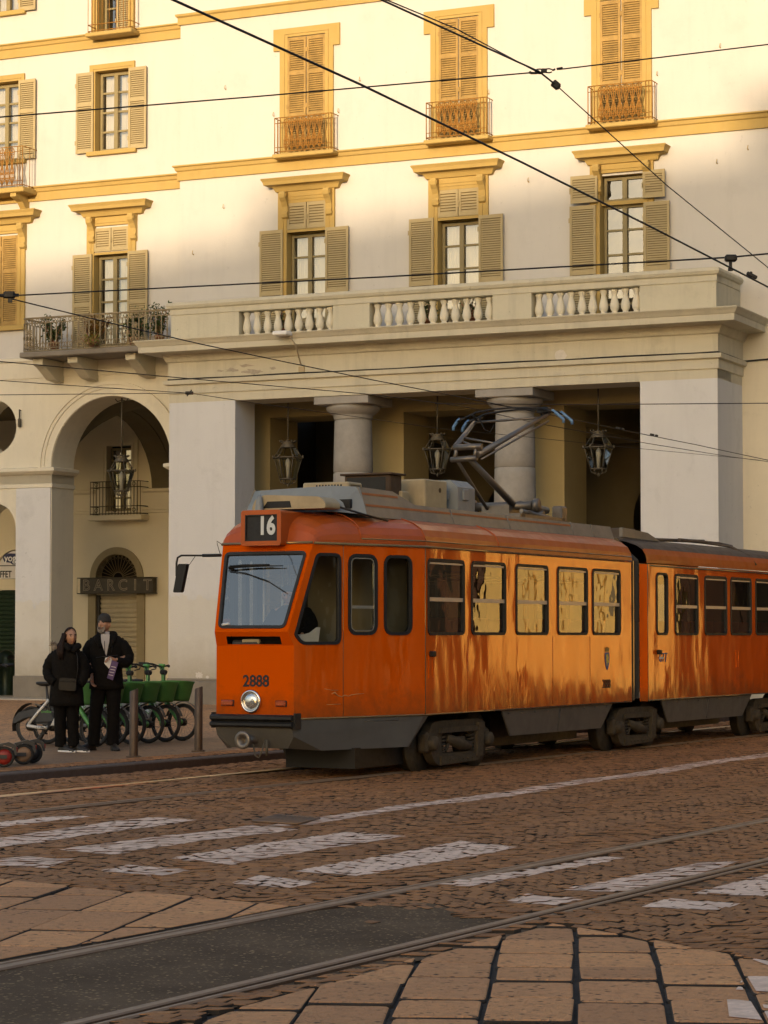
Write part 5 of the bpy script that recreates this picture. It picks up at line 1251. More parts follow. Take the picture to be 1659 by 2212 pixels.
# grey skirts
mb = MB(); zt, zb_ = .66, .315
topo = [(.02, .47), (.02, -.47), (1.93, -1.08), (2.05, -1.08)]; boto = [(.16, .34), (.16, -.34), (.35, -.545), (1.667, -.99)]
midf = [(-.03, .47, .56), (-.03, -.47, .56)]
v = [(-.03, .48, zt - .09), (-.03, -.48, zt - .09), (.10, .36, zb_ + .03), (.10, -.36, zb_ + .03), (0, -.485, zt), (.012, -.485, .48), (.42, -.60, zb_), (1.92, -1.085, zt), (2.05, -1.085, zt), (1.70, -1.01, zb_), (1.667, -1.01, zb_)]
mb.add(v, [(0, 1, 3, 2), (1, 5, 6, 3), (4, 7, 9, 6, 5), (7, 8, 10, 9), (1, 4, 5)])
vm = [(a, -b, c) for a, b, c in v]; mb.add([v[0], v[1], (0, .485, zt), (0, -.485, zt)], [(0, 2, 3, 1)])
mb.add(vm, [(1, 3, 6, 5), (4, 5, 6, 9, 7), (7, 9, 10, 8), (1, 5, 4)])
for x in (.80, 1.02, 1.52): zz = zb_ + .01; mb.tube([(x, -bw(x) + .012, zt - .01), (x, -bw(x) + .06 - .004, zz)], .006, 4)
mb.tube([(1.02, -bw(1.02) + .01, zt - .04), (1.52, -bw(1.52) + .01, zt - .04)], .006, 4)
mb.build('skirt_panel', GREYP, TR)
def skirt(a, b, c, d):
    mb = MB()
    for sg in (-1, 1): mb.prism([(a, .66), (b, .66), (d, .34), (c, .34)], lambda p, t: (p[0], sg * (1.075 - .02 * t - (.66 - p[1]) * .12), p[1]))
    for k in range(9): x = a + (b - a) * (k + .5) / 9; mb.lathe([(.012, 0), (.010, .012), (.001, .014)], (x, -1.075, .62), 6, axis='y')
    mb.tube([((a + b) / 2, -1.076, .65), ((a + b) / 2, -1.04, .35)], .006, 4); mb.build('skirt_panel', GREYP, TR)
skirt(4.04, 7.55, 4.37, 7.23); skirt(9.33, 13.15, 9.69, 12.82)
mb = MB(); mb.box(.85, 2.0, -.78, .1, .10, .33); mb.box(4.5, 7.2, -.7, .7, .2, .6); mb.box(9.7, 12.7, -.7, .7, .22, .6); mb.box(1.9, 4.4, -.5, .5, .5, .66); mb.box(7.2, 9.8, -.5, .5, .5, .66); mb.build('underframe', BLKM, TR)
# bogies
def bogie(cx):
    mb = MB(); mb.bev(cx - .25, cx + .25, -.8, .8, .30, .50, .03); fr = mb.build('bogie', BOGIE, TR)
    for sg in (-1, 1):
        mb = MB()
        y0, y1 = (sg * .98, sg * .88) if sg > 0 else (-.98, -.88)
        def pl(pts, ya=.98, yb=.90): mb.prism(pts, lambda p, t: (cx + p[0], sg * (ya + (yb - ya) * t), p[1]))
        out = roundpoly([(-.62, .10), (-.72, .22), (-.80, .40), (-.70, .56), (-.48, .58), (.50, .58), (.66, .56), (.74, .40), (.58, .16), (.52, .08), (-.48, .06)], .05, 2); hole = roundpoly([(-.45, .20), (-.45, .44), (.42, .44), (.42, .20)], .05, 2)
        mb.panel(out, [hole], lambda a, b: (cx + a, sg * .99, b), 0, sg > 0); n = len(out)
        mb.add([(cx + a, sg * .99, b) for a, b in out] + [(cx + a, sg * .88, b) for a, b in out], [(i_, (i_ + 1) % n, n + (i_ + 1) % n, n + i_) for i_ in range(n)])
        n = len(hole); mb.add([(cx + a, sg * .99, b) for a, b in hole] + [(cx + a, sg * .88, b) for a, b in hole], [(i_, (i_ + 1) % n, n + (i_ + 1) % n, n + i_) for i_ in range(n)])
        pl([(-.55, .44), (.50, .44), (.44, .50), (-.50, .50)], 1.03, .98); pl([(.40, .14), (.56, .14), (.62, .54), (.46, .54)], 1.04, .98); pl([(-.50, .07), (.50, .09), (.52, .17), (-.50, .17)], 1.02, .98)
        for k in range(6): a = -.3 + k * .12; mb.lathe([(.014, 0), (.012, .015), (.001, .017)], (cx + a, sg * 1.02, .125), 6, axis='y')
        mb.build('side_frame', BOGIE, fr)
    for wx in (-.735, .735):
        for sg in (-1, 1):
            mb = MB(); mb.lathe([(.001, -.075), (.09, -.075), (.10, -.03), (.25, -.02), (.26, -.05), (.315, -.05), (.32, .06), (.345, .07), (.345, .1), (.001, .1)], (cx + wx, sg * .74, .325), 32, axis='y'); mb.build('wheel', BOGIE, fr)
            mb = MB(); mb.bev(cx + wx - .11, cx + wx + .11, min(sg * .86, sg * 1.0), max(sg * .86, sg * 1.0), .22, .46, .03); mb.lathe([(.085, -.05), (.085, .04), (.06, .06), (.001, .065)] if sg < 0 else [(.085, .05), (.085, -.04), (.06, -.06), (.001, -.065)], (cx + wx, sg * 1.02, .33), 14, axis='y'); mb.build('axle_box', BOGIE, fr)
    for sg in (-1, 1):
        for x in (-.40, .36):
            mb = MB(); pts = [(cx + x + .05 * cos(a * .9), sg * .95 + .05 * sin(a * .9), .19 + .24 * a / 40) for a in range(41)]; mb.tube(pts, .013, 4); mb.build('spring', BOGIE, fr)
        mb = MB(); mb.tube([(cx - .30, sg * .96, .38), (cx, sg * 1.0, .30), (cx + .22, sg * .98, .27)], [.05, .075, .06], 8); mb.tube([(cx + .05, sg * .97, .27), (cx + .32, sg * .97, .27)], .055, 8); mb.tube([(cx - .30, sg * .96, .22), (cx - .2, sg * .97, .34)], .025, 6); mb.bev(cx - .1, cx + .15, min(sg * .9, sg * 1.01), max(sg * .9, sg * 1.01), .33, .38, .01); mb.build('brake_rigging', BOGIE, fr)
for cx in (3.02, 8.64, 14.25): bogie(cx)
# rear car
body = MB(); E0 = 8.77
o2 = rect(E0, 16.6, ZB, ZG - .02); body.panel(o2, car2w, side_fn, 0, False); body.panel(o2, car2w, far_fn, 0, True)
for sg in (-1, 1): body.add([(8.69, sg * 1.01, ZB), (E0, sg * HB, ZB), (E0, sg * HB, ZG - .02), (8.69, sg * 1.01, ZG - .02)], [(0, 1, 2, 3) if sg < 0 else (3, 2, 1, 0)])
body.add([(16.6, -HB, ZB), (16.6, HB, ZB), (16.6, HB, ZG), (16.6, -HB, ZG)], [(0, 1, 2, 3)]); body.build('rear_car_body', PAINT, TR)
roof([(E0 - .06, .93), (E0, 1), (10, 1), (12, 1), (14, 1), (16.6, 1)], 'rear_car_roof', [MATS['orange_roof_paint'], ROOFD], .93)
q = MB()
for sg in (-1, 1): q.tube([(E0 + .06, sg * (HB + .008), ZG - .04), (16.6, sg * (HB + .008), ZG - .04)], .013, 6); q.tube([(E0, sg * (HB + .003), ZB + .01), (16.6, sg * (HB + .003), ZB + .01)], .010, 4); q.tube([(E0, sg * (HB + .002), ZB), (E0, sg * (HB + .002), ZG)], .006, 4)
q.build('rain_gutter', PAINT, TR)
mb = MB(); n = 10; vs = []
for k in range(2 * n + 1):
    x = 8.18 + .51 * k / (2 * n); d = .06 if k % 2 else 0
    vs += [(x, -1.0 + d, .70), (x, -1.0 + d, 2.62 - d * .5), (x, -.7, 2.88 - d), (x, .7, 2.88 - d), (x, 1.0 - d, 2.62 - d * .5), (x, 1.0 - d, .70)]
mb.add(vs, [(6 * k + q_, 6 * k + 6 + q_, 6 * k + 7 + q_, 6 * k + 1 + q_) for k in range(2 * n) for q_ in range(5)])
be = mb.build('bellows', BLACK, TR); mb = MB()
ring(mb, [(-1.035, .68), (1.035, .68), (1.035, 2.6), (.8, 2.92), (-.8, 2.92), (-1.035, 2.6)], [(-.95, .75), (.95, .75), (.95, 2.55), (.75, 2.84), (-.75, 2.84), (-.95, 2.55)], lambda y, z, t: (8.40 + .03 * t, y, z)); mb.build('bellows_frame', PAINT, be)
# interior
mb = MB(); mb.box(.1, 8.1, -.46, .46, .78, .82); mb.box(1.0, 1.95, -.75, .75, .781, .82); mb.box(1.96, 8.1, -1.05, 1.05, .781, .82); mb.box(8.8, 16.5, -1.05, 1.05, .781, .82)
mb.box(1.6, 8.1, -.95, .95, 2.56, 2.58); mb.box(8.8, 16.5, -.98, .98, 2.56, 2.58); mb.box(1.78, 1.81, -.95, .35, .82, 2.5); mb.build('interior_lining', CREAMI, TR)
def seat(x, y):
    mb = MB(); mb.bev(x, x + .42, y - .22, y + .22, 1.18, 1.23, .02)
    mb.prism(roundpoly([(x + .38, 1.2), (x + .44, 1.2), (x + .52, 1.78), (x + .46, 1.78)], .02, 2), lambda p, t: (p[0], y - .22 + .44 * t, p[1])); mb.box(x + .15, x + .25, y - .05, y + .05, .82, 1.18)
    mb.build('seat', SEATM, TR)
for x in (2.2, 3.3, 4.5, 5.8, 7.0, 10.0, 11.2, 12.3, 13.4, 14.6):
    seat(x, -.78); seat(x, .78)
mb = MB()
for x, y in ((1.9, .2), (2.9, -.45), (4.25, -.45), (5.5, -.45), (6.7, -.45), (10.8, -.45), (12.1, -.45), (1.2, .35), (.9, .42), (1.6, .5)): mb.tube([(x, y, .82), (x, y, 2.56)], .018, 6)
mb.tube([(2, -.45, 2.3), (8, -.45, 2.3)], .016, 6); mb.tube([(2, .45, 2.3), (8, .45, 2.3)], .016, 6); mb.build('hand_pole', ALU, TR)
mb = MB(); mb.bev(.02, .42, -.44, .44, 1.25, 1.44, .04); mb.bev(.0, .25, -.05, .3, 1.44, 1.52, .02); mb.build('control_desk', GREYPL, TR)
mb = MB(); mb.prism([(.12, 1.47), (.40, 1.47), (.43, 1.66), (.33, 1.60), (.26, 1.585), (.14, 1.58)], lambda p, t: (p[0], -bw(p[0]) + .05 + .05 * t, p[1])); mb.build('paper_bag', PAPER, TR)
# lettering and emblems on the flank
def flank(px, py): a = trm(px, py, -HB); return a
a = flank(1310, 1478); text('2888', .165, LETBLK, TR, T(a[0], -HB - .004, a[1]) @ RX, 'fleet_number', .002, sx=.86)
a = flank(1432, 1421); text('GTT', .18, LOGOB, TR, T(a[0], -HB - .004, a[1]) @ RX @ Matrix(((1, .25, 0, 0), (0, 1, 0, 0), (0, 0, 1, 0), (0, 0, 0, 1))), 'operator_logo', .003, sx=.85)
mb = MB(); mb.box(a[0] - .17, a[0] + .0, -HB - .010, -HB - .008, a[1] - .012, a[1] + .012); mb.build('logo_bar', PAPER, TR)
a = flank(1311, 1424); sh = roundpoly([(-.075, .09), (.075, .09), (.075, -.02), (.045, -.10), (0, -.15), (-.045, -.10), (-.075, -.02)], .02, 3)
mb = MB(); mb.prism(sh, lambda p, t: (a[0] + p[0], -HB - .006 + .005 * t, a[1] + p[1])); cr = mb.build('city_crest', LOGOB, TR)
mb = MB(); bull = [(-.03, -.09), (-.012, -.085), (.0, -.04), (.035, -.05), (.05, -.02), (.02, -.005), (.045, .03), (.02, .04), (.03, .07), (.005, .06), (-.02, .068), (-.05, .04), (-.02, .03), (-.045, -.01), (-.02, -.02)]
mb.prism(bull, lambda p, t: (a[0] + p[0], -HB - .009 + .002 * t, a[1] + p[1])); mb.build('crest_animal', LOGOY, cr)
mb = MB(); mb.prism([(-.06, .10), (.06, .10), (.075, .16), (.04, .13), (.02, .165), (0, .135), (-.02, .165), (-.04, .13), (-.075, .16)], lambda p, t: (a[0] + p[0], -HB - .006 + .004 * t, a[1] + p[1])); mb.build('crest_crown', mat('dull_gold', (.28, .17, .04), .6), cr)
for px in (930, 1592):
    a0 = flank(px, 1440 if px == 930 else 1423); mb = MB(); h = .13
    ring(mb, rect(a0[0] - .055, a0[0] + .055, a0[1] - h, a0[1] + h), rect(a0[0] - .045, a0[0] + .045, a0[1] - h + .01, a0[1] + h - .01), lambda x, z, t: (x, -HB - .008 + .008 * t, z)); mb.box(a0[0] - .045, a0[0] + .045, -HB - .004, -HB - .002, a0[1] - h, a0[1] + h)
    mb.build('access_flap', PAINT, TR)
    mb = MB(); mb.lathe([(.014, 0), (.012, -.012), (.001, -.014)], (a0[0] + .02, -HB - .004, a0[1] - .09), 8, axis='y'); mb.build('flap_lock', BLKM, TR)
for px, py in ((931, 1413), (1421, 1409)):
    a0 = flank(px, py); mb = MB(); mb.bev(a0[0] - .06, a0[0] + .03, -HB - .06, -HB - .001, a0[1] - .03, a0[1] + .035, .012); mb.build('side_marker', BLKM, TR)
def tpt(px, py, d=.004): a = tap(px, py); return (a[0], -bw(a[0]) - d, a[1])
mb = MB(); mb.tube([tpt(*q) for q in ((716, 1499), (722, 1496), (729, 1503), (737, 1505), (744, 1502), (752, 1504), (758, 1501), (772, 1499), (786, 1498))], [.004, .010, .006, .004, .006, .004, .005, .004, .002], 5); mb.tube([tpt(*q) for q in ((700, 1488), (716, 1491), (730, 1491))], .003, 4); mb.tube([tpt(*q) for q in ((705, 1522), (735, 1521))], .003, 4); mb.build('scrape_mark', mat('scraped_paint', (.55, .26, .07), .5, var=.4, vs=30), TR)
# mirror on its long arm
mb = MB(); mb.tube([(.2, .56, 2.46), (.2, .80, 2.46)], .018, 8); mb.tube([(.2, .80, 2.46), (.2, 1.08, 2.465), (.2, 1.13, 2.44), (.2, 1.145, 2.38), (.2, 1.145, 2.24), (.19, 1.12, 2.21)], .012, 6); mb.tube([(.2, .57, 2.47), (.22, .62, 2.58), (.24, .64, 2.62), (.26, .58, 2.58)], .005, 4); mb.tube([(.2, 1.12, 2.33), (.2, 1.0, 2.33), (.2, .9, 2.45)], .004, 4)
mi = mb.build('mirror_arm', BLKM, TR); mb = MB(); q = roundpoly([(1.055, 2.36), (.985, 2.36), (1.075, 2.05), (1.155, 2.05)], .02, 3)
q = roundpoly([(1.10, 2.37), (.985, 2.37), (1.06, 2.05), (1.165, 2.05)], .02, 3)
mb.prism(q, lambda p, t: (.16 + .06 * t, p[0], p[1])); mb.build('mirror_head', BLKM, mi)
# ---- roof equipment
mb = MB()
for sg in (-1, 1):
    o = [(1.1, 2.90), (1.1, 3.235), (1.92, 3.225), (2.40, 3.09), (8.3, 3.07), (8.3, 2.89)]
    mb.prism(o, lambda p, t: (p[0], sg * (.80 - .03 * t - (p[1] - 2.9) * .35), p[1]))
    for x in (3.3, 4.9, 6.9, 7.6): mb.tube([(x, sg * .803, 2.89), (x, sg * .745, 3.08)], .008, 4)
    for k in range(14): x = 2.6 + k * .42; mb.tube([(x, sg * .86, 2.82), (x, sg * .80, 2.90)], .02, 4)
fa = mb.build('roof_fairing', FAIR, TR)
mb = MB(); yy = lambda z: -(.80 - (z - 2.9) * .35) - .004
for x0_, x1_, z in ((1.14, 2.0, 3.16), (1.14, 3.28, 3.03), (3.32, 4.88, 3.03), (4.92, 6.88, 3.03)): mb.add([(x0_, yy(z - .013), z - .013), (x1_, yy(z - .013), z - .013), (x1_, yy(z + .013), z + .013), (x0_, yy(z + .013), z + .013)], [(0, 1, 2, 3)])
mb.build('orange_stripe', DORNG, fa)
mb = MB(); v = [(.86, .55, 2.95), (.86, -.50, 2.95), (1.09, -.80, 2.92), (1.09, .80, 2.92), (1.0, .52, 3.22), (1.0, -.40, 3.25), (1.12, -.69, 3.235), (1.12, .69, 3.22), (1.9, -.66, 3.225), (1.9, .66, 3.225)]
mb.add(v, [(0, 1, 5, 4), (1, 2, 6, 5), (3, 0, 4, 7), (4, 5, 6, 7), (7, 6, 8, 9)]); mb.build('roof_fairing', BLUEG, TR)
mb = MB(); mb.box(.955, 1.0, -.66, -.45, 2.99, 3.09); mb.tube([(.9, -.5, 3.02), (.8, -.66, 2.98), (.95, -.78, 2.93), (1.4, -.9, 2.86)], .012, 5); mb.build('vent_hole', BLKM, TR)
mb = MB(); o = roundpoly([(-.60, 2.97), (-.60, 3.03), (-.52, 3.10), (.18, 3.135), (.30, 3.09), (.34, 3.0), (.34, 2.97)], .04, 3)
mb.prism(o, lambda p, t: (.50 + .34 * t, p[0], p[1])); fc = mb.build('ventilator_cowl', BEIGE, TR)
mb = MB(); mb.add([(.497, .20, 2.985), (.497, -.17, 2.985), (.497, -.15, 3.06), (.497, .14, 3.06)], [(0, 1, 2, 3)]); mb.build('cowl_mouth', BLKM, fc)
mb = MB(); mb.lathe([(.05, 2.96), (.045, 3.0), (.03, 3.11), (.02, 3.13), (.001, 3.135)], (.44, .21, 0), 12); mb.build('antenna', BLUEG, TR)
def rbox(px, pt, pb, yl, w, ln, m, name='roof_box', cham=0, lid=0):
    x, zt_ = trm(px, pt, yl); zb2 = trm(px, pb, yl)[1]; mb = MB()
    if cham: mb.prism([(yl, zb2 - .1), (yl, zt_ - cham), (yl + cham * 1.2, zt_), (yl + w - cham, zt_), (yl + w, zt_ - cham), (yl + w, zb2 - .1)], lambda p, t: (x + ln * t, p[0], p[1]))
    else: mb.bev(x, x + ln, yl, yl + w, zb2 - .1, zt_, .015)
    if lid: mb.bev(x - .04, x + ln + .04, yl - .04, yl + w + .04, zt_ - .005, zt_ + .02, .006)
    return mb.build(name, m, TR), x, zt_, zb2
bA, x, zt_, zb2 = rbox(752, 1040, 1062, -.30, .60, .34, BEIGE); mb = MB()
for k in range(9): mb.box(x - .006, x - .002, -.22 + k * .04, -.20 + k * .04, zt_ - .13, zt_ - .03); mb.box(x + .06 + k * .027, x + .07 + k * .027, -.306, -.302, zt_ - .13, zt_ - .03)
mb.build('louvre', BLKM, bA)
bB, x, zt_, zb2 = rbox(843, 1024, 1068, -.32, .62, .30, mat('rusty_dark_box', (.07, .04, .02), .8, var=.5), lid=1); mb = MB(); mb.box(x - .006, x - .002, -.26, .26, zb2 - .1, zt_ - .03); mb.build('box_opening', BLKM, bB)
bC, x, zt_, zb2 = rbox(918, 1034, 1088, -.46, .42, .60, BEIGE); mb = MB(); mb.lathe([(.03, 0), (.03, -.006)], (x + .40, -.464, zt_ - .12), 10, axis='y'); mb.add([(x + .40 + .03 * cos(a * .628), -.465, zt_ - .12 + .03 * sin(a * .628)) for a in range(10)], [tuple(range(10))]); mb.build('box_hole', BLKM, bC)
rbox(868, 1060, 1082, -.36, .40, .2, BEIGE)
bD, x, zt_, zb2 = rbox(989, 1036, 1095, -.52, .62, .48, BLUEG, cham=.09); mb = MB(); mb.bev(x + .12, x + .26, -.545, -.515, zt_ - .25, zt_ - .11, .008); mb.bev(x - .03, x + .002, -.40, -.10, zt_ - .25, zt_ - .12, .008); mb.build('box_cover', BLUEG, bD)
rbox(1345, 1140, 1160, -.45, .9, .5, ROOFD); mb = MB(); mb.prism([(8.75, 2.95), (8.75, 3.08), (9.7, 3.04), (10.2, 2.93)], lambda p, t: (p[0], -.74 + .05 * t, p[1])); mb.prism([(8.75, 2.95), (8.75, 3.08), (9.7, 3.04), (10.2, 2.93)], lambda p, t: (p[0], .74 - .05 * t, p[1])); mb.build('roof_fairing', FAIR, TR)
mb = MB(); mb.tube([(12.1, -.3, 3.03), (13.8, -.3, 3.03), (14.4, -.32, 3.0)], .03, 6); mb.tube([(13.3, -.3, 3.02), (13.3, -.7, 2.96), (13.3, -1.0, 2.8), (13.3, -1.11, 2.66)], .022, 6); mb.tube([(11.0, -.2, 3.0), (13.3, -.25, 3.05)], .03, 6); mb.build('roof_conduit', ROOFD, TR)
# ---- pantograph
pb = MB(); zp = 3.08
pb.box(5.85, 7.35, -.5, -.42, zp, zp + .07); pb.box(5.85, 7.35, .42, .5, zp, zp + .07); pb.box(5.9, 6.0, -.5, .5, zp + .01, zp + .08); pb.box(7.2, 7.3, -.5, .5, zp + .01, zp + .08)
for x in (5.95, 7.25):
    for y in (-.45, .45): pb.lathe([(.05, zp - .14), (.06, zp - .1), (.035, zp - .08), (.06, zp - .05), (.035, zp - .03), (.05, zp)], (x, y, 0), 10)
pb.tube([(6.32, -.46, zp + .20), (6.32, .46, zp + .20)], .055, 10)
for y in (-.46, .46): pb.lathe([(.001, 0), (.09, .0), (.09, .06), (.001, .06)], (6.32, y - .03, zp + .2), 14, axis='y')
pb.box(6.15, 6.75, -.2, .2, zp + .05, zp + .2); pb.tube([(6.4, -.25, zp + .22), (7.25, -.25, zp + .18)], .05, 8); pb.tube([(7.0, -.32, zp + .12), (7.0, .3, zp + .12)], .045, 8); pb.tube([(6.1, -.4, zp + .12), (7.5, -.42, zp + .02), (7.55, -.42, zp - .1)], .03, 6); pb.bev(7.3, 7.5, -.45, -.3, zp - .05, zp + .24, .02)
pan = pb.build('pantograph', STEEL, TR)
K = Vector((5.2, 0, 3.83)); mb = MB(); mb.tube([(5.2, .18, 3.83), (5.2, -.19, 3.84)], .035, 8); mb.tube([(5.2, .13, 3.985), (5.2, -.26, 3.985)], .04, 8)
for y in (.12, -.16): mb.tube([(5.2, y, 3.83), (5.2, y - .02, 3.985)], .028, 6)
mb.tube([(5.2, -.08, 3.84), (6.32, -.2, zp + .2)], [.038, .05], 8); mb.build('lower_arm', STEEL, pan)
mb = MB(); mb.tube([(5.2, .10, 3.83), (6.15, .12, zp + .16)], .024, 6); mb.build('control_rod', STEEL, pan)
mb = MB(); mb.tube([(5.2, .12, 3.99), (6.66, .55, 4.44)], [.04, .026], 8); mb.tube([(5.2, -.2, 3.88), (6.66, -.52, 4.50)], [.045, .028], 8); mb.tube([(5.2, -.25, 3.82), (6.70, -.53, 4.42)], .014, 6)
mb.tube([(5.75, .29, 4.16), (5.60, -.28, 4.05)], .016, 6); mb.tube([(5.6, .25, 4.11), (5.35, -.1, 4.0)], .014, 6); mb.tube([(6.66, .55, 4.44), (6.66, -.52, 4.47)], .018, 6); mb.build('upper_arm', STEEL, pan)
bow = [(.62, 4.49), (.45, 4.56), (.2, 4.59), (-.05, 4.60), (-.3, 4.59), (-.52, 4.57)]
mb = MB()
for x in (6.52, 6.80):
    mb.tube([(x, y, z) for y, z in bow], .02, 6, flat=.7)
for y in (.5, -.48): mb.tube([(6.50, y, 4.53), (6.66, y, 4.46), (6.82, y, 4.53)], .016, 5)
mb.tube([(6.6, .45, 4.5), (6.62, .38, 4.34), (6.64, .3, 4.30), (6.66, .25, 4.4)], .008, 4); mb.bev(6.6, 6.72, -.56, -.4, 4.52, 4.6, .01); bo_ = mb.build('contact_strip', BLKM, pan)
for x in (6.52, 6.80):
    for sg, a, b in ((1, (.62, 4.49), (.79, 4.36)), (-1, (-.52, 4.57), (-.82, 4.40))):
        mb = MB(); m_ = ((a[0] + b[0]) / 2 + sg * .03, (a[1] + b[1]) / 2 + .03); mb.tube([(x, *a), (x, *m_)], .02, 6); mb.build('horn', STEEL if False else BLKM, bo_)
        mb = MB(); mb.tube([(x, m_[0] - sg * .04, m_[1] + .03), (x, *m_), (x, b[0], b[1] + .02), (x, b[0] + sg * .005, b[1] - .03)], .021, 6); mb.build('horn_tip', BLUEH, bo_)
# ---------------------------------------------------------------- people
def loft(mb, rings, n=22, mi=0, caps=True, pw=2.0, wr=0.0):
    """rings: (cx, cy, cz, rx, ry[, tilt]) stacked cross-sections"""
    vs = []
    for q, r in enumerate(rings):
        cx, cy, cz, rx, ry = r[:5]
        for k in range(n):
            a = 2 * pi * k / n; ca, sa = cos(a), sin(a)
            e = 2 / pw; x = abs(ca) ** e * (1 if ca > 0 else -1); y = abs(sa) ** e * (1 if sa > 0 else -1)
            w = 1 + wr * sin(3 * a + q * 1.7) * .5 + wr * sin(5 * a - q * 2.3) * .5
            vs.append((cx + rx * x * w, cy + ry * y * w, cz + (r[5] * ca if len(r) > 5 else 0)))
    m_ = len(rings); fs = [(i * n + k, i * n + (k + 1) % n, (i + 1) * n + (k + 1) % n, (i + 1) * n + k) for i in range(m_ - 1) for k in range(n)]
    mb.add(vs, fs, mi, True)
    if caps: o = len(mb.v) - len(vs); mb.f += [tuple(o + k for k in range(n - 1, -1, -1)), tuple(o + (m_ - 1) * n + k for k in range(n))]; mb.mi += [mi] * 2; mb.sm += [False] * 2
    return mb
def limb(mb, pts, rs, n=14, wr=0.06, sub=5, mi=0):
    P, R = [], []
    for i in range(len(pts) - 1):
        for k in range(sub):
            t = k / sub; p0, p1, p2, p3 = (Vector(pts[max(0, i - 1)]), Vector(pts[i]), Vector(pts[i + 1]), Vector(pts[min(len(pts) - 1, i + 2)]))
            P.append(((p1 * 2) + (p2 - p0) * t + (p0 * 2 - p1 * 5 + p2 * 4 - p3) * t * t + (p1 * 3 - p0 - p2 * 3 + p3) * t ** 3) * .5)
            R.append((rs[i] * (1 - t) + rs[i + 1] * t) * (1 + wr * sin(len(R) * 2.3) * .6))
    P.append(Vector(pts[-1])); R.append(rs[-1]); return mb.tube(P, R, n, mi)
def head_mesh(mb, c, yaw, pitch, s=1.0, mi=0, jaw=1.0):
    Rm = Matrix.Rotation(yaw, 3, 'Z') @ Matrix.Rotation(pitch, 3, 'X'); c = Vector(c); nu, nv = 36, 28; vs = []
    def gs(x, z, cx, cz, sx, sz): return exp(-((x - cx) / sx) ** 2 - ((z - cz) / sz) ** 2)
    for i in range(nv + 1):
        th = pi * i / nv
        for k in range(nu):
            ph = 2 * pi * k / nu; d = Vector((sin(th) * sin(ph), -sin(th) * cos(ph), cos(th)))
            x, y, z = d.x * .074, d.y * .094, d.z * .115
            if z < 0: f = 1 - .30 * (-z / .115) ** 1.6; x *= f * jaw; y *= (1 - .10 * (-z / .115))
            if y < 0:
                fr = min(1, -y / .05)
                y -= fr * (.022 * gs(x, z, 0, -.018, .011, .022) + .012 * gs(x, z, 0, .004, .008, .025) + .006 * gs(x, z, 0, .030, .05, .010) + .008 * gs(x, z, 0, -.062, .022, .008) + .010 * gs(x, z, 0, -.098, .022, .014) - .010 * gs(x, z, .030, .010, .014, .011) - .010 * gs(x, z, -.030, .010, .014, .011) - .005 * gs(x, z, 0, -.073, .02, .004) + .005 * gs(x, z, .045, -.02, .02, .02) + .005 * gs(x, z, -.045, -.02, .02, .02))
            if y > 0 and z < -.03: y *= 1 - .35 * min(1, (-z - .03) / .08)
            vs.append(c + Rm @ Vector((x, y, z)) * s)
    mb.add(vs, [(i * nu + k, i * nu + (k + 1) % nu, (i + 1) * nu + (k + 1) % nu, (i + 1) * nu + k) for i in range(nv) for k in range(nu)][::1], mi, True)
    for sx in (-1, 1): mb.tube([c + Rm @ Vector((sx * .074, .005 + .016 * cos(a * .9), -.012 + .03 * sin(a * .9))) * s for a in range(7)], .008 * s, 6, mi, closed=True); mb.tube([c + Rm @ Vector((sx * .072, .008, .012)) * s, c + Rm @ Vector((sx * .079, .012, -.01)) * s, c + Rm @ Vector((sx * .072, .004, -.035)) * s], [.008 * s, .014 * s, .006 * s], 6, mi)
    return Rm, c
def face_bits(parent, c, Rm, s, hair, brow=True):
    mb = MB()
    for sx in (-1, 1): mb.lathe([(.011 * sin(pi * q / 8), -.011 * cos(pi * q / 8)) for q in range(9)], tuple(c + Rm @ Vector((sx * .030, -.073, .010)) * s), 10)
    mb.build('eyes', LETBLK, parent)
    mb = MB()
    for sx in (-1, 1): mb.tube([c + Rm @ Vector((sx * .014, -.089, .026)) * s, c + Rm @ Vector((sx * .032, -.085, .031)) * s, c + Rm @ Vector((sx * .047, -.07, .024)) * s], .0055 * s, 5)
    mb.build('eyebrows', hair, parent)
    mb = MB(); mb.tube([c + Rm @ Vector((x, y, -.066)) * s for x, y in ((-.024, -.074), (0, -.086), (.024, -.074))], .005 * s, 5, flat=.7); mb.build('lips', mat('lips', (.30, .10, .08), .5, var=.1) if 'lips' not in MATS else MATS['lips'], parent)
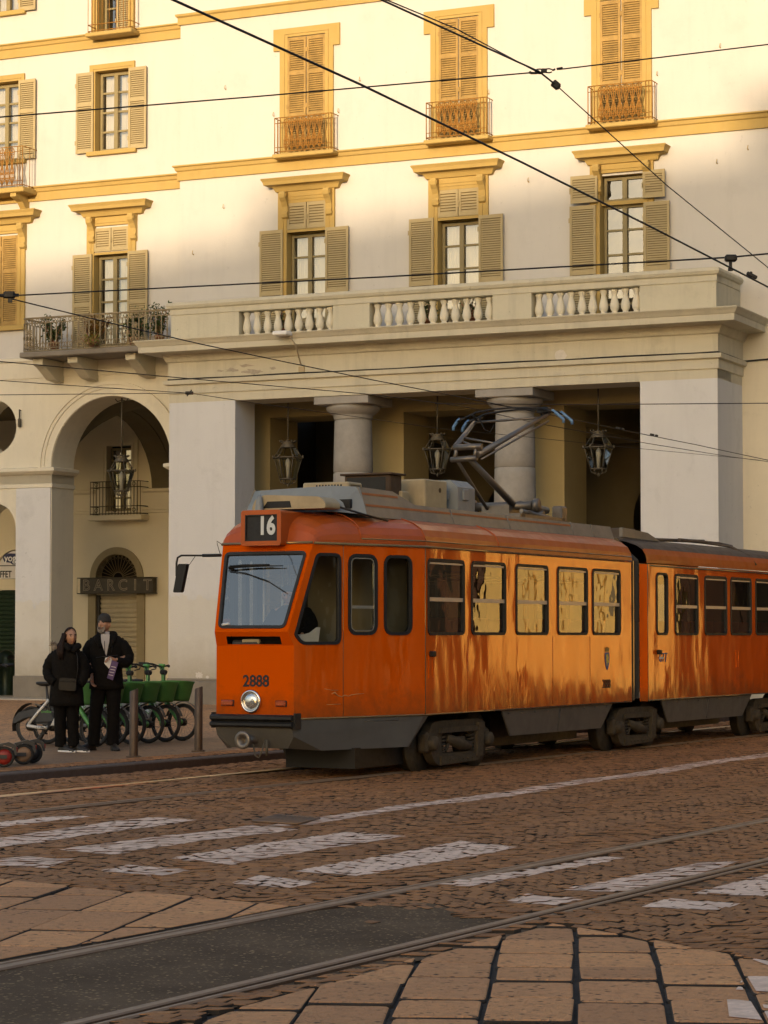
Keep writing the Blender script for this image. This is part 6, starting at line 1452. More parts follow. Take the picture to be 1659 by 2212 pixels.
def hand(mb, w, d, nrm, L=.18, curl=.5, thumb=1, mi=0):
    """wrist w, pointing d, palm normal nrm; palm and five bent fingers"""
    w = Vector(w); d = Vector(d).normalized(); nrm = Vector(nrm); nrm = (nrm - d * nrm.dot(d)).normalized(); s = d.cross(nrm)
    loft_pts = [(w, .024, .019), (w + d * .03, .032, .017), (w + d * .09, .040, .015), (w + d * .10, .036, .013)]
    n = 10; vs = [p + s * a * cos(2 * pi * k / n) + nrm * b * sin(2 * pi * k / n) for p, a, b in loft_pts for k in range(n)]
    mb.add(vs, [(i * n + k, i * n + (k + 1) % n, (i + 1) * n + (k + 1) % n, (i + 1) * n + k) for i in range(3) for k in range(n)] + [tuple(3 * n + k for k in range(n))], mi, True)
    for q, (o, ln) in enumerate(((-.030, .075), (-.010, .088), (.010, .082), (.029, .064))):
        p0 = w + d * .093 + s * o * thumb; a1 = curl * (.7 + .1 * q); d1 = d * cos(a1) + nrm * sin(a1); d2 = d * cos(a1 * 2.1) + nrm * sin(a1 * 2.1); d3 = d * cos(a1 * 2.8) + nrm * sin(a1 * 2.8)
        p1 = p0 + d1 * ln * .45; p2 = p1 + d2 * ln * .32; p3 = p2 + d3 * ln * .23; mb.tube([p0, p1, p2, p3], [.0098, .009, .008, .006], 6, mi)
    t = -s * thumb; p0 = w + d * .03 + t * .026; p1 = p0 + (t * .7 + d * .7 + nrm * .3).normalized() * .04; p2 = p1 + (d * .9 + t * .2 + nrm * .5).normalized() * .035; mb.tube([p0, p1, p2], [.0135, .011, .008], 6, mi)
def skinbody(name, J, E, parent, m, sub=2):
    """one continuous surface grown over a skeleton; J: joint -> (pos, radius)"""
    ks = list(J); me = bpy.data.meshes.new('armature_tmp'); me.from_pydata([J[k][0] for k in ks], [(ks.index(a), ks.index(b)) for a, b in E], [])
    o = bpy.data.objects.new('tmp', me); COL.objects.link(o); md = o.modifiers.new('s', 'SKIN'); ss = o.modifiers.new('u', 'SUBSURF'); ss.levels = ss.render_levels = sub
    for i, k in enumerate(ks): v = me.skin_vertices[0].data[i]; v.radius = (J[k][1],) * 2; v.use_root = (i == 0)
    bm_ = bpy.data.meshes.new_from_object(o.evaluated_get(bpy.context.evaluated_depsgraph_get())); bpy.data.objects.remove(o)
    mb = MB(); mb.add([v.co[:] for v in bm_.vertices], [tuple(p.vertices) for p in bm_.polygons], 0, True); return mb
def shoe(mb, heel, yaw, L=.27, mi=0, sole=1):
    R = Matrix.Rotation(yaw, 3, 'Z'); h = Vector(heel)
    rings = [(-.02, .03, .030, .06), (.03, .04, .038, .075), (.08, .038, .040, .07), (.15, .028, .046, .045), (.21, .022, .046, .034), (.25, .018, .036, .026), (.27, .014, .012, .014)]; n = 14; vs = []
    for d, zc, wx, hz in rings:
        for k in range(n):
            a = 2 * pi * k / n; vs.append(h + R @ Vector((wx * cos(a), -d * L / .27, max(.006, zc + hz * sin(a)))))
    mb.add(vs, [(i * n + k, i * n + (k + 1) % n, (i + 1) * n + (k + 1) % n, (i + 1) * n + k) for i in range(len(rings) - 1) for k in range(n)] + [tuple(range(n))], mi, True)
    o = [h + R @ Vector((x, -d * L / .27, z)) for z in (.0, .022) for d, x in ((-.025, -.028), (.06, -.042), (.17, -.050), (.24, -.038), (.275, -.008), (.275, .008), (.24, .038), (.17, .050), (.06, .042), (-.025, .028))]
    mb.add(o, [tuple(range(9, -1, -1)), tuple(range(10, 20))] + [(k, (k + 1) % 10, 10 + (k + 1) % 10, 10 + k) for k in range(10)], sole)
# --- the man
pm = gp(229, 1621, .085); man = empty('person', Matrix.Translation(pm), 'tall bearded man in dark knit cap and black jacket, holding leaflets by the bikes', 'person')
J = dict(pel=((0, 0, .92), .09), sp=((0, 0, 1.15), .09), ch=((0, .01, 1.34), .09), nk=((-.01, .0, 1.50), .055), hd=((-.02, -.01, 1.575), .055),
         sl_=((-.17, .01, 1.40), .04), el=((-.235, .0, 1.16), .035), wl=((-.175, -.11, .965), .030), sr=((.17, .01, 1.40), .04), er=((.255, -.04, 1.20), .035), wr=((.145, -.25, 1.165), .030),
         hl=((-.09, 0, .88), .085), kl=((-.135, -.02, .50), .06), al=((-.165, .02, .10), .045), hr=((.09, 0, .88), .085), kr=((.095, -.02, .50), .06), ar=((.085, .0, .10), .045))
E_ = [('pel', 'sp'), ('sp', 'ch'), ('ch', 'nk'), ('nk', 'hd'), ('ch', 'sl_'), ('sl_', 'el'), ('el', 'wl'), ('ch', 'sr'), ('sr', 'er'), ('er', 'wr'), ('pel', 'hl'), ('hl', 'kl'), ('kl', 'al'), ('pel', 'hr'), ('hr', 'kr'), ('kr', 'ar')]
mb = skinbody('body', J, E_, man, SKIN); Rm, c = head_mesh(mb, (-.028, -.025, 1.632), radians(-24), radians(-8), 1.0)
hand(mb, J['wl'][0], (.08, -.35, -.95), (.75, -.3, .1), curl=.45, thumb=-1); hand(mb, J['wr'][0], (-.75, -.35, .25), (.2, -.5, -.6), curl=.8, thumb=1)
mb.build('body', SKIN, man); face_bits(man, c, Rm, 1.0, HAIRG)
mb = MB(); mb.panel([(-.052, -.02), (-.06, -.075), (-.035, -.118), (.035, -.118), (.06, -.075), (.052, -.02), (.040, -.05), (.030, -.072), (.0, -.078), (-.030, -.072), (-.040, -.05)], [], lambda x, z: tuple(c + Rm @ Vector((x, -.060 - .034 * cos(x / .066 * 1.45) - (.006 if z > -.1 else -.005), z)))); mb.tube([c + Rm @ Vector((x, y, z)) for x, y, z in ((-.03, -.083, -.057), (0, -.098, -.050), (.03, -.083, -.057))], .007, 6)
loft(mb, [(c.x - .02, c.y - .055, c.z - .122, .026, .024), (c.x - .022, c.y - .06, c.z - .108, .038, .030), (c.x - .02, c.y - .052, c.z - .092, .042, .034)], 14); mb.build('beard', HAIRG, man)
mb = MB(); loft(mb, [(c.x, c.y + .012, c.z + .028, .082, .096), (c.x, c.y + .012, c.z + .06, .086, .098), (c.x, c.y + .013, c.z + .095, .079, .092), (c.x, c.y + .014, c.z + .125, .058, .07), (c.x, c.y + .014, c.z + .142, .025, .03)], 24); loft(mb, [(c.x, c.y + .012, c.z + .022, .084, .099), (c.x, c.y + .012, c.z + .03, .091, .105), (c.x, c.y + .012, c.z + .062, .091, .105), (c.x, c.y + .012, c.z + .068, .085, .10)], 24, caps=False); mb.build('knit_cap', HATM, man)
mb = MB(); loft(mb, [(0, 0, .795, .225, .15), (0, 0, .85, .22, .148), (0, 0, .95, .21, .145), (0, 0, 1.08, .205, .14), (0, -.0, 1.22, .215, .145), (0, 0, 1.34, .228, .142), (0, .005, 1.42, .232, .13), (0, .01, 1.475, .17, .105), (-.005, .012, 1.50, .10, .085)], 28, pw=2.3, wr=.03)
limb(mb, [(-.15, .01, 1.395), (-.225, .01, 1.32), (-.265, .01, 1.16), (-.23, -.05, 1.04), (-.185, -.10, .975)], [.085, .082, .07, .063, .055], wr=.09); limb(mb, [(.15, .01, 1.395), (.23, .0, 1.32), (.285, -.02, 1.20), (.25, -.13, 1.13), (.155, -.235, 1.165)], [.085, .084, .075, .066, .055], wr=.09)
loft(mb, [(-.0, .03, 1.46, .135, .115), (0, .04, 1.50, .14, .115), (-.005, .045, 1.535, .12, .10), (-.005, .045, 1.545, .10, .08)], 22, caps=False, wr=.05)
limb(mb, [(-.13, -.06, 1.47), (-.10, -.12, 1.42), (-.06, -.150, 1.33)], [.03, .035, .02]); limb(mb, [(.11, -.06, 1.49), (.10, -.12, 1.42), (.055, -.150, 1.33)], [.035, .04, .02]); mb.build('jacket', COAT2, man)
mb = MB(); mb.panel([(-.062, 1.50), (.055, 1.50), (.05, 1.40), (.03, 1.30), (.015, 1.22), (-.01, 1.28), (-.05, 1.40)], [], lambda x, z: (x, -.128 - .03 * cos(x * 14) * (1.0 if z < 1.45 else .3), z)); loft(mb, [(-.01, -.02, 1.44, .075, .085), (-.012, -.02, 1.50, .066, .074), (-.012, -.02, 1.535, .062, .068)], 18); mb.build('sweater', SWEAT, man)
mb = MB(); mb.tube([(-.004, -.162, 1.24), (-.008, -.168, 1.36), (-.012, -.105, 1.52)], .004, 4); mb.tube([(.09, -.16, 1.36), (.085, -.17, 1.27)], .004, 4); mb.tube([(-.12, -.15, 1.2), (0, -.165, 1.215), (.16, -.16, 1.23)], .006, 4); mb.build('zip_and_cords', TANW if False else BLKM, man)
mb = MB(); limb(mb, [(-.085, 0, .90), (-.105, -.01, .72), (-.135, -.02, .48), (-.155, .01, .25), (-.165, .02, .07)], [.115, .100, .082, .078, .082], 16, .05); limb(mb, [(.085, 0, .90), (.092, -.01, .72), (.095, -.02, .48), (.09, 0, .25), (.085, .0, .07)], [.115, .100, .082, .078, .082], 16, .05); loft(mb, [(0, 0, .78, .20, .125), (0, 0, .95, .19, .125)], 20); mb.build('trousers', TROUS, man)
mb = MB(); shoe(mb, (-.165, .05, 0), radians(-48), .29); mb.build('shoe', [SHOE, LETBLK], man); mb = MB(); shoe(mb, (.085, .04, 0), radians(18), .29); mb.build('shoe', [SHOE, LETBLK], man)
lf = empty('leaflets', Matrix.Translation(pm + Vector((.105, -.30, 1.10))), 'white and purple leaflets held at the chest by the bearded man', 'leaflets')
mb = MB(); mb.prism([(-.065, -.16), (.01, -.19), (.085, .04), (.0, .07)], lambda p, t: (p[0], -.012 - .002 * t - p[1] * .15, p[1])); mb.build('folded_leaflet', PURPLE, lf)
mb = MB(); mb.prism([(-.10, .03), (-.04, -.04), (.015, .05), (-.02, .11), (-.085, .10)], lambda p, t: (p[0], .004 - .002 * t - p[1] * .1, p[1])); mb.build('paper_sheet', PAPER, lf)
mb = MB()
for k in range(4): z = -.12 + k * .035; mb.add([(-.045 + k * .012, -.016 - z * .15, z), (.015 + k * .012, -.016 - z * .15, z - .012), (.016 + k * .012, -.016 - z * .15, z - .006), (-.044 + k * .012, -.016 - z * .15, z + .006)], [(0, 1, 2, 3)])
mb.build('print_lines', SIGNW, lf)
# --- the woman
pw = gp(143, 1624, .085); wom = empty('person', Matrix.Translation(pw), 'woman with long dark hair in a black hooded parka, standing left of the bearded man', 'person')
J = dict(pel=((0, 0, .84), .085), sp=((0, 0, 1.04), .085), ch=((0, .01, 1.20), .08), nk=((.03, .0, 1.35), .048), hd=((.04, -.01, 1.42), .05),
         sl_=((-.15, .01, 1.235), .038), el=((-.215, .02, 1.04), .035), wl=((-.125, -.09, .885), .028), sr=((.15, .01, 1.235), .038), er=((.205, .0, 1.03), .035), wr=((.165, -.05, .86), .028),
         hl=((-.075, 0, .80), .08), kl=((-.08, -.01, .45), .055), al=((-.075, .01, .09), .042), hr=((.075, 0, .80), .08), kr=((.08, -.01, .45), .055), ar=((.095, .0, .09), .042))
mb = skinbody('body', J, E_, wom, SKIN); Rm, c = head_mesh(mb, (.05, -.02, 1.468), radians(30), radians(-2), .95, jaw=.95)
hand(mb, J['wl'][0], (.4, .15, -.9), (.3, -.3, -.5), curl=.3); hand(mb, J['wr'][0], (-.35, .1, -.9), (-.8, -.1, .2), curl=.3)
mb.build('body', SKIN, wom); face_bits(wom, c, Rm, .95, HAIRB)
mb = MB()
def hp(x, y, z): return c + Rm @ Vector((x, y, z)) * .95
nu, nv = 26, 14; vs = []
for i in range(nv + 1):
    th = pi * .60 * i / nv
    p0_ = radians(8 + 74 * max(0, min(1, (th - .20 * pi) / (.14 * pi))))
    for k in range(nu + 1):
        ph = p0_ + (2 * pi - 2 * p0_) * k / nu; d = Vector((sin(th) * sin(ph), -sin(th) * cos(ph), cos(th)))
        w_ = 1.0 + .03 * sin(k * 3.1) ; vs.append(hp(d.x * .088 * w_, .008 + d.y * .106 * w_, .012 + d.z * .122))
mb.add(vs, [(i * (nu + 1) + k, i * (nu + 1) + k + 1, (i + 1) * (nu + 1) + k + 1, (i + 1) * (nu + 1) + k) for i in range(nv) for k in range(nu)], 0, True)
def locks(n, x0_, x1_, y0_, y1_, zt_, zb_, sd):
    random.seed(sd)
    for k in range(n):
        x, y = U_(x0_, x1_), U_(y0_, y1_); z = U_(zb_, zb_ + .08); mb.tube([hp(x * .8, y, zt_), hp(x * 1.0 + U_(-.01, .01), y + .005, (zt_ + z) * .5), hp(x * 1.15 + U_(-.02, .02), y + U_(-.02, .01), z)], [.022, .022, .006], 6)
locks(26, -.092, -.066, .02, .09, .05, -.30, 3); locks(22, -.05, .06, .06, .10, .05, -.24, 4); 
for k in range(12):
    a = k / 11; mb.tube([hp(-.085, .03 - .05 * a, .04), (-.075 + .03 * a, -.06 - .03 * a, 1.385), (-.095 + .05 * a + U_(-.01, .01), -.135 - .02 * a, 1.29), (-.085 + .045 * a + U_(-.015, .015), -.158, 1.19 + U_(-.02, .03))], [.022, .026, .022, .006], 6)
locks(7, .062, .080, .035, .075, .03, -.12, 5)
mb.build('hair', HAIRB, wom)
mb = MB(); loft(mb, [(0, 0, .585, .225, .165), (0, 0, .64, .222, .162), (0, 0, .76, .212, .155), (0, 0, .90, .198, .145), (0, 0, 1.02, .19, .14), (0, 0, 1.14, .20, .145), (0, .005, 1.24, .198, .13), (.005, .01, 1.30, .165, .11), (.02, .01, 1.345, .10, .085)], 28, pw=2.3, wr=.035)
limb(mb, [(-.13, .01, 1.235), (-.20, .015, 1.16), (-.245, .02, 1.05), (-.215, -.06, .95), (-.13, -.115, .885)], [.078, .078, .070, .064, .054], wr=.10); limb(mb, [(.13, .01, 1.235), (.195, .01, 1.16), (.225, .0, 1.04), (.215, -.045, .93), (.18, -.07, .85)], [.078, .076, .068, .062, .052], wr=.10)
limb(mb, [(-.10, .07, 1.33), (-.05, -.02, 1.37), (.02, -.11, 1.335), (.06, -.14, 1.29)], [.05, .05, .045, .03]); limb(mb, [(.10, .05, 1.34), (.15, -.01, 1.35), (.13, -.10, 1.32), (.09, -.14, 1.27)], [.045, .042, .04, .03]); loft(mb, [(.045, -.03, 1.30, .09, .09), (.045, -.035, 1.35, .085, .085), (.045, -.035, 1.375, .07, .07)], 18)
mb.build('parka', COAT1, wom)
mb = MB(); random.seed(9)
for k in range(90): a = U_(0, pi); p = Vector((-.16 + .035 * cos(a * 2) + random.gauss(0, .012), .06 + random.gauss(0, .02), 1.335 + .05 * sin(a) + random.gauss(0, .012))); q = Vector((random.gauss(0, 1), random.gauss(0, 1), random.gauss(0, 1))).normalized(); mb.tube([p, p + q * .03], [.008, .002], 4)
loft(mb, [(-.15, .065, 1.29, .05, .05), (-.155, .065, 1.335, .055, .05), (-.15, .06, 1.375, .03, .03)], 12, wr=.2); mb.build('fur_hood', FUR, wom)
mb = MB(); limb(mb, [(-.075, 0, .80), (-.08, -.01, .62), (-.08, -.01, .42), (-.075, .0, .22), (-.075, .01, .07)], [.10, .092, .078, .072, .074], 16, .04); limb(mb, [(.075, 0, .80), (.08, -.01, .62), (.082, -.01, .42), (.09, 0, .22), (.095, 0, .07)], [.10, .092, .078, .072, .074], 16, .04); mb.build('trousers', TROUS, wom)
mb = MB(); shoe(mb, (-.075, .03, 0), radians(52), .26); mb.build('shoe', [SHOE, WHITEP], wom); mb = MB(); shoe(mb, (.095, .02, 0), radians(56), .26); mb.build('shoe', [SHOE, SIGNW], wom)
bg_ = empty('shoulder_bag', Matrix.Translation(pw + Vector((.045, -.215, .865))), 'small black shoulder bag on a long strap over the woman\'s parka', 'bag')
mb = MB(); mb.prism(roundpoly([(-.115, -.07), (.105, -.085), (.11, .07), (-.105, .085)], .03, 4), lambda p, t: (p[0], -.045 + .09 * t, p[1])); mb.build('bag_body', mat('soft_black_leather', (.012, .010, .008), .5, var=.3, vs=9, bs=40, bst=.3, spec=.25), bg_)
mb = MB(); mb.tube([(-.1, -.048, .045), (.1, -.048, .03)], .004, 4); mb.tube([(.105, 0, .06), (.12, .015, .2), (.11, .06, .36), (.06, .12, .47)], .010, 5, flat=.4); mb.build('bag_strap', BLKM, bg_)
# --- the tram driver, behind the windscreen
pd = TM @ Vector((.72, -.02, .82)); drv = empty('person', Matrix.Translation(pd) @ Matrix.Rotation(radians(-20), 4, 'Z'), 'tram driver in a grey flat cap and dark jacket, seen through the windscreen', 'person')
J = dict(pel=((0, .1, .48), .12), sp=((0, .08, .72), .12), ch=((0, .05, .95), .13), nk=((0, .02, 1.10), .055), hd=((0, 0, 1.16), .055), sl_=((-.18, .05, 1.02), .06), el=((-.24, -.05, .78), .045), wl=((-.12, -.28, .80), .03), sr=((.18, .05, 1.02), .06), er=((.28, -.08, .82), .045), wr=((.27, -.30, .76), .03), hl=((-.09, .05, .46), .085), kl=((-.11, -.36, .46), .06), al=((-.11, -.36, .08), .045), hr=((.09, .05, .46), .085), kr=((.11, -.36, .46), .06), ar=((.11, -.36, .08), .045))
mb = skinbody('body', J, E_, drv, SKIN); Rm, c = head_mesh(mb, (0, -.02, 1.20), radians(8), radians(12), 1.0)
hand(mb, J['wl'][0], (.2, -.8, -.3), (0, -.2, -1), curl=.7); hand(mb, J['wr'][0], (.1, -.35, -.9), (-.2, -.9, .2), curl=.35, L=.2); mb.build('body', SKIN, drv); face_bits(drv, c, Rm, 1.0, HAIRG)
mb = MB(); loft(mb, [(c.x, c.y + .01, c.z + .03, .082, .098), (c.x, c.y, c.z + .06, .095, .112), (c.x, c.y, c.z + .09, .08, .095), (c.x, c.y, c.z + .11, .04, .05)], 20); mb.build('flat_cap', HATM, drv)
mb = MB(); loft(mb, [(0, .1, .42, .2, .15), (0, .09, .62, .21, .15), (0, .06, .85, .225, .145), (0, .05, 1.0, .21, .12), (0, .04, 1.06, .14, .1), (0, .03, 1.09, .09, .08)], 24); limb(mb, [(-.16, .05, 1.0), (-.23, .0, .88), (-.25, -.08, .78), (-.13, -.27, .80)], [.085, .08, .07, .055]); limb(mb, [(.16, .05, 1.0), (.26, -.02, .90), (.29, -.1, .82), (.275, -.29, .77)], [.085, .08, .07, .052]); mb.build('jacket', COAT2, drv)
# ---------------------------------------------------------------- hire bikes
P0, P5, R0_ = gp(203, 1614, .085), gp(393, 1600, .085), gp(49, 1607, .085)
hd_ = radians(-33)
bikelab = ['white framed hire bike with black battery case, front of the row, behind the couple', 'green hire bike mostly hidden behind the man in the black jacket', 'green hire bike with its basket just right of the man\'s jacket', 'green hire bike whose basket carries pale printed lines, behind the left bollard', 'green hire bike second from the right end, with scribbled basket', 'rearmost green hire bike at the right end, beside the right bollard']
bike = empty('hire_bike', None, bikelab[0], 'bicycle', 'green hire bikes parked in a row')
RW, WB = .262, 1.12
def wheel(x, name):
    mb = MB(); n = 40; mb.tube([(x + RW * .93 * cos(2 * pi * k / n), 0, RW + RW * .93 * sin(2 * pi * k / n)) for k in range(n)], .022, 8, closed=True); w = mb.build(name, TYRE, bike)
    mb = MB(); mb.tube([(x + RW * .83 * cos(2 * pi * k / n), 0, RW + RW * .83 * sin(2 * pi * k / n)) for k in range(n)], .011, 6, closed=True); mb.build('rim', GREYPL, w)
    mb = MB()
    for k in range(24): a = 2 * pi * k / 24; b = a + (.5 if k % 2 else -.5); mb.tube([(x + .03 * cos(b), .02 * (-1) ** (k // 2), RW + .03 * sin(b)), (x + RW * .82 * cos(a), 0, RW + RW * .82 * sin(a))], .0022, 3)
    mb.build('spokes', STEEL, w); mb = MB(); hr_ = .055 if x > .5 else .07; mb.lathe([(.001, -.05), (hr_ * .6, -.05), (hr_, -.035), (hr_, .035), (hr_ * .6, .05), (.001, .05)], (x, 0, RW), 16, axis='y'); mb.build('hub', BLKM, w)
wheel(0, 'wheel'); wheel(WB, 'wheel')
mb = MB(); mb.tube([(.40, 0, .27), (.52, 0, .36), (.66, 0, .52), (.765, 0, .70)], [.06, .055, .05, .045], 10, flat=1.5); mb.tube([(.40, 0, .25), (.20, -.06, .235), (.0, -.075, RW)], .022, 8); mb.tube([(.02, -.075, RW + .02), (.14, -.06, .42), (.30, -.03, .60), (.27, 0, .62)], .02, 8); mb.tube([(.0, .075, RW), (.2, .06, .24), (.40, 0, .25)], .018, 6); mb.build('frame', WHITEB, bike)
mb = MB(); mb.prism(roundpoly([(.10, .29), (.36, .27), (.44, .34), (.36, .46), (.20, .50)], .03, 3), lambda p, t: (p[0], -.05 + .10 * t, p[1])); mb.build('battery_case', GREYPL, bike)
mb = MB(); a0 = [radians(a) for a in range(15, 196, 15)]; n = len(a0); vs = []
for a in a0:
    for y in (-.04, .04): vs.append(((RW + .045) * cos(a), y, RW + (RW + .045) * sin(a)))
mb.add(vs, [(2 * k, 2 * k + 1, 2 * k + 3, 2 * k + 2) for k in range(n - 1)], 0, True); vs2 = [(v[0] * .96, v[1], RW + (v[2] - RW) * .96) for v in vs]; mb.add(vs2, [(2 * k, 2 * k + 1, 2 * k + 3, 2 * k + 2) for k in range(n - 1)], 0, True)
mb.prism(roundpoly([(-.2, .44), (.12, .50), (.25, .50), (.25, .45), (.1, .40), (-.1, .36), (-.28, .28), (-.30, .34)], .02, 2), lambda p, t: (p[0], -.045 + .09 * t, p[1])); mb.build('mudguard', GREYPL, bike)
mb = MB(); vs = []
for a in [radians(a) for a in range(20, 166, 12)]:
    for y in (-.03, .03): vs.append((WB + (RW + .03) * cos(a), y, RW + (RW + .03) * sin(a)))
mb.add(vs, [(2 * k, 2 * k + 1, 2 * k + 3, 2 * k + 2) for k in range(len(vs) // 2 - 1)], 0, True); mb.build('mudguard', GREYPL, bike)
mb = MB(); mb.tube([(.36, 0, .30), (.27, 0, .62), (.235, 0, .80)], [.028, .022, .016], 8); mb.build('seat_post', GREYPL, bike)
mb = MB(); loft(mb, [(.20, 0, .80, .06, .04), (.19, 0, .825, .13, .075), (.19, 0, .85, .135, .08), (.18, 0, .86, .10, .06)], 16); mb.tube([(.26, 0, .84), (.38, 0, .845)], [.05, .022], 8, flat=.6); mb.build('saddle', BLACK, bike)
mb = MB(); mb.tube([(.765, 0, .66), (.755, 0, .80), (.74, 0, .94), (.715, 0, 1.02), (.69, 0, 1.05)], [.040, .034, .03, .034, .03], 10); mb.tube([(.765, -.01, .68), (.84, -.055, .56), (.95, -.065, .44), (1.06, -.062, .31), (WB, -.06, RW)], [.04, .036, .032, .030, .034], 10); mb.lathe([(.001, -.03), (.04, -.03), (.045, .03), (.001, .035)], (WB, -.065, RW), 12, axis='y'); fk = mb.build('fork', GREENB, bike)
mb = MB(); mb.tube([(.70, -.05, 1.045), (.68, -.18, 1.07), (.61, -.30, 1.07)], .013, 8); mb.tube([(.70, .05, 1.045), (.68, .18, 1.07), (.61, .30, 1.07)], .013, 8); mb.tube([(.65, -.235, 1.07), (.57, -.36, 1.07)], .020, 8); mb.tube([(.65, .235, 1.07), (.57, .36, 1.07)], .020, 8); mb.tube([(.70, -.12, 1.05), (.77, -.22, 1.0), (.73, -.28, .98)], .008, 5); mb.tube([(.72, -.05, 1.05), (.82, -.07, .95), (.80, -.04, .80)], .008, 5); mb.bev(.70, .79, -.05, .05, .93, 1.0, .02); mb.build('handlebar', BLACK, bike)
mb = MB(); mb.lathe([(.001, -.02), (.05, -.02), (.05, .02), (.001, .03)], (.71, 0, 1.06), 14); mb.build('display', GREENB, bike)
mb = MB(); vs = []; n = 28
for z, sx, sy in ((.56, .155, .14), (.59, .165, .15), (.80, .20, .195), (.83, .215, .21), (.84, .215, .21), (.84, .195, .19), (.80, .185, .18), (.60, .15, .14)):
    for k in range(n): a = 2 * pi * k / n; ca, sa = cos(a), sin(a); vs.append((1.0 + sx * abs(ca) ** .6 * (1 if ca > 0 else -1), sy * abs(sa) ** .6 * (1 if sa > 0 else -1), z))
mb.add(vs, [(i * n + k, i * n + (k + 1) % n, (i + 1) * n + (k + 1) % n, (i + 1) * n + k) for i in range(7) for k in range(n)] + [tuple(range(n - 1, -1, -1)), tuple(7 * n + k for k in range(n))], 0, True); bk = mb.build('basket', GREENK, bike)
mb = MB(); mb.tube([(.78, 0, .62), (.9, 0, .58)], .02, 6); mb.tube([(.78, 0, .75), (.82, 0, .72)], .02, 6); mb.build('basket_bracket', BLKM, bike)
mb = MB(); mb.lathe([(.001, -.07), (.06, -.07), (.07, -.05), (.07, .05), (.001, .06)], (.40, 0, .265), 16, axis='y'); mb.tube([(.40, -.08, .265), (.33, -.09, .16)], .010, 6); mb.tube([(.40, .08, .265), (.47, .09, .37)], .010, 6); mb.box(.29, .37, -.14, -.08, .15, .17); mb.box(.43, .51, .08, .14, .36, .38); mb.tube([(0, -.06, RW + .04), (.4, -.07, .32)], .006, 4); mb.tube([(0, -.06, RW - .04), (.4, -.07, .21)], .006, 4); mb.build('crankset', BLKM, bike)
LN = lambda x, z, ang: T(x, 0, z) @ Matrix.Rotation(-ang, 4, 'Y') @ RX
text('Lime', .105, GREENB, bike, T(0, -.066, 0) @ LN(.60, .46, radians(52)), 'lettering', .001, sx=1.1)
bikes = [bike]
for k in range(1, 6): b = copy_tree(bike); b['label'] = bikelab[k]; bikes.append(b)
text('LimeBike', .050, GREENB, bike, T(.30, -.053, .455) @ RX, 'lettering', .001); text('On Lime + Uber Apps', .040, LETBLK, bike, T(.22, -.083, .243) @ Matrix.Rotation(radians(-2), 4, 'Y') @ RX, 'lettering', .001)
for k, b in enumerate(bikes):
    p = P0.lerp(P5, k / 5); M = Matrix.Translation((p.x, p.y, .085)) @ Matrix.Rotation(hd_ + radians((0, 2, -3, 1, -2, 2)[k]), 4, 'Z') @ Matrix.Rotation(radians(-4), 4, 'X') @ T(-WB, 0, 0)
    b.matrix_world = M
for k, ln in ((3, 4), ):
    b = bikes[k]
    for q in range(ln): text(('LOREM', 'UN', 'RE', 'TO')[q] if False else ('l' * (9 - q)), .03, PAPER, b, T(1.03, -.192 + q * .010, .765 - q * .038) @ Matrix.Rotation(radians(-8), 4, 'X') @ RX, 'printed_lines', .001, sx=.7)
# ---------------------------------------------------------------- scooters at the left edge
def scooter(p, yaw, rimm, label, src=None):
    r = empty('electric_scooter', Matrix.Translation(p) @ Matrix.Rotation(yaw, 4, 'Z'), label, 'scooter', 'electric scooters at the left edge')
    for x in (0, -.86):
        mb = MB(); R = .118; mb.lathe([(R - .03, -.022), (R - .008, -.026), (R, -.012), (R, .012), (R - .008, .026), (R - .03, .022)], (x, 0, R), 28, axis='y'); w = mb.build('wheel', TYRE, r)
        mb = MB(); mb.lathe([(.001, -.020), (.03, -.026), (.04, -.016), (R - .03, -.012), (R - .028, .012), (.03, .022), (.001, .02)], (x, 0, R), 22, axis='y'); mb.build('rim', rimm, w); mb = MB(); mb.lathe([(.001, -.06), (.018, -.06), (.022, -.03), (.03, -.02), (.001, .05)], (x, 0, R), 12, axis='y'); mb.build('axle', BLKM, w)
    mb = MB(); mb.prism(roundpoly([(-.08, .10), (-.10, .165), (-.62, .16), (-.80, .24), (-.84, .22), (-.66, .10)], .02, 2), lambda p_, t: (p_[0], -.075 + .15 * t, p_[1])); mb.box(-.12, .03, -.05, -.035, .10, .14); mb.box(-.12, .03, .035, .05, .10, .14); mb.build('deck', GREYPL, r)
    mb = MB(); vs = []
    for a in [radians(a) for a in range(5, 176, 15)]:
        for y in (-.04, .04): vs.append((.146 * cos(a), y, .118 + .146 * sin(a)))
    mb.add(vs, [(2 * k, 2 * k + 1, 2 * k + 3, 2 * k + 2) for k in range(len(vs) // 2 - 1)], 0, True); mb.prism(roundpoly([(-.15, .17), (-.10, .25), (.05, .285), (.13, .25), (.145, .14), (.12, .14), (.10, .22), (.0, .25), (-.1, .2)], .01, 2), lambda p_, t: (p_[0], -.042 + .084 * t, p_[1])); mg = mb.build('mudguard', GREYPL, r)
    mb = MB(); mb.bev(.125, .15, -.025, .025, .17, .225, .006); mb.build('tail_lamp', REDR, mg)
    mb = MB(); mb.tube([(-.80, 0, .20), (-.735, 0, .70), (-.69, 0, 1.10)], [.03, .026, .024], 10); st_ = mb.build('stem', GREYPL, r)
    mb = MB(); mb.tube([(-.69, -.27, 1.13), (-.69, 0, 1.12), (-.69, .27, 1.13)], .014, 8); mb.tube([(-.69, -.30, 1.13), (-.69, -.16, 1.125)], .021, 10); mb.tube([(-.69, .30, 1.13), (-.69, .16, 1.125)], .021, 10); mb.tube([(-.70, -.16, 1.13), (-.76, -.22, 1.10)], .007, 5); mb.build('handlebar', BLACK, r); mb = MB(); mb.bev(-.73, -.65, -.045, .045, 1.13, 1.17, .012); mb.build('display', NAVY, r)
    return r
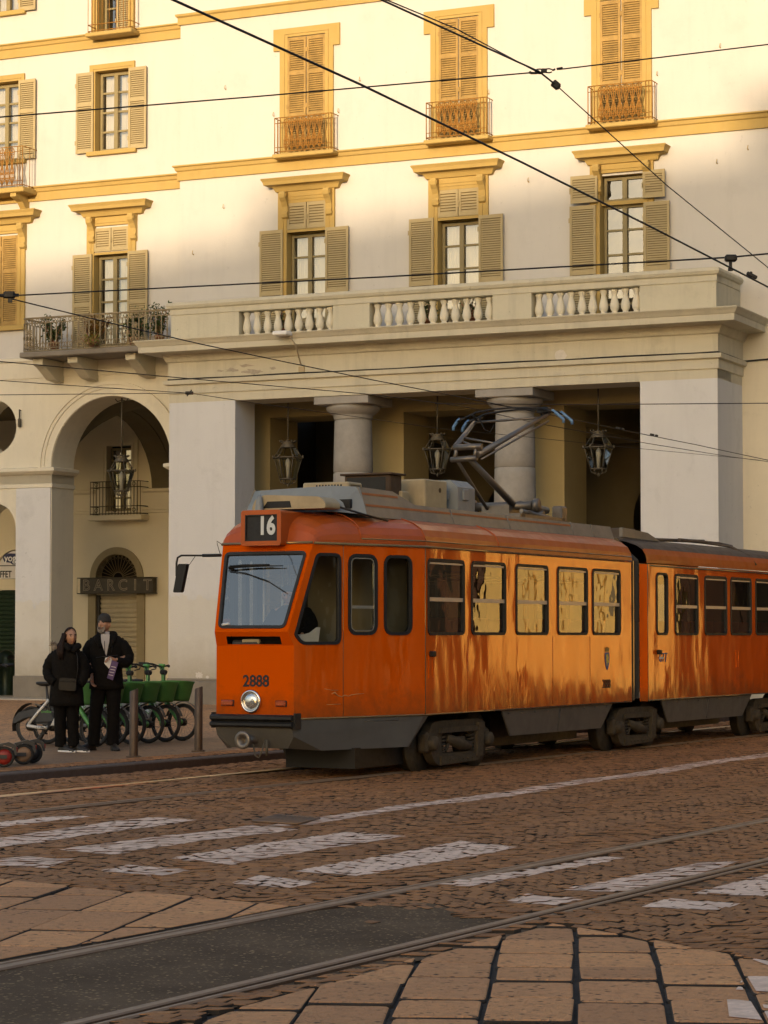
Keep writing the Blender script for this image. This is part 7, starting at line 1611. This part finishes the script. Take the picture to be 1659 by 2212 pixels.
def cpx(x, y, z=.085): return gp(x / 1.843 / 1.8517, (2200 + y / 1.843) / 1.8517, z)
scooter(cpx(30, 1602), radians(8), REDR, 'electric scooter with a red rear wheel at the left edge'); scooter(cpx(172, 1582), radians(10), BROWNR, 'electric scooter with a dusty brown rear wheel'); scooter(cpx(238, 1572), radians(12), GREYPL, 'electric scooter half hidden behind the brown wheeled one')
p = cpx(-95, 1520); scooter(p + Vector((.0, .0, 0)), radians(100), GREYPL, 'electric scooter of which only the handlebar reaches into view at the left edge')
# bollards
for (x, y, hx, zt), lb in (((985, 1525, 0, 1033), 'brown metal bollard nearer the kerb, in front of the green bikes'), ((1463, 1483, 0, 1015), 'brown metal bollard beside the front of the tram')):
    b = cpx(x, y, .088); h = (y - zt) / 1.843 / 9680 * b.y; r = empty('bollard', Matrix.Translation(b), lb, 'bollard', 'brown bollards along the kerb'); mb = MB(); n = 20; R = .053
    vs = [(R * cos(2 * pi * k / n), R * sin(2 * pi * k / n), 0) for k in range(n)] + [(R * cos(2 * pi * k / n), R * sin(2 * pi * k / n), h - .012 + .016 * cos(2 * pi * k / n)) for k in range(n)] + [((R - .008) * cos(2 * pi * k / n), (R - .008) * sin(2 * pi * k / n), h - .002 + .016 * cos(2 * pi * k / n)) for k in range(n)]
    mb.add(vs, [(i * n + k, i * n + (k + 1) % n, (i + 1) * n + (k + 1) % n, (i + 1) * n + k) for i in (0, 1) for k in range(n)], 0, True); mb.add(vs[2 * n:], [tuple(range(n))]); mb.build('post', BOLM, r)
    mb = MB(); mb.bev(-.085, .085, -.07, .07, -.004, .012, .004); mb.lathe([(.001, .02), (.009, .02), (.010, .012), (.001, .012)], (.07, -.05, 0), 6); mb.lathe([(.001, .0), (.008, 0), (.008, -.004)], (.02, -.05, .06), 6, axis='y'); mb.build('base_plate', BOLM, r)
# litter bin
b = cpx(42, 1080, .08); r = empty('litter_bin', Matrix.Translation(b) @ Matrix.Rotation(radians(38), 4, 'Z'), 'dark green domed litter bin at the left edge by the arcade pier', 'litter bin'); mb = MB()
mb.lathe([(.24, 0), (.25, .02), (.25, .06), (.24, .07), (.245, .78), (.262, .80), (.262, .83), (.245, .85), (.235, .92), (.20, 1.02), (.13, 1.10), (.05, 1.135), (.001, 1.14)], (0, 0, 0), 32)
for k in range(16): a = 2 * pi * k / 16; mb.tube([(.245 * cos(a), .245 * sin(a), .08), (.25 * cos(a), .25 * sin(a), .78)], .006, 4)
mb.build('bin_body', BIN, r); mb = MB(); mb.lathe([(.001, .0), (.085, .0), (.10, .012), (.085, .02)], (0, -.232, .95), 18, axis='y', sq=.7); mb.build('bin_mouth', BLKM, r)
# ---------------------------------------------------------------- overhead wires
def wire(pts, r, label, M=None, group='overhead wires across the square', name='overhead_wire'):
    mb = MB(); P = []
    for a, b in zip(pts[:-1], pts[1:]):
        n = max(2, int((Vector(b) - Vector(a)).length / 1.5))
        P += [Vector(a).lerp(Vector(b), k / n) for k in range(n)]
    P.append(Vector(pts[-1])); mb.tube(P, r, 6); o = mb.build(name, WIRE)
    return tag(o, label, 'wire', group)
def pl(l, pts): return [tuple(TM @ Vector((trm(x, y, -l)[0], -l, trm(x, y, -l)[1]))) for x, y in pts]
def ext(P, k=.25):
    a, b = Vector(P[0]), Vector(P[1]); c, d = Vector(P[-2]), Vector(P[-1])
    return [tuple(a + (a - b) * k)] + P + [tuple(d + (d - c) * k)]
wa = pl(7.3, [(375, 0), (780, 183), (1130, 352), (1400, 487), (1659, 620)])
wire(ext(wa, .3), .0068, 'thickest black contact wire, falling steeply from the top edge to the right over the building')
wb = [tuple(at(825, 0, 14)), tuple(at(1165, 155, 16)), tuple(at(1200, 183, 16.2))]
wire([tuple(Vector(wb[0]) + (Vector(wb[0]) - Vector(wb[1])) * .4)] + wb, .0062, 'doubled black wire from the top edge down to the black insulator block')
wb2 = [tuple(at(826, -4, 14)), tuple(at(985, 62, 14.9)), tuple(at(1165, 158, 16))]; wire(wb2, .004, 'thin second strand beside the doubled black wire at the top')
wb3 = [tuple(at(1206, 188, 16.2)), tuple(at(1440, 400, 18)), tuple(at(1659, 578, 20))]; wire(wb3 + [tuple(at(1900, 770, 22))], .0042, 'thin black wire running from the insulator block down to the right edge')
wc = [tuple(at(0, 253, 15)), tuple(at(560, 208, 15.4)), tuple(at(1148, 157, 16))]; wire([tuple(at(-250, 274, 14.8))] + wc, .0050, 'span wire crossing the upper windows from the left edge to the clamps')
wc2 = [tuple(at(1208, 150, 16.1)), tuple(at(1659, 96, 16.6))]; wire(wc2 + [tuple(at(1900, 66, 17))], .0050, 'span wire from the clamps to the right edge near the top')
wd = [tuple(at(20, 639, 22.4)), tuple(at(830, 598, 20)), tuple(at(1575, 556, 18.7)), tuple(at(1659, 548, 18.5))]; wire([tuple(at(-200, 650, 23))] + wd + [tuple(at(1850, 534, 18))], .0070, 'span wire running just above the balustrade')
we = pl(0, [(22, 645), (227, 695), (432, 743), (617, 782), (802, 820), (950, 849), (1103, 879)]); wire(ext(we, .3), .0062, 'contact wire sloping down in front of the iron balcony to the pantograph')
we2 = pl(-.1, [(1103, 880), (1220, 902), (1340, 928), (1500, 960), (1659, 994)]); wire(ext(we2, .3), .0060, 'contact wire from the pantograph to the right edge, highest of the three')
wf_ = pl(-1.4, [(0, 781), (432, 820), (802, 852), (940, 870), (1000, 878), (1163, 915), (1400, 958), (1580, 987), (1659, 997)]); wire(ext(wf_, .3), .0056, 'dark wire crossing the frieze and passing behind the pantograph, middle of three')
wg = pl(-2.6, [(0, 822), (200, 836), (409, 849), (560, 872), (732, 895), (937, 924), (1140, 944), (1320, 963), (1580, 988)]); wire(ext(wg, .3), .0045, 'thin wire from the arch across both columns, lowest of three')
wg2 = pl(-2.6, [(0, 853), (409, 849)]); wire([tuple(Vector(wg2[0]) * 1.0)] + wg2[1:], .0045, 'thin horizontal wire in front of the arch, ending at the small clamp')
wh = [tuple(at(940, 872, 27)), tuple(at(1250, 874, 27)), tuple(at(1659, 871, 26))]; wire(wh + [tuple(at(1900, 869, 25.5))], .0055, 'thin horizontal wire between the pantograph and the right edge')
def fitting(px, py, Y, ang, parts, label, name='wire_clamp', cat='clamp'):
    """small hardware; parts are boxes/tubes in a frame whose x runs along the wire (image plane)"""
    p = at(px, py, Y); M = Matrix.Translation(p) @ Matrix.Rotation(ang, 4, 'Y'); mb = MB()
    for k, a in parts:
        if k == 'b': mb.bev(*a)
        else: mb.tube(*a)
    o = mb.build(name, BLKM); o.matrix_world = M; return tag(o, label, cat, 'clamps and insulators on the wires')
s = 16 / 5227
fitting(1200, 183, 16.2, radians(40), [('b', (-.026, .03, -.02, .02, -.024, .024, .006)), ('b', (.02, .036, -.016, .016, -.016, .016, .004))], 'black insulator block on the thin wire below the crossing of wires', 'wire_insulator', 'insulator')
fitting(1175, 154, 16, 0, [('t', ([(-.09, 0, -.012), (-.05, 0, -.012), (-.03, 0, .0)], .009, 6)), ('t', ([(-.03 + .03 * cos(a * .7), 0, .016 * sin(a * .7)) for a in range(9)], .005, 5)), ('t', ([(.03 + .03 * cos(a * .7), 0, .004 + .014 * sin(a * .7)) for a in range(9)], .005, 5)), ('b', (-.02, .02, -.012, .012, -.01, .018, .004)), ('t', ([(.06, 0, .006), (.075, 0, .015)], .007, 6)), ('t', ([(.085, 0, .015), (.125, 0, .022)], .009, 6)), ('b', (-.10, -.085, -.01, .01, -.016, .0, .003))], 'chain of shackles and clamps where two span wires meet near the top right')
fitting(1578, 562, 18.7, 0, [('b', (-.045, .05, -.03, .03, -.012, .042, .012)), ('b', (-.012, .012, -.01, .01, -.075, -.01, .004)), ('b', (-.02, .02, -.012, .012, -.085, -.06, .004))], 'ribbed black hanger joining the span wire to the thick contact wire', 'wire_hanger', 'clamp')
fitting(1621, 598, 18.9, radians(27), [('b', (-.04, .05, -.012, .012, 0, .03, .006)), ('b', (-.02, .0, -.012, .012, .025, .04, .004))], 'short saddle clip on the thick contact wire at right')
fitting(22, 640, 22.4, 0, [('b', (-.06, .045, -.03, .03, -.02, .045, .012)), ('b', (-.02, .02, -.012, .012, -.06, -.01, .004)), ('t', ([(-.1, 0, .01), (.08, 0, .01)], .016, 6))], 'black hanger at the left edge joining span wire and contact wire', 'wire_hanger', 'clamp')
p = Vector(wg[2]) if False else Vector(wg2[1]); fitting(409, 849, p.y, 0, [('b', (-.05, .05, -.02, .02, -.02, .02, .006)), ('t', ([(-.03, 0, -.04), (.03, 0, .04)], .008, 5))], 'tiny clamp where thin wires meet beside the arch')
for (x, y), lb in (((1340, 928), 'small ear clamp on the contact wire, left one right of the pantograph'), ((1413, 942), 'small dark ear clamp on the contact wire in front of the right pier')):
    q = pl(-.1, [(x, y)])[0]; fitting(x, y, q[1], radians(12), [('b', (-.07, .0, -.02, .02, -.0, .03, .006)), ('b', (.01, .06, -.02, .02, -.0, .03, .006))], lb)
# ---------------------------------------------------------------- the rest of the square (seen only in reflections and as shade)
def block(name, u0, u1, w0, w1, h, M, label, mw=WALLW, arc=True, seed=1, roofh=0, floors=(9.0, 13.2, 17.2)):
    random.seed(seed); r = empty(name, M, label, 'building'); mb = MB(); holes = []
    bay = 3.7; n = int((u1 - u0) / bay)
    for k in range(n):
        c = u0 + (u1 - u0) * (k + .5) / n
        if arc: holes.append([(a, max(b, .05)) for a, b in archpoly(c, 1.25, 4.6, 12)])
        for z in floors:
            if z + 2.2 < h: holes.append(rect(c - .5, c + .5, z, z + 2.2))
    mb.panel([(u0, 0), (u1, 0), (u1, h), (u0, h)], holes, xz(w0), 0)
    for q in holes: m_ = len(q); mb.add([(p[0], w0, p[1]) for p in q] + [(p[0], w0 + .5, p[1]) for p in q], [(i_, (i_ + 1) % m_, m_ + (i_ + 1) % m_, m_ + i_) for i_ in range(m_)])
    mb.add([(u0, w0, 0), (u0, w0, h), (u0, w1, h), (u0, w1, 0), (u1, w0, 0), (u1, w0, h), (u1, w1, h), (u1, w1, 0)], [(0, 1, 2, 3), (7, 6, 5, 4), (2, 6, 7, 3), (1, 5, 6, 2)])
    mb.build('wall', mw, r)
    q = MB(); q.box(u0 + .1, u1 - .1, w0 + .5, w0 + .6, 0, h - .1); q.build('window_darkness', ROOM, r)
    q = MB()
    for z in (7.4, 12.0, h - .5): sweep(q, [(0, z), (.15, z + .05), (.3, z + .2), (.3, z + .3), (0, z + .32)], u0, u1, w0)
    q.build('cornice', OCHRE, r)
    q = MB(); d = (w1 - w0) * .5; q.add([(u0 - .4, w0 - .5, h), (u1 + .4, w0 - .5, h), (u1 + .4, w0 + d, h + roofh + .01), (u0 - .4, w0 + d, h + roofh + .01), (u1 + .4, w1, h), (u0 - .4, w1, h)], [(0, 1, 2, 3), (3, 2, 4, 5), (0, 3, 5), (1, 4, 2)]); q.build('roof', TERRA, r)
    return r
SUN_AZ, SUN_EL = (-.34, -.94), radians(7.5)
GOLD = mat('golden_ochre_stucco', (.92, .64, .22), .9, var=.2, vs=.4, dark=.85, streak=.08)
block('added_corner_building', 0, 40, 0, 12, 18, T(46, 42, 0) @ Matrix.Rotation(radians(-90), 4, 'Z'), 'added unseen building at the far right, darkening the cab window reflections', WALLC, True, 3)  # added out of view so the cab windows reflect something dark
DBR = mat('dark_brick', (.10, .05, .028), .9, var=.4)  # wall of two added, unseen buildings that give the tram dark reflections
block('added_brick_building', 26.6, 42, 1.0, 14, 17, FM, 'added unseen dark brick building beyond the golden one, for a dark tram reflection', DBR, True, 6)
block('added_brick_building', 16.5, 21.9, 1.0, 14, 16, FM, 'added unseen dark brick building before the golden one, for a dark tram reflection', DBR, True, 9)
block('street_building', 22.0, 26.5, 1.0, 14, 19, FM, 'sunlit golden building across the side street, mirrored in the tram windows', GOLD, False, 4)

random.seed(77); mb = MB(); u = 22.3  # crates added out of view to darken the low part of the tram reflection
while u < 25.6:
    w_ = U_(.35, .7); h = U_(.35, .75); mb.bev(u, u + w_, .45, .95, 0, h, .05); u += w_ + U_(.0, .5)
o = mb.build('added_crate_row', mat('dark_added_crates', (.05, .03, .02), .8, var=.4)); o.matrix_world = FM; tag(o, 'added unseen dark crates at the foot of the golden building, darkening the low tram reflection', 'crates', kind='stuff')

gb = [o for o in bpy.data.objects if o.name.startswith('street_building')][0]
q = MB()  # relief and window added, unseen, to break up the reflection in the tram panes
for u in (22.7, 23.9, 24.75, 25.6): q.box(u - .16, u + .16, .86, .999, 1.2, 7.3)
q.box(22.3, 25.9, .84, .999, 3.75, 3.95); q.box(22.3, 25.9, .9, .999, 1.1, 1.25); q.build('added_pilaster', GOLD, gb)
q = MB(); q.box(23.15, 23.40, .93, .999, 1.9, 3.1); q.build('added_shop_window', CREAMI, gb)
# occluding row across the square, behind the camera
CB = Matrix.Rotation(pi, 4, 'Z')
def behind(x0, x1, y, h, label, seed):
    return block('opposite_building', 0, x1 - x0, 0, 14, h, T(x1, y, 0) @ CB, label, WALLC, True, seed)
HS = 28.5
behind(-150, -44.5, -75, HS, 'long building across the square behind the viewer', 5)
behind(-44.5, -37.5, -75, HS + .25, 'narrow building across the square behind the viewer', 6)
behind(-37.5, -32.5, -75, HS + 1.5, 'tall building across the square behind the viewer', 7)
behind(-6, 120, -75, 31, 'far building across the square behind the viewer, to the right', 8)
for x, w_, h in ((-51.2, 1.5, 1.7), (-63, 1.2, 1.0), (-57.3, 1.0, .7), (-46.5, 1.0, .6), (-42.6, .9, .7), (-36.4, 1.6, .9), (-72, 1.4, 1.2)):  # chimneys added out of view to make the facade's shadow edge uneven
    mb = MB(); mb.bev(x - w_ / 2, x + w_ / 2, -82.6, -81.4, HS - .3, HS + h, .04); mb.bev(x - w_ / 2 - .12, x + w_ / 2 + .12, -82.72, -81.28, HS + h, HS + h + .12, .03); o = mb.build('chimney', TERRA); tag(o, 'added unseen chimney on the roof behind the viewer, notching the shadow edge', 'chimney', 'chimneys across the square')
# ---------------------------------------------------------------- light
W_ = bpy.data.worlds.new('World'); SC.world = W_; W_.use_nodes = True; nt = W_.node_tree
bg = nt.nodes['Background']; sky = nt.nodes.new('ShaderNodeTexSky'); sky.sky_type = 'NISHITA'; sky.sun_disc = False
sky.sun_elevation = SUN_EL; sky.sun_rotation = atan2(SUN_AZ[0], SUN_AZ[1]) % (2 * pi); sky.dust_density = 2.5; sky.air_density = 1.0; sky.ozone_density = 1.0
tint = mixc(nt, 1.0, sky.outputs[0], (.98, 1.0, 1.06), 'MULTIPLY'); nt.links.new(tint, bg.inputs[0]); bg.inputs[1].default_value = .15
L = bpy.data.lights.new('sun', 'SUN'); L.energy = 2.0; L.angle = radians(.53); L.color = (1, .76, .49); so = bpy.data.objects.new('sun', L); COL.objects.link(so)
d = Vector((SUN_AZ[0], SUN_AZ[1], 0)).normalized() * cos(SUN_EL) + Vector((0, 0, sin(SUN_EL))); so.rotation_euler = d.to_track_quat('Z', 'Y').to_euler()
cam = bpy.data.cameras.new('camera'); co = bpy.data.objects.new('camera', cam); COL.objects.link(co); SC.camera = co
co.location = (0, 0, HC); co.rotation_euler = (pi / 2 + TL, 0, 0); cam.sensor_fit = 'HORIZONTAL'; cam.sensor_width = 36; cam.lens = 36 * FP / 1659; cam.clip_end = 3000; cam.clip_start = .1
SC.render.resolution_x, SC.render.resolution_y = 768, 1024
vs_ = SC.view_settings; vs_.view_transform = 'Standard'; vs_.look = 'None'; vs_.exposure = 1.08; vs_.gamma = 1
SC.cycles.max_bounces = 8; SC.cycles.transparent_max_bounces = 12; SC.cycles.use_denoising = True
